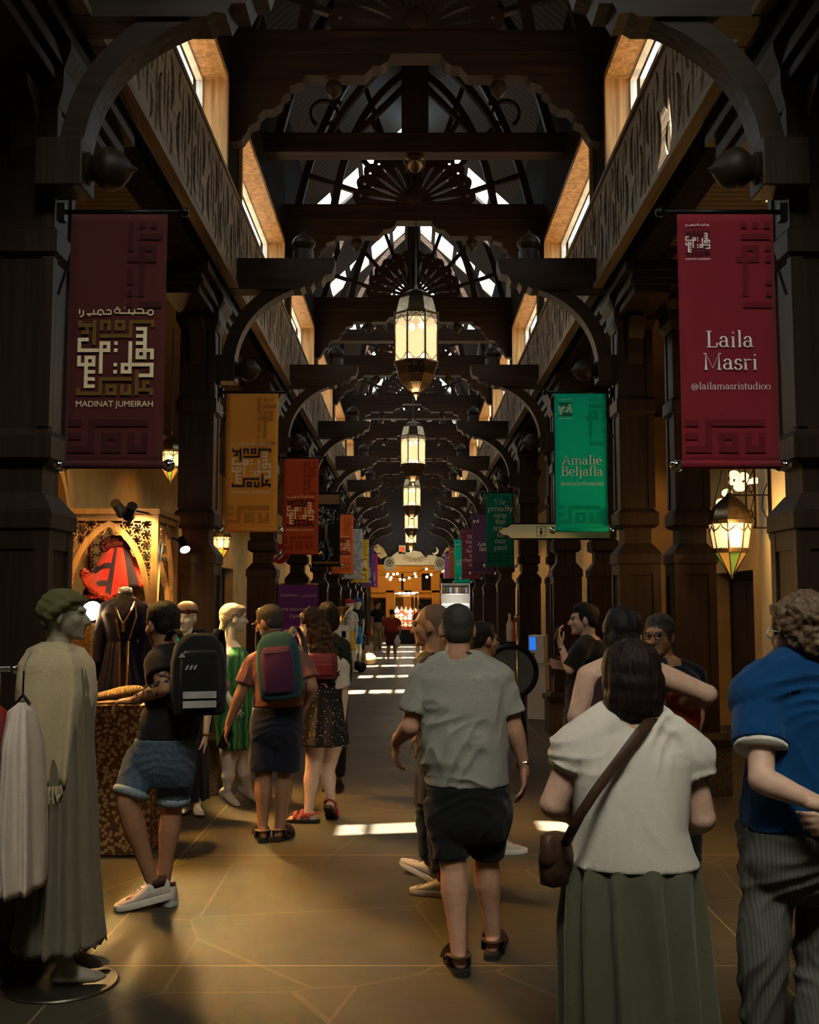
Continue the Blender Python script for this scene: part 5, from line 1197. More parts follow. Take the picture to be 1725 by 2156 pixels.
def glasses(I, m=GLF):
    k = I['h'] / .235; P = lambda x, y, z: I['c'] + I['M'] @ (V((x, y, z)) * k); g = MB()
    for s in (-1, 1):
        g.tube([P(s * .033 + .025 * math.cos(a), .104 - .06 * abs(.033 + .025 * math.cos(a) * s) * 4 * .3, .004 + .019 * math.sin(a)) for a in [2 * PI * t / 16 for t in range(17)]], .0028 * k, 6)
        g.tube([P(s * .060, .090, .010), P(s * .077, .04, .012), P(s * .082, -.008, .008)], .0026 * k, 6)
    g.tube([P(-.009, .105, .008), P(.009, .105, .008)], .0024 * k, 6); g.build('glasses', m, I['root'])
glasses(I, mat('glasses_clear', (.55, .50, .45), .3))
n_ = I['TR'][0][0]; MB().tube([n_ + V((.086 * math.cos(a), .078 * math.sin(a), .004 - .02 * math.sin(a))) for a in [2 * PI * k / 20 for k in range(21)]], .005, 6).build('neck_cord', BLKC, I['root'])
# --- woman in sleeveless dark top
I = person('woman in a sleeveless dark maroon top with raised elbow, beyond the white top', 5.0, (1312, 1340), .235, R(-15), SK2,
    [(1392, 1288, 1340, .06, 0), (1404, 1262, 1375, .09, 0), (1425, 1245, 1395, .12, 0), (1480, 1240, 1398, .14, 0), (1540, 1236, 1402, .15, 0), (1620, 1232, 1404, .16, 0), (1680, 1238, 1400, .15, 0)],
    [((1240, 1425), (1216, 1508, -.02), (1226, 1580, .06), DN, (1, .3, 0), -1, .5), ((1392, 1422), (1490, 1462, -.02), (1420, 1492, .14), (-.8, .6, 0), (0, -.2, -1), 1, .7)],
    [((1285, 1690), (1285, 1810), (1284, 1960), R(0), 0, .09), ((1350, 1690), (1352, 1810), (1354, 1950), R(-10), 0, .09)], neck=(1314, 1396), male=False, fat=1.12)
shirt(I, cloth('top_dark_maroon', (.035, .012, .016)), 0, 1, 'sleeveless_top', rows=(0, 6), seed=31); pants(I, BLKC, 1.9, .11, .075, 'trousers', rows=(5, 7)); hair_cap(I['root'], I['c'], I['M'], .245, HB, 'cropped', strands(.010, I['M'], 50))
for (H_, N_, A_, fy, lf) in I['legs']: sandal(I['root'], 'sandal', A_, fy, [RUB, LTH])
b = MB(); b.ell(V((0, 0, 0)), (.115, .06, .075)).ell(V((.02, 0, -.05)), (.09, .055, .07)).ell(V((-.09, 0, .02)), (.05, .05, .05))
o_ = b.organic('cloth_bag', cloth('bag_orange_red', (.50, .075, .015), .2), .01, 3, None, folds(.012, 14, 10)); o_.location = at(1428, 1492, 5.12)
tag(o_, 'crumpled orange red cloth bag held under the raised arm of the sleeveless woman', 'bag')
# --- man with glasses facing us
I = person('grey-haired man with glasses and red and white collar, facing the camera', 6.5, (1388, 1340), .255, R(148), SK3,
    [(1392, 1378, 1424, .065, .02), (1404, 1366, 1448, .10, 0), (1424, 1362, 1470, .13, 0), (1480, 1366, 1472, .15, 0), (1550, 1370, 1470, .15, 0), (1620, 1374, 1466, .15, 0)],
    [((1374, 1425, -.05), (1362, 1490, -.06), (1368, 1550, -.12), DN, (1, 0, 0), 1, .5), ((1462, 1422, .05), (1470, 1500, .05), (1462, 1560, -.02), DN, (-1, 0, 0), -1, .5)],
    [((1396, 1630), (1396, 1730), (1396, 1830), R(160), 0, .095), ((1446, 1630), (1448, 1730), (1450, 1830), R(170), 0, .095)], neck=(1400, 1398, .02), jaw=1.1)
shirt(I, NAVY, .8, 1.15, 'polo_shirt', rows=(0, 6), seed=14); pants(I, BLKC, 1.88, .10, .075, 'trousers', rows=(4, 6)); glasses(I); hair_cap(I['root'], I['c'], I['M'], I['h'], mat('hair_salt_pepper', (.05, .046, .042), .5, 0, .5, 90, .4), 'short', curls(.005, 60))
n_ = I['TR'][0][0]; rc = cloth('collar_red', (.45, .05, .02))
c_ = MB(); c_.tube([n_ + V((.078 * math.cos(a), .072 * math.sin(a), .0 + .035 * math.sin(a))) for a in [R(-80) + 2 * PI * k / 24 * .95 for k in range(25)]], .018, 8, flat=.5); cc = c_.build('collar', rc, I['root'], smooth=True)
MB().tube([n_ + V((.094 * math.cos(a), .088 * math.sin(a), -.018 + .035 * math.sin(a))) for a in [R(-80) + 2 * PI * k / 24 * .95 for k in range(25)]], .006, 6).build('white_piping', WHT, cc)
for (H_, N_, A_, fy, lf) in I['legs']: sneaker(I['root'], A_, fy, [BLKC, RUB])
# --- man reading a phone
I = person('young man in black looking at a phone in profile by the right columns', 9.0, (1229, 1305), .262, R(82), SK2,
    [(1342, 1224, 1256, .06, .02), (1352, 1210, 1275, .10, 0), (1375, 1196, 1284, .16, 0), (1430, 1192, 1282, .17, 0), (1490, 1190, 1280, .17, 0), (1520, 1188, 1278, .17, 0)],
    [((1224, 1372, -.16), (1200, 1408, -.20), (1182, 1362, -.12), (-.25, .1, 1), (.9, .2, .3), -1, .7), ((1252, 1372, .16), (1232, 1420, .2), (1196, 1404, .1), (-1, 0, .2), (0, -1, 0), 1, .6)],
    [((1215, 1525), (1212, 1610), (1214, 1690), R(85), 0, .095), ((1252, 1525, .08), (1256, 1610, .08), (1260, 1690, .1), R(80), 0, .095)], neck=(1238, 1346, .02))
shirt(I, BLKC, 1.0, 1.2, 'shirt', rows=(0, 6), seed=24); pants(I, BLKC, 1.9, .11, .08, 'trousers', rows=(4, 6)); hair_cap(I['root'], I['c'], I['M'], I['h'], HB, 'short', strands(.012, I['M'], 40))
for (H_, N_, A_, fy, lf) in I['legs']: sneaker(I['root'], A_, fy, [BLKC, RUB])
p = MB().box(-.038, .038, -.005, .005, -.078, .078).build('phone', BLK, None, bevel=.005); p.location = at(1170, 1338, 8.86); p.rotation_euler = (R(20), R(-28), R(75)); tag(p, 'black mobile phone held up by the young man in black', 'phone')
W_ = I['arms'][0][2]; MB().tube([W_ + V((.030 * math.cos(a), .030 * math.sin(a), -.02)) for a in [2 * PI * k / 14 for k in range(15)]], .010, 6).build('wristwatch', BLK, I['root'])
# --- tattooed man with a backpack at the stall
I = person('tattooed man in black T-shirt, denim shorts and white sneakers at the stall table', 6.2, (341, 1316), .255, R(48), SK3,
    [(1366, 322, 368, .07, .0), (1378, 312, 400, .11, 0), (1402, 308, 432, .14, 0), (1450, 310, 436, .15, 0), (1500, 302, 430, .15, 0), (1552, 288, 416, .15, 0), (1600, 272, 410, .155, 0)],
    [((332, 1396, -.13), (346, 1448, -.21), (284, 1474, -.10), (-1, .35, -.05), (.1, .1, -1), -1, .8), ((424, 1398, .08), (470, 1442, .05), (436, 1480, .30), (-.6, .8, -.2), (-1, 0, 0), 1, .6)],
    [((305, 1592, 0), (267, 1690, -.10), (322, 1848, .0), R(112), .12, .135), ((372, 1592, .05), (362, 1705, .08), (344, 1860, .08), R(58), 0, .10)], pitch=-.15, neck=(346, 1372), fat=1.05, vox=.0075)
shirt(I, cloth('tshirt_black', (.014, .013, .014)), .50, 1.22, 'tshirt', .008, .006, 41, (0, 6), .064)
DEN = mat('denim', (.085, .125, .17), .85, 0, .30, 60, .3, alt=(.04, .06, .09)); pants(I, DEN, .82, .112, .098, 'denim_shorts', .0085, .0035, rows=(5, 7))
for (H_, N_, A_, fy, lf), q in zip(I['legs'], (1, 0)):
    e = H_ + (N_ - H_) * .80; dd = (N_ - H_).normalized(); MB().tube([e - dd * .018, e + dd * .022], [.100, .102], 20).build('turned_cuff', mat('denim_cuff', (.20, .25, .28), .85, 0, .2, 60, .2), I['root'], smooth=True)
    sneaker(I['root'], A_, fy, [WSH, WSO, mat('shoe_collar', (.045, .016, .012), .7)], lf * 1.2, 1.1)
hair_cap(I['root'], I['c'], I['M'], I['h'], HB, 'short', strands(.004, I['M']))
S_, E_, W_ = I['arms'][0]; ti = MB(); rnd = random.Random(3); ax = (E_ - S_).normalized()
def on_arm(A, B, t, a, r):
    d_ = (B - A).normalized(); u = d_.orthogonal().normalized(); w = d_.cross(u); return A + (B - A) * t + (u * math.cos(a) + w * math.sin(a)) * r
for A, B, r0, r1, t0, t1 in ((S_, E_, .0515, .0455, .52, .98), (E_, W_, .0475, .032, .05, .8)):
    for i in range(46):
        t = rnd.uniform(t0, t1); a = rnd.uniform(0, 2 * PI); pts = []
        for j in range(4): tt = min(t1, t + .035 * j * rnd.uniform(.3, 1)); pts.append(on_arm(A, B, tt, a, (r0 + (r1 - r0) * tt) * 1.03)); a += rnd.uniform(-.35, .35)
        ti.tube(pts, .0035, 5)
ti.build('tattoo', mat('tattoo_ink', (.05, .035, .03), .6), I['root'])
MB().tube([W_ + V((.006 * math.sin(a), .032 * math.cos(a), .032 * math.sin(a))) for a in [2 * PI * k / 14 for k in range(15)]], .004, 6).build('bracelet', BRS, I['root'])
MB_ = Matrix.Rotation(R(18), 3, 'Z') @ Matrix.Rotation(R(-6), 3, 'X')
bp_ = backpack('black backpack with silver reflective bands on the tattooed man', I, at(418, 1420, 6.2 - .20), (.31, .18, .45), MB_, [cloth('pack_black', (.012, .012, .013)), BLKC, BLKC])
rf_ = MB()
for z0 in (-.135, -.185): rf_.add([MB_ @ V(q) for q in ((-.10, -.142, z0), (.08, -.142, z0), (.08, -.142, z0 + .038), (-.10, -.142, z0 + .038))], [(0, 1, 2, 3)])
rf_.build('reflective_band', mat('reflector_silver', (.42, .40, .36), .4, .2), bp_)
sm = MB()
for i in range(3): sm.add([MB_ @ V(q) for q in ((-.09 + .022 * i, -.136, .02), (-.078 + .022 * i, -.136, .02), (-.066 + .022 * i, -.136, .045), (-.078 + .022 * i, -.136, .045))], [(0, 1, 2, 3)])
sm.prism([(-.085, .10), (-.045, .10), (-.065, .125)], -.136, -.134); sm.build('printed_mark', mat('mark_grey', (.30, .30, .30), .5), bp_)
# --- man in mauve polo with purple backpack
I = person('man in a mauve polo, navy shorts and sandals looking at the stall', 7.95, (566, 1312), .258, R(58), SK3,
    [(1362, 566, 606, .07, .0), (1374, 545, 632, .11, 0), (1398, 524, 646, .14, 0), (1440, 532, 642, .15, 0), (1486, 534, 636, .15, 0), (1530, 528, 636, .16, 0)],
    [((532, 1396, -.02), (506, 1462, -.03), (481, 1524, .02), (-.25, .1, -1), (1, .3, 0), -1, .5), ((640, 1396, .0), (658, 1448, -.06), (645, 1480, .10), (-.3, .2, -1), (-1, 0, 0), 1, .9)],
    [((558, 1535), (555, 1638, .0), (553, 1728, -.03), R(12), 0, .095), ((606, 1535), (600, 1638, .03), (590, 1730, .0), R(-18), 0, .095)], pitch=-.22, neck=(583, 1366), fat=1.06)
MAU = cloth('polo_mauve', (.20, .085, .075), .12, .9, .25, 260)
shirt(I, MAU, .66, 1.22, 'polo_shirt', .009, .006, 51, (0, 5), .062); pants(I, cloth('shorts_navy', (.014, .017, .030)), .84, .115, .110, 'shorts', rows=(4, 6))
hair_cap(I['root'], I['c'], I['M'], I['h'] * .98, HG, 'short', curls(.003, 70)); glasses(I)
for (H_, N_, A_, fy, lf) in I['legs']: sandal(I['root'], 'sandal', A_, fy, [RUB, LTH], 0, 1.08)
PUR = cloth('pack_plum', (.085, .022, .055)); TEA = cloth('pack_teal', (.016, .060, .068)); GRS = mat('strap_grey', (.09, .085, .08), .7)
r_ = backpack('plum and teal hiking backpack on the man in the mauve polo', I, at(588, 1402, 7.95 - .235), (.32, .20, .48), Matrix.Rotation(R(-6), 3, 'Y') @ Matrix.Rotation(R(-4), 3, 'X'), [TEA, PUR, GRS])
p = MB().box(-.036, .036, -.005, .005, -.072, .072).build('phone', BLK, None, bevel=.005); p.location = at(474, 1557, 7.97); p.rotation_euler = (0, R(25), R(30)); tag(p, 'dark phone in the lowered hand of the man in the mauve polo', 'phone')
# --- woman with curly hair and polka dot dress
I = person('woman with long curly hair in a black polka-dot pinafore dress and red sandals', 8.6, (652, 1330), .24, R(60), SKP,
    [(1380, 650, 686, .06, 0), (1390, 640, 706, .09, 0), (1408, 636, 724, .12, 0), (1450, 648, 722, .13, 0), (1490, 646, 724, .14, 0), (1540, 640, 728, .16, 0)],
    [((644, 1405, .05), (640, 1452, .16), (640, 1478, .3), (0, 1, 0), (0, 0, -1), 1, .5), ((718, 1405, .0), (722, 1460, .02), (722, 1512, .04), DN, (-1, 0, 0), 1, .5)],
    [((668, 1545), (658, 1620, .0), (650, 1698, -.04), R(82), 0, .09), ((704, 1545), (690, 1622, .05), (697, 1690, .06), R(-8), .65, .135)], neck=(664, 1382), male=False, fat=1.04)
shirt(I, WTOP, .72, 1.2, 'tshirt', .009, .004, 61, (0, 4), .058)
DOT = ramp_mat('polka_dot_black', 'ShaderNodeTexVoronoi', [(.0, (.45, .42, .36)), (.16, (.45, .42, .36)), (.20, (.012, .011, .012)), (1, (.012, .011, .012))], .85, 42, interp='CONSTANT')
skirt(I, DOT, [(1418, 646, 724, .135, 0), (1470, 645, 722, .135, 0), (1490, 642, 724, .15, 0), (1530, 636, 730, .19, 0), (1567, 630, 734, .21, 0)], 'pinafore_dress', 9, .015, 6)
RSN = mat('sandal_red', (.42, .05, .06), .55); SOK = cloth('sock_pink', (.50, .25, .26))
for (H_, N_, A_, fy, lf) in I['legs']:
    sandal(I['root'], 'sandal', A_, fy, [RUB, RSN], lf)
hc = I['c']; M_ = I['M']; b = MB(); kk = mpp(1330, 8.6); Q = lambda x, y, o: at(x, y, 8.6 + o) - I['inv']
b.ell(Q(660, 1302, -.02), (.105, .11, .09)); b.ell(Q(672, 1335, -.07), (.105, .09, .12)); b.ell(Q(678, 1365, -.09), (.10, .07, .10)); b.ell(Q(676, 1390, -.10), (.075, .05, .06))
b.organic('hair', HBR, .011, 1, I['root'], lambda co, n: .020 * (math.sin(co.z * 95 + 5 * noise.noise(co * 14)) * noise.noise(co * V((22, 22, 6)).length * .6) + noise.noise(co * 30)))
r_ = empty('backpack', 'small maroon backpack on the woman in the polka-dot dress', 'backpack', at(678, 1402, 8.42)); mr = mat('pack_maroon', (.13, .015, .022), .5)
MB().loft([ring_of(V((0, 0, z)), .125 * w, .06 * w, None, 24, 3) for z, w in ((-.10, .75), (-.08, .95), (0, 1), (.08, .95), (.10, .8))]).build('main_bag', mr, r_, smooth=True)
MB().box(-.09, .09, -.072, -.055, -.07, .02).build('front_pocket', mr, r_, bevel=.008)
for s in (-1, 1): MB().tube([V((s * .07, -.02, .09)), V((s * .10, .04, .15)), V((s * .13, .12, .14)), V((s * .14, .15, .0)), V((s * .11, .05, -.09))], .010, 6, flat=.4).build('shoulder_strap', BLKC, r_)
# --- person in dark green jacket beyond her
I = person('black-haired person in a dark green jacket, mostly hidden beyond the curly-haired woman', 10.0, (688, 1300), .24, R(30), SK3,
    [(1336, 680, 704, .06, 0), (1346, 672, 716, .10, 0), (1362, 668, 728, .13, 0), (1420, 672, 732, .14, 0), (1470, 674, 726, .14, 0)],
    [((675, 1360), (668, 1405), (672, 1440, .1), DN, (1, 0, 0), -1, .5), ((722, 1360), (730, 1405, -.02), (728, 1448, .02), DN, (-1, 0, 0), 1, .5)],
    [((688, 1475), (688, 1560), (688, 1640), 0, 0, .095), ((712, 1475), (712, 1560), (712, 1640), 0, 0, .095)], neck=(692, 1340), vox=.011)
shirt(I, cloth('jacket_dark_green', (.018, .024, .016)), 1.7, 1.15, 'jacket', .012, .006, 71, (0, 5)); pants(I, BLKC, 1.9, .095, .07, 'trousers', .012, rows=(3, 5)); hair_cap(I['root'], I['c'], I['M'], .25, HB, 'bob', strands(.01, I['M'], 40), .011)
for (H_, N_, A_, fy, lf) in I['legs']: sneaker(I['root'], A_, fy, [BLKC, RUB])
# --- far figures
def far(label, d, x, ytop, yfoot, w, yaw, topm, botm, long=False, hair=HB, sl=.7, sk=SK3, cap=None, bare=False, name='person', cat='person'):
    H = yfoot - ytop; Y = lambda t: ytop + H * t; h2 = w / 2; k = mpp(ytop, d)
    ry = .10 if abs(math.sin(yaw)) < .5 else .16
    I = person(label, d, (x, Y(.068)), H * k * .138, yaw, sk,
        [(Y(.165), x - h2 * .35, x + h2 * .35, .06, 0), (Y(.185), x - h2 * .8, x + h2 * .8, ry * .8, 0), (Y(.23), x - h2, x + h2, ry, 0), (Y(.33), x - h2 * .86, x + h2 * .86, ry, 0), (Y(.43), x - h2 * .84, x + h2 * .84, ry, 0), (Y(.50), x - h2 * .86, x + h2 * .86, ry, 0)],
        [((x - h2 * .95, Y(.22)), (x - h2 * 1.25, Y(.35)), (x - h2 * 1.2, Y(.46), -.05), None, (1, 0, 0), -1, .4), ((x + h2 * .95, Y(.22)), (x + h2 * 1.25, Y(.35)), (x + h2 * 1.2, Y(.46), -.05), None, (-1, 0, 0), 1, .4)],
        [((x - h2 * .42, Y(.51)), (x - h2 * .45, Y(.73)), (x - h2 * .5, Y(.95)), yaw, 0, .09), ((x + h2 * .42, Y(.51)), (x + h2 * .45, Y(.73)), (x + h2 * .5, Y(.95), .1), yaw, 0, .09)],
        vox=.015, hands=True, eyes=False, name=name, cat=cat)
    if topm: shirt(I, topm, sl, 1.15, 'tshirt', .016, .004, d, (0, 5))
    if botm: pants(I, botm, 1.88 if long else .85, .10, .07 if long else .09, 'trousers' if long else 'shorts', .016, rows=(4, 6))
    if hair: hair_cap(I['root'], I['c'], I['M'], I['h'], hair, 'short', None, .014)
    if not bare:
        for (H_, N_, A_, fy, lf) in I['legs']: sneaker(I['root'], A_, fy, [WSH, WSO])
    return I
far('far person in a dark red T-shirt and shorts walking away down the passage', 33, 825, 1283, 1391, 29, 0, cloth('tshirt_dark_red', (.24, .025, .015)), cloth('shorts_maroon', (.06, .014, .012)))
b = MB().ell((0, 0, 0), (.10, .07, .16)).ell((0, 0, .14), (.04, .03, .08)).organic('carrier_bag', cloth('bag_white', (.6, .6, .6)), .015, 2, None, folds(.015, 9, 7)); b.location = at(837, 1352, 32.9); tag(b, 'white carrier bag held by the far person in dark red', 'bag')
far('person in black T-shirt and khaki trousers standing in profile, far left of the passage', 38, 795, 1264, 1372, 20, R(-80), BLKC, cloth('trousers_khaki', (.34, .27, .16)), True)
far('person in pale trousers standing far off, half hidden by the shaven head', 36, 886, 1272, 1381, 24, R(20), cloth('shirt_brown_far', (.16, .07, .03)), cloth('trousers_tan', (.36, .25, .15)), True)
# ================================================================ LEFT STALL: KIOSK, TABLE, DRESSED MANNEQUINS, RACK
KW = mat('kiosk_ochre_wood', (.36, .20, .07), .5, 0, .25, 5, .15, (6, 6, .6))
KD = 8.9; kxl, kxr = at(134, 1100, KD).x, at(328, 1100, KD).x; kz = at(235, 1083, KD).z; kd1 = 9.62
kc = (kxl + kxr) / 2; kw = (kxr - kxl) / 2
r = empty('display_kiosk', 'ochre timber display kiosk with pierced pointed arches, behind the stall table', 'kiosk', (kc, KD, 0))
dp = kd1 - KD
for sx in (-1, 1):
    for y in (0, dp): MB().box(sx * kw - .03, sx * kw + .03, y - .03, y + .03, 0, kz).build('post', KW, r, bevel=.004)
MB().box(-kw - .04, kw + .04, -.04, dp + .04, kz, kz + .045).box(-kw, kw, .0, dp, kz - .05, kz).build('top_board', KW, r)
MB().box(-kw, kw, .05, dp, 1.62, 1.65).box(-kw, kw, dp - .02, dp, 0, 1.62).build('shelf', KW, r)
def arch_panel(W_, z0, zs, za):
    """pointed arch with star-like pierced spandrels; local x in -W..W, in the XZ plane"""
    mb = MB(); A = pointed(W_ - .04, zs, za, 14, .30); pts = [(-x, z) for x, z in A] + A[::-1][1:]
    mb.band([(-(W_ - .04), z0)] + pts + [((W_ - .04), z0)], .05, -.02, .02); mb.band([(-W_, za + .05), (W_, za + .05)], .05, -.02, .02)
    def inside(x, z):
        if abs(x) > W_ - .03 or z > za + .03 or z < zs: return False
        ax = abs(x); best = None
        for (x0, z0_), (x1, z1_) in zip(A[:-1], A[1:]):
            if x1 <= ax <= x0: t = (ax - x1) / (x0 - x1 + 1e-9); best = z1_ + (z0_ - z1_) * t
        return best is None or z > best
    s = .052; n = 0
    for i in range(-20, 21):
        for j in range(-26, 27):
            cx = i * s * 1.5; cz = za + (j + (.5 if i % 2 else 0)) * s * math.sqrt(3)
            if not inside(cx, cz): continue
            H = [(cx + s * math.cos(R(60 * k)), cz + s * math.sin(R(60 * k))) for k in range(6)]
            for k in range(6):
                a, b = H[k], H[(k + 1) % 6]
                if k < 3 or not inside(cx + 1.5 * s * math.cos(R(60 * k + 30)), cz + 1.7 * s * math.sin(R(60 * k + 30))): mb.band([a, b], .009, -.008, .008)
                m = ((a[0] + b[0]) / 2, (a[1] + b[1]) / 2); mb.band([m, (cx + .45 * s * math.cos(R(60 * k)), cz + .45 * s * math.sin(R(60 * k)))], .007, -.006, .006)
    return mb
az, ay = kz - .05, 1.70
arch_panel(kw, 1.64, ay, az - .03).build('arch_front', KW, r)
for sx in (-1, 1):
    o = arch_panel(dp / 2, 1.64, ay, az - .03).build('arch_side', KW, r); o.location = (sx * kw, dp / 2, 0); o.rotation_euler.z = PI / 2
o = arch_panel(kw, 1.64, ay, az - .03).build('arch_back', KW, r); o.location = (0, dp, 0)
# second kiosk, just its arch edge seen left of the first
r2 = copy_tree(r); r2.location = (kc - 2 * kw - .16, KD - .25, 0); r2['label'] = 'second ochre pierced arch kiosk, partly hidden behind the nearest left column'; r['group'] = r2['group'] = 'ochre kiosks'
def spotlight(label, p, aim, e, ang=80, es=40, size=.04, fix=None, g=1.0):
    r = empty('spotlight', label, 'light', p); d = (V(aim) - V(p)).normalized(); M = d.to_track_quat('Z', 'Y').to_matrix()
    MB().lathe([(a * g, b) for a, b in [(.001, -.10), (.040, -.10), (.042, -.02), (.052, .02), (.055, .035), (.046, .035), (.044, .01), (.001, .01)]], n=16, M=M).build('housing', BLK, r, auto=35)
    MB().lathe([(.001, .03), (.043 * g, .03)], n=16, M=M).build('lens', mat('spot_lens', (1, .9, .7), emit=(1, .80, .50), es=es), r)
    if fix is not None: MB().tube([V((0, 0, 0)) - d * .05, V(fix) - V(p)], .010, 6).build('arm', BLK, r)
    lamp('spot_beam', 'SPOT', V(p) + d * .06, e, WARM, size, aim=aim, spot_size=R(ang), spot_blend=.6)
p = at(190, 1284, 8.3); spotlight('glaring spotlight beside the turbaned mannequin, pointing at the passage', p, (.3, 4.6, .2), 40, 105, 60, .05, (p.x, p.y + .3, 1.55), 1.8)
p = at(388, 1152, 9.45); spotlight('black spotlight on the right side of the kiosk', p, (-.9, 7.8, .1), 520, 105, 50, .04, (kxr, 9.5, 2.3))
p = V((-2.2, 8.35, 2.42)); spotlight('added small spotlight on the kiosk top to brighten the red poncho', p, (-2.62, 9.05, 1.95), 40, 60, 20, .03, (kc + .2, KD, kz))  # extra fixture added to brighten the poncho
p = V((-2.32, 8.55, 2.46)); spotlight('added small spotlight on the kiosk top to brighten the second left column', p, (-1.95, 9.75, 1.7), 75, 70, 15, .03, (kc + .35, KD, kz))  # extra fixture added to give the column sleeve its golden light
# stall table
TXL, TXR, TD0, TD1, TZ = -2.72, at(338, 1600, 7.75).x, 7.40, 7.88, 1.0
r = empty('stall_table', 'stall table covered to the floor with a brown and gold leafy cloth', 'table', ((TXL + TXR) / 2, (TD0 + TD1) / 2, 0))
LEO = ramp_mat('cloth_gold_leaf', 'ShaderNodeTexVoronoi', [(.0, (.46, .27, .09)), (.42, (.42, .23, .075)), (.50, (.14, .05, .016)), (1, (.09, .03, .011))], .75, 34, interp='EASE')
mb = MB(); n = 120; rings = []; hw, hd = (TXR - TXL) / 2, (TD1 - TD0) / 2
for t in [0, .02, .06, .15, .3, .45, .6, .75, .9, 1]:
    ring = []
    for k in range(n):
        a = 2 * PI * k / n; q = ring_of(V((0, 0, 0)), hw - .04, hd - .04, None, n, 6)[k] if k == -1 else None
        ca, sa = math.cos(a), math.sin(a); x = math.copysign(abs(ca) ** .28, ca) * (hw - .03); y = math.copysign(abs(sa) ** .28, sa) * (hd - .03)
        w = 1 + t * (.035 * math.sin(a * 17 + 2 * noise.noise(V((ca * 2, sa * 2, 1)))) + .06)
        ring.append((x * w, y * w, TZ * (1 - t) + .012))
    rings.append(ring)
mb.loft(rings); mb.build('tablecloth', LEO, r, smooth=True, auto=50)
b = MB(); b.ell((0, 0, 0), (.21, .10, .035)).ell((.06, 0, .005), (.15, .085, .038)).ell((-.17, .0, .01), (.045, .035, .04))
o = b.organic('straw_clutch', ramp_mat('woven_straw', 'ShaderNodeTexWave', [(0, (.30, .18, .06)), (1, (.62, .42, .17))], .7, 28, setup=lambda t: t.inputs['Distortion'].__setattr__('default_value', 6), bump=.5), .008, 3); o.location = at(240, 1472, 7.62) ; o.location.z = TZ + .075; o.rotation_euler = (0, R(-10), R(8)); tag(o, 'straw coloured woven clutch lying on the stall table by the tattooed arm', 'bag')
# hanging textiles and poncho in the kiosk
def textile(name, label, px0, px1, py0, py1, d, m, cat='textile', amp=.03, seed=1):
    a, b = at(px0, py0, d), at(px1, py0, d); z1 = at(px0, py1, d).z
    o = sheet(b.x - a.x, a.z - z1, amp, seed, 14, 24).build(name, m, None, smooth=True); o.location = ((a.x + b.x) / 2, d, z1); return tag(o, label, cat)
ORN = ramp_mat('ornate_gold_cloth', 'ShaderNodeTexVoronoi', [(.0, (.55, .34, .10)), (.25, (.35, .13, .05)), (.45, (.10, .12, .07)), (.7, (.45, .26, .08))], .7, 55)
BWP = ramp_mat('blue_white_cloth', 'ShaderNodeTexWave', [(.2, (.10, .16, .24)), (.5, (.45, .45, .40)), (.8, (.14, .19, .26))], .8, 12, setup=lambda t: (setattr(t, 'bands_direction', 'Z'), t.inputs['Distortion'].__setattr__('default_value', 5)))
textile('hanging_cloth', 'ornate gold and rust patterned cloth hanging behind the turbaned mannequin', 150, 196, 1308, 1470, 8.62, ORN)
textile('hanging_cloth', 'pale cream cloth strip hanging left of the dark embroidered dress', 192, 214, 1312, 1480, 8.56, cloth('cloth_cream', (.50, .38, .20)), seed=4)
textile('hanging_scarf', 'blue and white zigzag scarf hanging left of the turbaned head', 80, 150, 1225, 1440, 8.68, BWP, 'scarf', seed=7)
PD = 9.12; RED = mat('poncho_red', (.62, .025, .018), .9, 0, .15, 120, .3, sheen=.3); PNV = mat('poncho_navy', (.020, .014, .030), .9); FUR = mat('fur_red', (.50, .035, .015), .9, 0, .4, 160, .6, sheen=.4); FUD = mat('fur_dark_red', (.11, .016, .012), .9, 0, .4, 160, .6)
r = empty('poncho', 'bright red poncho with navy stripes and fur trim hanging in the kiosk arch', 'poncho', at(245, 1205, PD)); o_ = r.location.copy(); Q = lambda x, y, dy=0: at(x, y, PD + dy) - o_
mb = MB(); top = [(228, 1150), (250, 1146), (276, 1150)]; na, nr = 40, 18; ctr = Q(252, 1150); vs = []; fs = []; mi = []
for j in range(nr + 1):
    t = j / nr
    for k in range(na):
        a = 2 * PI * k / na; ca, sa = math.cos(a), math.sin(a); bx = 252 + (22 + 58 * t ** .85) * ca - 6 * t; sl_ = (-.16 * ca)
        by = 1150 + 104 * t * (1 - .28 * ca) + 5 * t * math.sin(a * 7)
        q = Q(bx, by); q.y += (.07 + .12 * t) * sa * (1 + .12 * math.sin(6 * a)); vs.append(q)
for j in range(nr):
    for k in range(na):
        a = j * na + k; b = j * na + (k + 1) % na; fs.append((a, b, b + na, a + na)); ca = math.cos(2 * PI * (k + .5) / na)
        st = (j in (6, 7, 12, 13)) if ca < .05 else (k in (33, 34, 37)); mi.append(1 if st or k == 29 else 0)
me = bpy.data.meshes.new('poncho_cloth'); me.from_pydata(vs, [], fs); me.materials.append(RED); me.materials.append(PNV); me.polygons.foreach_set('material_index', mi); me.polygons.foreach_set('use_smooth', [True] * len(fs))
o = bpy.data.objects.new('poncho_cloth', me); COL.objects.link(o); o.parent = r; sm_ = o.modifiers.new('t', 'SOLIDIFY'); sm_.thickness = .012
def fur(pts, rad, m, name):
    b = MB()
    for q0, q1 in zip(pts[:-1], pts[1:]): b.cap(q0, q1, rad, rad, 12)
    return b.organic(name, m, .008, 1, r, lambda co, n: .016 * noise.noise(co * 75) + .010 * noise.noise(co * 140))
fur([Q(178, 1208, -.1), Q(188, 1228, -.13), Q(204, 1246, -.16), Q(228, 1260, -.18)], .042, FUR, 'fur_hem'); fur([Q(222, 1150, -.05), Q(240, 1140, -.08), Q(262, 1138, -.08), Q(288, 1148, -.04)], .05, FUD, 'fur_collar')
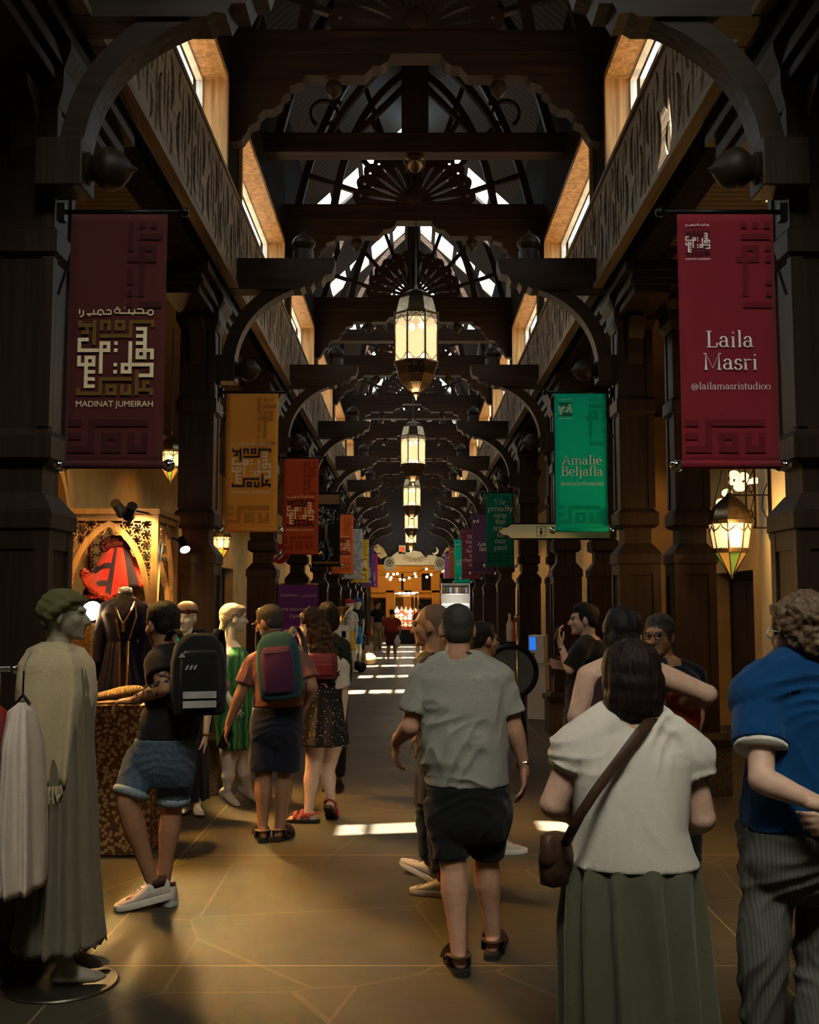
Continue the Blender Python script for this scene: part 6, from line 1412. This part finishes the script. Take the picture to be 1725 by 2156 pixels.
MB().tube([Q(225, 1146), Q(250, 1132), Q(278, 1146)], .008, 6).tube([Q(250, 1132), V((0, 0, kz - .05 - o_.z))], .005, 6).build('hanger', BLK, r)
b = MB()
for i in range(7): b.ell((.05 * math.sin(i * 2.1), .04 * math.cos(i * 1.7), .05 + .05 * i * .5), (.075, .055, .05))
o = b.organic('shawl_bundle', ramp_mat('leafy_cream_cloth', 'ShaderNodeTexVoronoi', [(.0, (.12, .09, .03)), (.25, (.35, .24, .08)), (.5, (.62, .46, .20))], .8, 30), .01, 2, None, folds(.015, 14, 9)); o.location = (at(298, 1240, 9.2).x, 9.22, 1.66); tag(o, 'cream leafy patterned shawl bundled on the kiosk shelf right of the poncho', 'shawl')
r = empty('succulent_plant', 'spiky striped succulent standing on the kiosk shelf by the right post', 'plant', (at(316, 1240, 9.2).x, 9.12, 1.65)); PG = mat('leaf_grey_green', (.10, .14, .06), .6, 0, .5, 40)
MB().lathe([(.001, 0), (.045, 0), (.055, .08), (.048, .08), (.001, .06)], n=14).build('pot', PLC, r, smooth=True)
for i in range(12):
    a = i * 2.4; q = .05 + .05 * (i % 3); MB().tube([(0, 0, .07), (q * .6 * math.cos(a), q * .6 * math.sin(a), .16), (q * math.cos(a), q * math.sin(a), .24 + .03 * (i % 4))], [.014, .013, .002], 6, flat=.4).build('leaf', PG, r, smooth=True)
# ---------------------------------------------------------------- mannequins
MQW = mat('mannequin_white', (.60, .52, .40), .30, 0, .03, spec=.5); MQT = mat('mannequin_tan', (.36, .24, .14), .4, 0, .05); SKN = mat('mannequin_grey_beige', (.24, .20, .14), .45, 0, .05)
def fringe(I, rows_c, a, b, z, n, L, m, name='fringe'):
    f = MB(); rnd = random.Random(n)
    for k in range(n):
        th = 2 * PI * k / n; p = rows_c + V((a * math.cos(th), b * math.sin(th), z)); f.tube([p, p + V((rnd.uniform(-.008, .008), rnd.uniform(-.008, .008), -L * .5)), p + V((rnd.uniform(-.015, .015), rnd.uniform(-.015, .015), -L * rnd.uniform(.8, 1.1)))], .004, 4)
    return f.build(name, m, I['root'])
I = person('mannequin in olive turban, grey dress and cream fringed shawl, nearest on the left', 5.0, (139, 1297), .233, R(-88), SKN,
    [(1362, 98, 142, .07, 0), (1376, 80, 162, .13, 0), (1405, 66, 184, .17, 0), (1450, 64, 188, .17, 0), (1550, 74, 182, .15, 0), (1680, 74, 184, .16, 0)],
    [((118, 1392, -.09), (116, 1470, -.08), (128, 1540, -.06), DN, (0, 1, 0), 1, .4), ((118, 1392, .09), (116, 1470, .08), (128, 1540, .06), DN, (0, -1, 0), -1, .4)],
    [((118, 1690, -.08), (128, 1850, -.08), (140, 1990, -.08), R(-80), 0, .105), ((125, 1690, .08), (138, 1850, .08), (150, 1985, .10), R(-75), 0, .105)], neck=(122, 1366), male=False, name='mannequin', cat='mannequin', eyes=False)
TUR = cloth('turban_olive', (.115, .10, .035), .15); c, M, k = I['c'], I['M'], I['h'] / .235; P = lambda x, y, z: c + M @ (V((x, y, z)) * k)
b = MB(); b.ell(P(0, -.02, .055), [.088 * k, .104 * k, .078 * k], n=22, M=M); b.ell(P(0, -.05, .03), [.086 * k, .09 * k, .075 * k], n=22, M=M); b.ell(P(0, -.085, -.02), [.05 * k, .035 * k, .05 * k], M=M); b.ell(P(0, .035, .078), [.066 * k, .046 * k, .036 * k], M=M)
for s in (-1, 1): b.tube([P(s * .075, -.06, -.01), P(s * .094, -.02, .035), P(s * .078, .035, .070), P(s * .035, .070, .082), P(0, .078, .082)], [.022, .026, .022, .017, .016], 10)
b.organic('turban', TUR, .007, 3, I['root'], lambda co, n: .0022 * math.sin((co - c).z * 150 + (co - c).x * 60 + 3 * noise.noise(co * 8)))
GRD = mat('dress_grey_beige', (.15, .118, .072), .85, 0, .12, 220, .2, sheen=.1)
skirt(I, GRD, [(1372, 84, 160, .14, 0), (1405, 62, 187, .18, 0), (1450, 60, 192, .18, 0), (1560, 70, 190, .17, 0), (1680, 68, 196, .18, 0), (1820, 62, 200, .20, 0), (1920, 54, 206, .22, 0), (1982, 44, 212, .24, 0)], 'dress', 12, .022, 8, hem=.012)
SHW = mat('shawl_cream', (.50, .39, .22), .9, 0, .10, 120, .4, sheen=.2)
skirt(I, SHW, [(1350, 92, 140, .09, 0), (1366, 66, 170, .17, 0), (1400, 50, 190, .22, 0), (1460, 46, 194, .235, 0), (1540, 58, 184, .23, 0), (1640, 76, 172, .22, 0)], 'shawl', 6, .018, 15, ny=30)
q = torso_rings([(1640, 76, 172, .22, 0)], 5.0)[0]; fringe(I, q[0] - I['inv'], q[1], q[2], .0, 110, .07, SHW); o_ = I['root']
o = MB().lathe([(.001, 0), (.25, 0), (.255, .006), (.25, .012), (.001, .014)], n=48).build('base_disc', mat('base_steel_dark', (.10, .08, .06), .35, .8), I['root'], auto=40); o.location = at(128, 1274 + 3825 / 4.98, 4.98) - I['inv']; o.location.z = 0
# headless dark embroidered dress
I = person('headless mannequin in a dark navy dress with gold braid, behind the stall table', 8.28, (262, 1225), .22, PI, BLKC,
    [(1262, 250, 276, .06, 0), (1271, 228, 297, .10, 0), (1292, 216, 306, .13, 0), (1330, 226, 292, .125, 0), (1352, 230, 286, .115, 0), (1400, 224, 296, .14, 0)],
    [((226, 1284), (212, 1345, -.02), (208, 1402, -.05), DN, (1, 0, 0), 1, .4), ((298, 1284), (308, 1345, -.02), (302, 1402, -.05), DN, (-1, 0, 0), -1, .4)],
    [((245, 1420), (245, 1540), (245, 1660), PI, 0, .09), ((278, 1420), (278, 1540), (278, 1660), PI, 0, .09)], neck=(263, 1256), name='mannequin', cat='mannequin', eyes=False, headless=True, hands=False)
DRS = cloth('dress_midnight', (.012, .012, .026), .1, .95, .2, 240, 0)
shirt(I, DRS, 1.9, 1.05, 'dress_bodice', .009, .004, 81, (0, 6)); skirt(I, DRS, [(1346, 230, 286, .118, 0), (1370, 224, 294, .14, 0), (1450, 208, 312, .19, 0), (1560, 196, 326, .23, 0), (1690, 186, 338, .26, 0)], 'dress_skirt', 16, .018, 11)
K = I['K']; MB().lathe([(.055, 0), (.056, .03), (.05, .05), (.03, .065), (.001, .07)], K((263, 1252)), 18).build('neck_cap', mat('neck_cap_silver', (.70, .65, .58), .25, .7), I['root'], smooth=True)
g = MB(); yo = -.150
for pts in ([(240, 1268, -.07), (246, 1285, -.125), (253, 1304, -.14), (258, 1312, -.14), (258, 1330, -.14)], [(284, 1268, -.07), (277, 1285, -.125), (266, 1304, -.14), (261, 1312, -.14), (261, 1330, -.14)], [(240, 1268, -.07), (246, 1310, -.137), (252, 1346, -.128)], [(285, 1268, -.07), (287, 1300, -.125), (272, 1346, -.126)], [(252, 1350, -.135), (252, 1400, -.185), (251, 1480, -.225)], [(270, 1350, -.135), (268, 1400, -.185), (264, 1480, -.225)]): g.tube([K(p) for p in pts], .009, 6)
g.build('gold_braid', GLD, I['root'])
def beads(I, pts, m): pass
# beret mannequin
I = person('white mannequin in a beige beret, neck scarf and teal kimono, behind the tattooed man', 8.95, (392, 1302), .235, R(172), MQW,
    [(1340, 380, 408, .06, 0), (1350, 364, 424, .10, 0), (1368, 356, 438, .13, 0), (1420, 366, 430, .13, 0), (1480, 366, 430, .12, 0), (1540, 360, 434, .14, 0)],
    [((368, 1368), (360, 1450, -.02), (364, 1530, -.05), DN, (1, 0, 0), 1, .4), ((430, 1368), (444, 1452, -.02), (433, 1545, -.06), DN, (-1, 0, 0), -1, .4)],
    [((382, 1550), (392, 1620), (396, 1686), R(170), .0, .10), ((412, 1550), (414, 1620), (414, 1690, -.1), R(-160), 0, .10)], neck=(394, 1342), male=False, name='mannequin', cat='mannequin', eyes=False)
shirt(I, cloth('kimono_teal', (.02, .26, .26), .3), 1.5, 1.2, 'kimono', .010, .006, 91, (1, 6), .064); b = MB()
skirt(I, BLKC, [(1470, 364, 432, .13, 0), (1560, 360, 436, .16, 0), (1682, 374, 438, .17, 0)], 'long_skirt', 8, .012, 13)
c, M, k = I['c'], I['M'], I['h'] / .235; P = lambda x, y, z: c + M @ (V((x, y, z)) * k)
b = MB(); b.ell(P(0, -.02, .085), [.088 * k, .10 * k, .062 * k], n=20, M=M); b.ell(P(0, -.05, .01), [.074 * k, .06 * k, .07 * k], M=M); be = b.organic('beret', cloth('beret_beige', (.36, .24, .13)), .009, 3, I['root'])
b = MB(); b.tube([P(.082 * math.cos(a), -.012 + .094 * math.sin(a), .058) for a in [2 * PI * t / 18 for t in range(19)]], .018, 8); 
for s in (-1, 1): b.ell(P(s * .042, .084, .060), [.036 * k, .018 * k, .026 * k], M=M)
b.organic('bow_band', cloth('bow_dark', (.05, .02, .018)), .009, 2, be)
n_ = I['TR'][0][0]; b = MB(); b.tube([n_ + V((.072 * math.cos(a), .066 * math.sin(a), .01)) for a in [2 * PI * t / 16 for t in range(17)]], .02, 8); b.ell(n_ + V((0, -.09, -.02)), (.025, .02, .025)); b.cap(n_ + V((-.01, -.1, -.03)), n_ + V((-.03, -.13, -.15)), .016, .028); b.cap(n_ + V((.01, -.1, -.03)), n_ + V((.03, -.13, -.13)), .016, .026)
b.organic('neck_scarf', ramp_mat('scarf_floral', 'ShaderNodeTexVoronoi', [(0, (.30, .10, .05)), (.35, (.45, .33, .18)), (.7, (.55, .45, .30))], .8, 45), .009, 2, I['root'])
W_ = I['arms'][1][2]; MB().tube([W_ + V((.032 * math.cos(a), .032 * math.sin(a), .0)) for a in [2 * PI * t / 14 for t in range(15)]], .012, 6).build('bracelet', GLD, I['root'])
# kaftan mannequin
I = person('white mannequin in cream knitted turban and green kaftan, left of the mauve polo', 9.4, (494, 1302), .245, R(-68), MQW,
    [(1356, 470, 500, .06, 0), (1366, 458, 516, .11, 0), (1386, 452, 524, .15, 0), (1440, 458, 520, .14, 0), (1500, 460, 522, .15, 0), (1560, 464, 524, .15, 0)],
    [((474, 1382, -.14), (464, 1440, -.18), (482, 1470, -.24), (.6, -.2, -1), (0, 1, 0), 1, .4), ((506, 1382, .1), (520, 1440, .14), (526, 1500, .12), DN, (-1, 0, 0), -1, .4)],
    [((482, 1570, -.05), (482, 1625, -.06), (478, 1672, -.08), R(-120), .45, .13), ((506, 1570, .05), (512, 1620, .05), (520, 1662, .06), R(-110), .45, .13)], neck=(484, 1358), male=False, name='mannequin', cat='mannequin', eyes=False)
KAF = ramp_mat('kaftan_green', 'ShaderNodeTexWave', [(.0, (.010, .09, .035)), (.4, (.03, .20, .07)), (.7, (.10, .26, .07)), (1, (.02, .12, .05))], .6, 3.2, setup=lambda t: t.inputs['Distortion'].__setattr__('default_value', 7))
skirt(I, KAF, [(1362, 464, 512, .10, 0), (1380, 452, 524, .16, 0), (1430, 450, 528, .20, 0), (1500, 456, 530, .22, 0), (1575, 464, 528, .20, 0)], 'kaftan', 8, .022, 17)
c, M, k = I['c'], I['M'], I['h'] / .235; P = lambda x, y, z: c + M @ (V((x, y, z)) * k)
b = MB(); b.ell(P(0, -.025, .05), [.092 * k, .108 * k, .082 * k], n=22, M=M); b.ell(P(0, -.06, .01), [.08 * k, .07 * k, .07 * k], M=M); b.ell(P(0, .03, .075), [.08 * k, .07 * k, .04 * k], M=M); b.cap(P(.02, -.1, -.03), P(.02, -.13, -.2), .025, .03)
b.organic('knitted_turban', ramp_mat('cream_knit', 'ShaderNodeTexVoronoi', [(0, (.56, .50, .40)), (.5, (.26, .21, .15))], .85, 55, bump=.6), .008, 2, I['root'])
S1 = I['arms'][1]; MB().tube([S1[0], S1[0].lerp(S1[1], .5), S1[1], S1[1].lerp(S1[2], .6)], [.062, .066, .062, .07], 14).build('striped_sleeve', ramp_mat('sleeve_stripes', 'ShaderNodeTexWave', [(.35, (.03, .035, .02)), (.6, (.30, .28, .14))], .8, 16, interp='CONSTANT', setup=lambda t: setattr(t, 'bands_direction', 'X')), I['root'], smooth=True)
# sport mannequins far left, with caps
for lab, d, x, yt, yf, w, tm, bm_, cm in (('small far mannequin in a red cap, printed white T-shirt and yellow shorts', 27, 737, 1262, 1416, 23, cloth('tee_print_white', (.50, .48, .46), .3, scale=20), cloth('shorts_yellow', (.60, .40, .04)), cloth('cap_red', (.50, .02, .03))),
                                     ('small far mannequin in a blue cap, black T-shirt and blue shorts', 30.5, 753, 1260, 1398, 20, BLKC, cloth('shorts_blue', (.03, .20, .42), .4, scale=30), cloth('cap_blue', (.02, .10, .28)))):
    I = far(lab, d, x, yt, yf, w, R(-85), tm, bm_, hair=None, sk=mat('mannequin_white_far', (.66, .64, .58), .3), bare=True, name='mannequin', cat='mannequin')
    c, M, k = I['c'], I['M'], I['h'] / .235; P = lambda x, y, z: c + M @ (V((x, y, z)) * k)
    b = MB(); b.ell(P(0, -.012, .06), [.088 * k, .105 * k, .075 * k], n=18, M=M); b.ell(P(0, .12, .055), [.06 * k, .075 * k, .010 * k], n=16, M=M); b.organic('cap', cm, .012, 2, I['root'])
# ---------------------------------------------------------------- clothes rack at the left edge
r = empty('clothes_rack', 'chrome clothes rack at the left edge, with garments hanging', 'rack', (-1.98, 4.74, 0)); zr = 1.42
m = MB(); m.tube([(-.9, 0, zr), (.23, 0, zr)], .014, 10).ell((.24, 0, zr), .022); m.build('rail', CHR, r, smooth=True)
for x in (-.85, .17): MB().tube([(x, 0, .09), (x, 0, zr)], .014, 10).build('upright', CHR, r, smooth=True); MB().tube([(x, -.28, .085), (x, .28, .085)], .014, 8).build('foot_bar', CHR, r, smooth=True)
for x in (-.85, .17):
    for y in (-.27, .27): MB().lathe([(.001, -.018), (.036, -.018), (.04, 0), (.036, .018), (.001, .018)], (x, y, .042), 14, M=Matrix.Rotation(PI / 2, 3, 'Y')).tube([(x, y, .04), (x, y, .09)], .009, 6).build('caster', BLK, r, smooth=True)
def garment(label, rows, d, m, name='hanging_garment', seed=1):
    R_ = torso_rings(rows, d); base = R_[0][0]; r = empty(name, label, 'garment', (base.x, d, 0)); inv = V((base.x, d, 0)); I = dict(d=d, inv=inv, root=r)
    skirt(I, m, rows, 'cloth', 7, .016, seed, ny=30, n=60); b = base - inv; MB().tube([b + V((-.03, 0, -.01)), b + V((0, 0, .03)), b + V((.03, 0, -.01))], .008, 6).tube([b + V((0, 0, .03)), V((b.x, b.y, zr))], .004, 6).build('hanger', BLK, r); return r
garment('long cream blouse hanging from the rack at the left edge', [(1478, 40, 56, .03, 0), (1496, 24, 68, .10, 0), (1570, 20, 78, .17, 0), (1680, 18, 82, .18, 0), (1780, 14, 82, .18, 0), (1872, 20, 80, .17, 0)], 4.60, mat('blouse_cream', (.62, .50, .40), .8, 0, .08, 200, .2))
garment('long red dress hanging at the very left edge of the rack', [(1476, -30, -8, .03, 0), (1500, -50, 10, .10, 0), (1620, -62, 16, .16, 0), (1860, -70, 16, .18, 0)], 4.72, cloth('dress_red', (.32, .018, .012)), seed=5)
# ---------------------------------------------------------------- small goods down the left and right
GD = 23.0; p = at(716, 1290, GD); r = empty('gramophone', 'brass gramophone horn on a white stand, far along the left', 'gramophone', (p.x, GD, 0)); zb = at(716, 1330, GD).z; zt = at(716, 1278, GD).z
MB().lathe([(.02, zb - .05), (.05, zb + .1), (.08, zt - .25), (.16, zt - .10), (.28, zt), (.29, zt + .01), (.26, zt), (.14, zt - .1), (.06, zt - .25)], n=20).build('horn', GLD, r, smooth=True)
MB().box(-.20, .20, -.16, .16, 0, zb).build('plinth', WHT, r, bevel=.01); MB().box(-.26, .2, -.18, -.162, zb - .22, zb + .14).box(.05, .14, -.185, -.18, zb - .12, zb + .02, 1).build('price_board', [WHT, BLK], r)
for i, (px, py, rr, m, lab) in enumerate(((752, 1400, .19, BLK, 'dark glossy globe on the floor by the sport mannequins'), (772, 1384, .24, ORN, 'low wicker bowl of goods beside the dark globe'), (770, 1350, .17, GLD, 'small brass drum on the floor beyond the wicker bowl'))):
    d = 27.5 + i * 3.2; q = at(px, py, d); o = MB().lathe([(.001, 0), (rr * .6, 0), (rr, rr * .5), (rr * .95, rr * 1.0), (rr * .6, rr * 1.4), (.001, rr * 1.5)], n=20).build(['glossy_globe', 'wicker_bowl', 'brass_drum'][i], m, None, smooth=True); o.location = (q.x + .05, d, 0); tag(o, lab, ['globe', 'bowl', 'drum'][i])
q = at(589, 1166, 15.0); r = empty('round_sign', 'red round sign with white stroke, partly hidden beside the rust banner', 'sign', q)
MB().lathe([(.001, -.02), (.14, -.02), (.14, .02), (.001, .02)], n=28, M=Matrix.Rotation(PI / 2, 3, 'X')).build('disc', mat('sign_red', (.42, .02, .02), .4), r)
w = MB(); w.prism(leaf((-.09, -.08), (-.02, .02), (.10, .09), .04), -.03, -.021); w.prism(leaf((-.03, -.09), (.05, -.03), (.09, .03), .03), -.03, -.021); w.build('white_stroke', WHT, r); MB().tube([(0, .02, 0), (-.06, -.1, 0), (-.12, -.33, 0)], .012, 6).build('arm', BLK, r)
# white sanitiser / info machine on a plinth
MD = 16.3; q = at(1134, 1450, MD); r = empty('info_machine', 'white machine with a small blue screen on a white plinth by the right columns', 'machine', (q.x, MD, 0)); zp = at(1134, 1396, MD).z; zt = at(1134, 1337, MD).z
MB().box(-.14, .14, -.14, .14, 0, zp).box(-.155, .155, -.155, .155, zp - .02, zp).build('plinth', WHT, r, bevel=.006); b = MB().box(-.12, .12, -.12, .12, zp, zt).build('machine_body', WHT, r, bevel=.008)
MB().box(-.10, -.01, -.128, -.121, zt - .22, zt - .03).build('screen', mat('screen_blue', (.02, .12, .5), .2, emit=(.02, .20, .9), es=.9), r)
b = MB()
for i in range(3): b.box(-.10, -.02, -.126, -.121, zp + .04 + .045 * i, zp + .06 + .045 * i)
b.build('keys', BLK, r); r.rotation_euler.z = R(-20)
# drum-fronted refreshment cart
CD = 11.6; q = at(1072, 1412, CD); r = empty('refreshment_cart', 'dark drum-fronted cart with brass pole, behind the young man looking right', 'cart', (q.x, CD, 0)); RX = Matrix.Rotation(PI / 2, 3, 'X'); zc = at(1072, 1412, CD).z
MB().tube([(.27 * math.cos(a), -.20, zc + .27 * math.sin(a)) for a in [2 * PI * k / 40 for k in range(41)]], .028, 8).tube([(.27 * math.cos(a), .22, zc + .27 * math.sin(a)) for a in [2 * PI * k / 40 for k in range(41)]], .028, 8).build('drum_rim', BLK, r, smooth=True); MB().lathe([(.001, -.19), (.265, -.19), (.265, .22), (.001, .22)], (0, 0, zc), 36, M=RX.inverted()).build('drum_face', mat('drum_grey', (.10, .095, .08), .5), r)
for x in (-.17, .17):
    for y in (-.15, .18): MB().tube([(x, y, 0), (x * .8, y, zc - .2)], .018, 8).build('leg', BLK, r, smooth=True)
MB().box(-.30, .04, -.18, .1, zc + .20, zc + .26).box(-.28, .0, -.185, -.18, zc + .18, zc + .24).build('tilted_display', mat('display_teal', (.10, .30, .28), .2, emit=(.1, .3, .28), es=.25), r); x = at(1085, 1400, CD).x - q.x
MB().tube([(x, -.2, 0), (x, -.2, at(1085, 1300, CD).z)], .014, 10).ell((x, -.2, at(1085, 1300, CD).z), .03).build('brass_pole', GLD, r, smooth=True)
MB().box(-.10, .12, -.05, .12, zc + .27, zc + .31).build('top_tray', BLK, r)
for i, (px, h, c, nm) in enumerate(((1074, .30, (.62, .52, .40), 'tall cream bottle with red cap on top of the drum cart'), (1081, .22, (.5, .10, .05), 'shorter red bottle beside the cream bottle on the drum cart'))):
    o = MB().lathe([(.001, 0), (.034, 0), (.036, .02), (.036, h * .62), (.015, h * .78), (.015, h), (.001, h)], n=16).build('bottle', mat('bottle_%d' % i, c, .3), None, smooth=True); o.location = (at(px, 1320, CD).x, CD + .03, zc + .31); tag(o, nm, 'bottle')
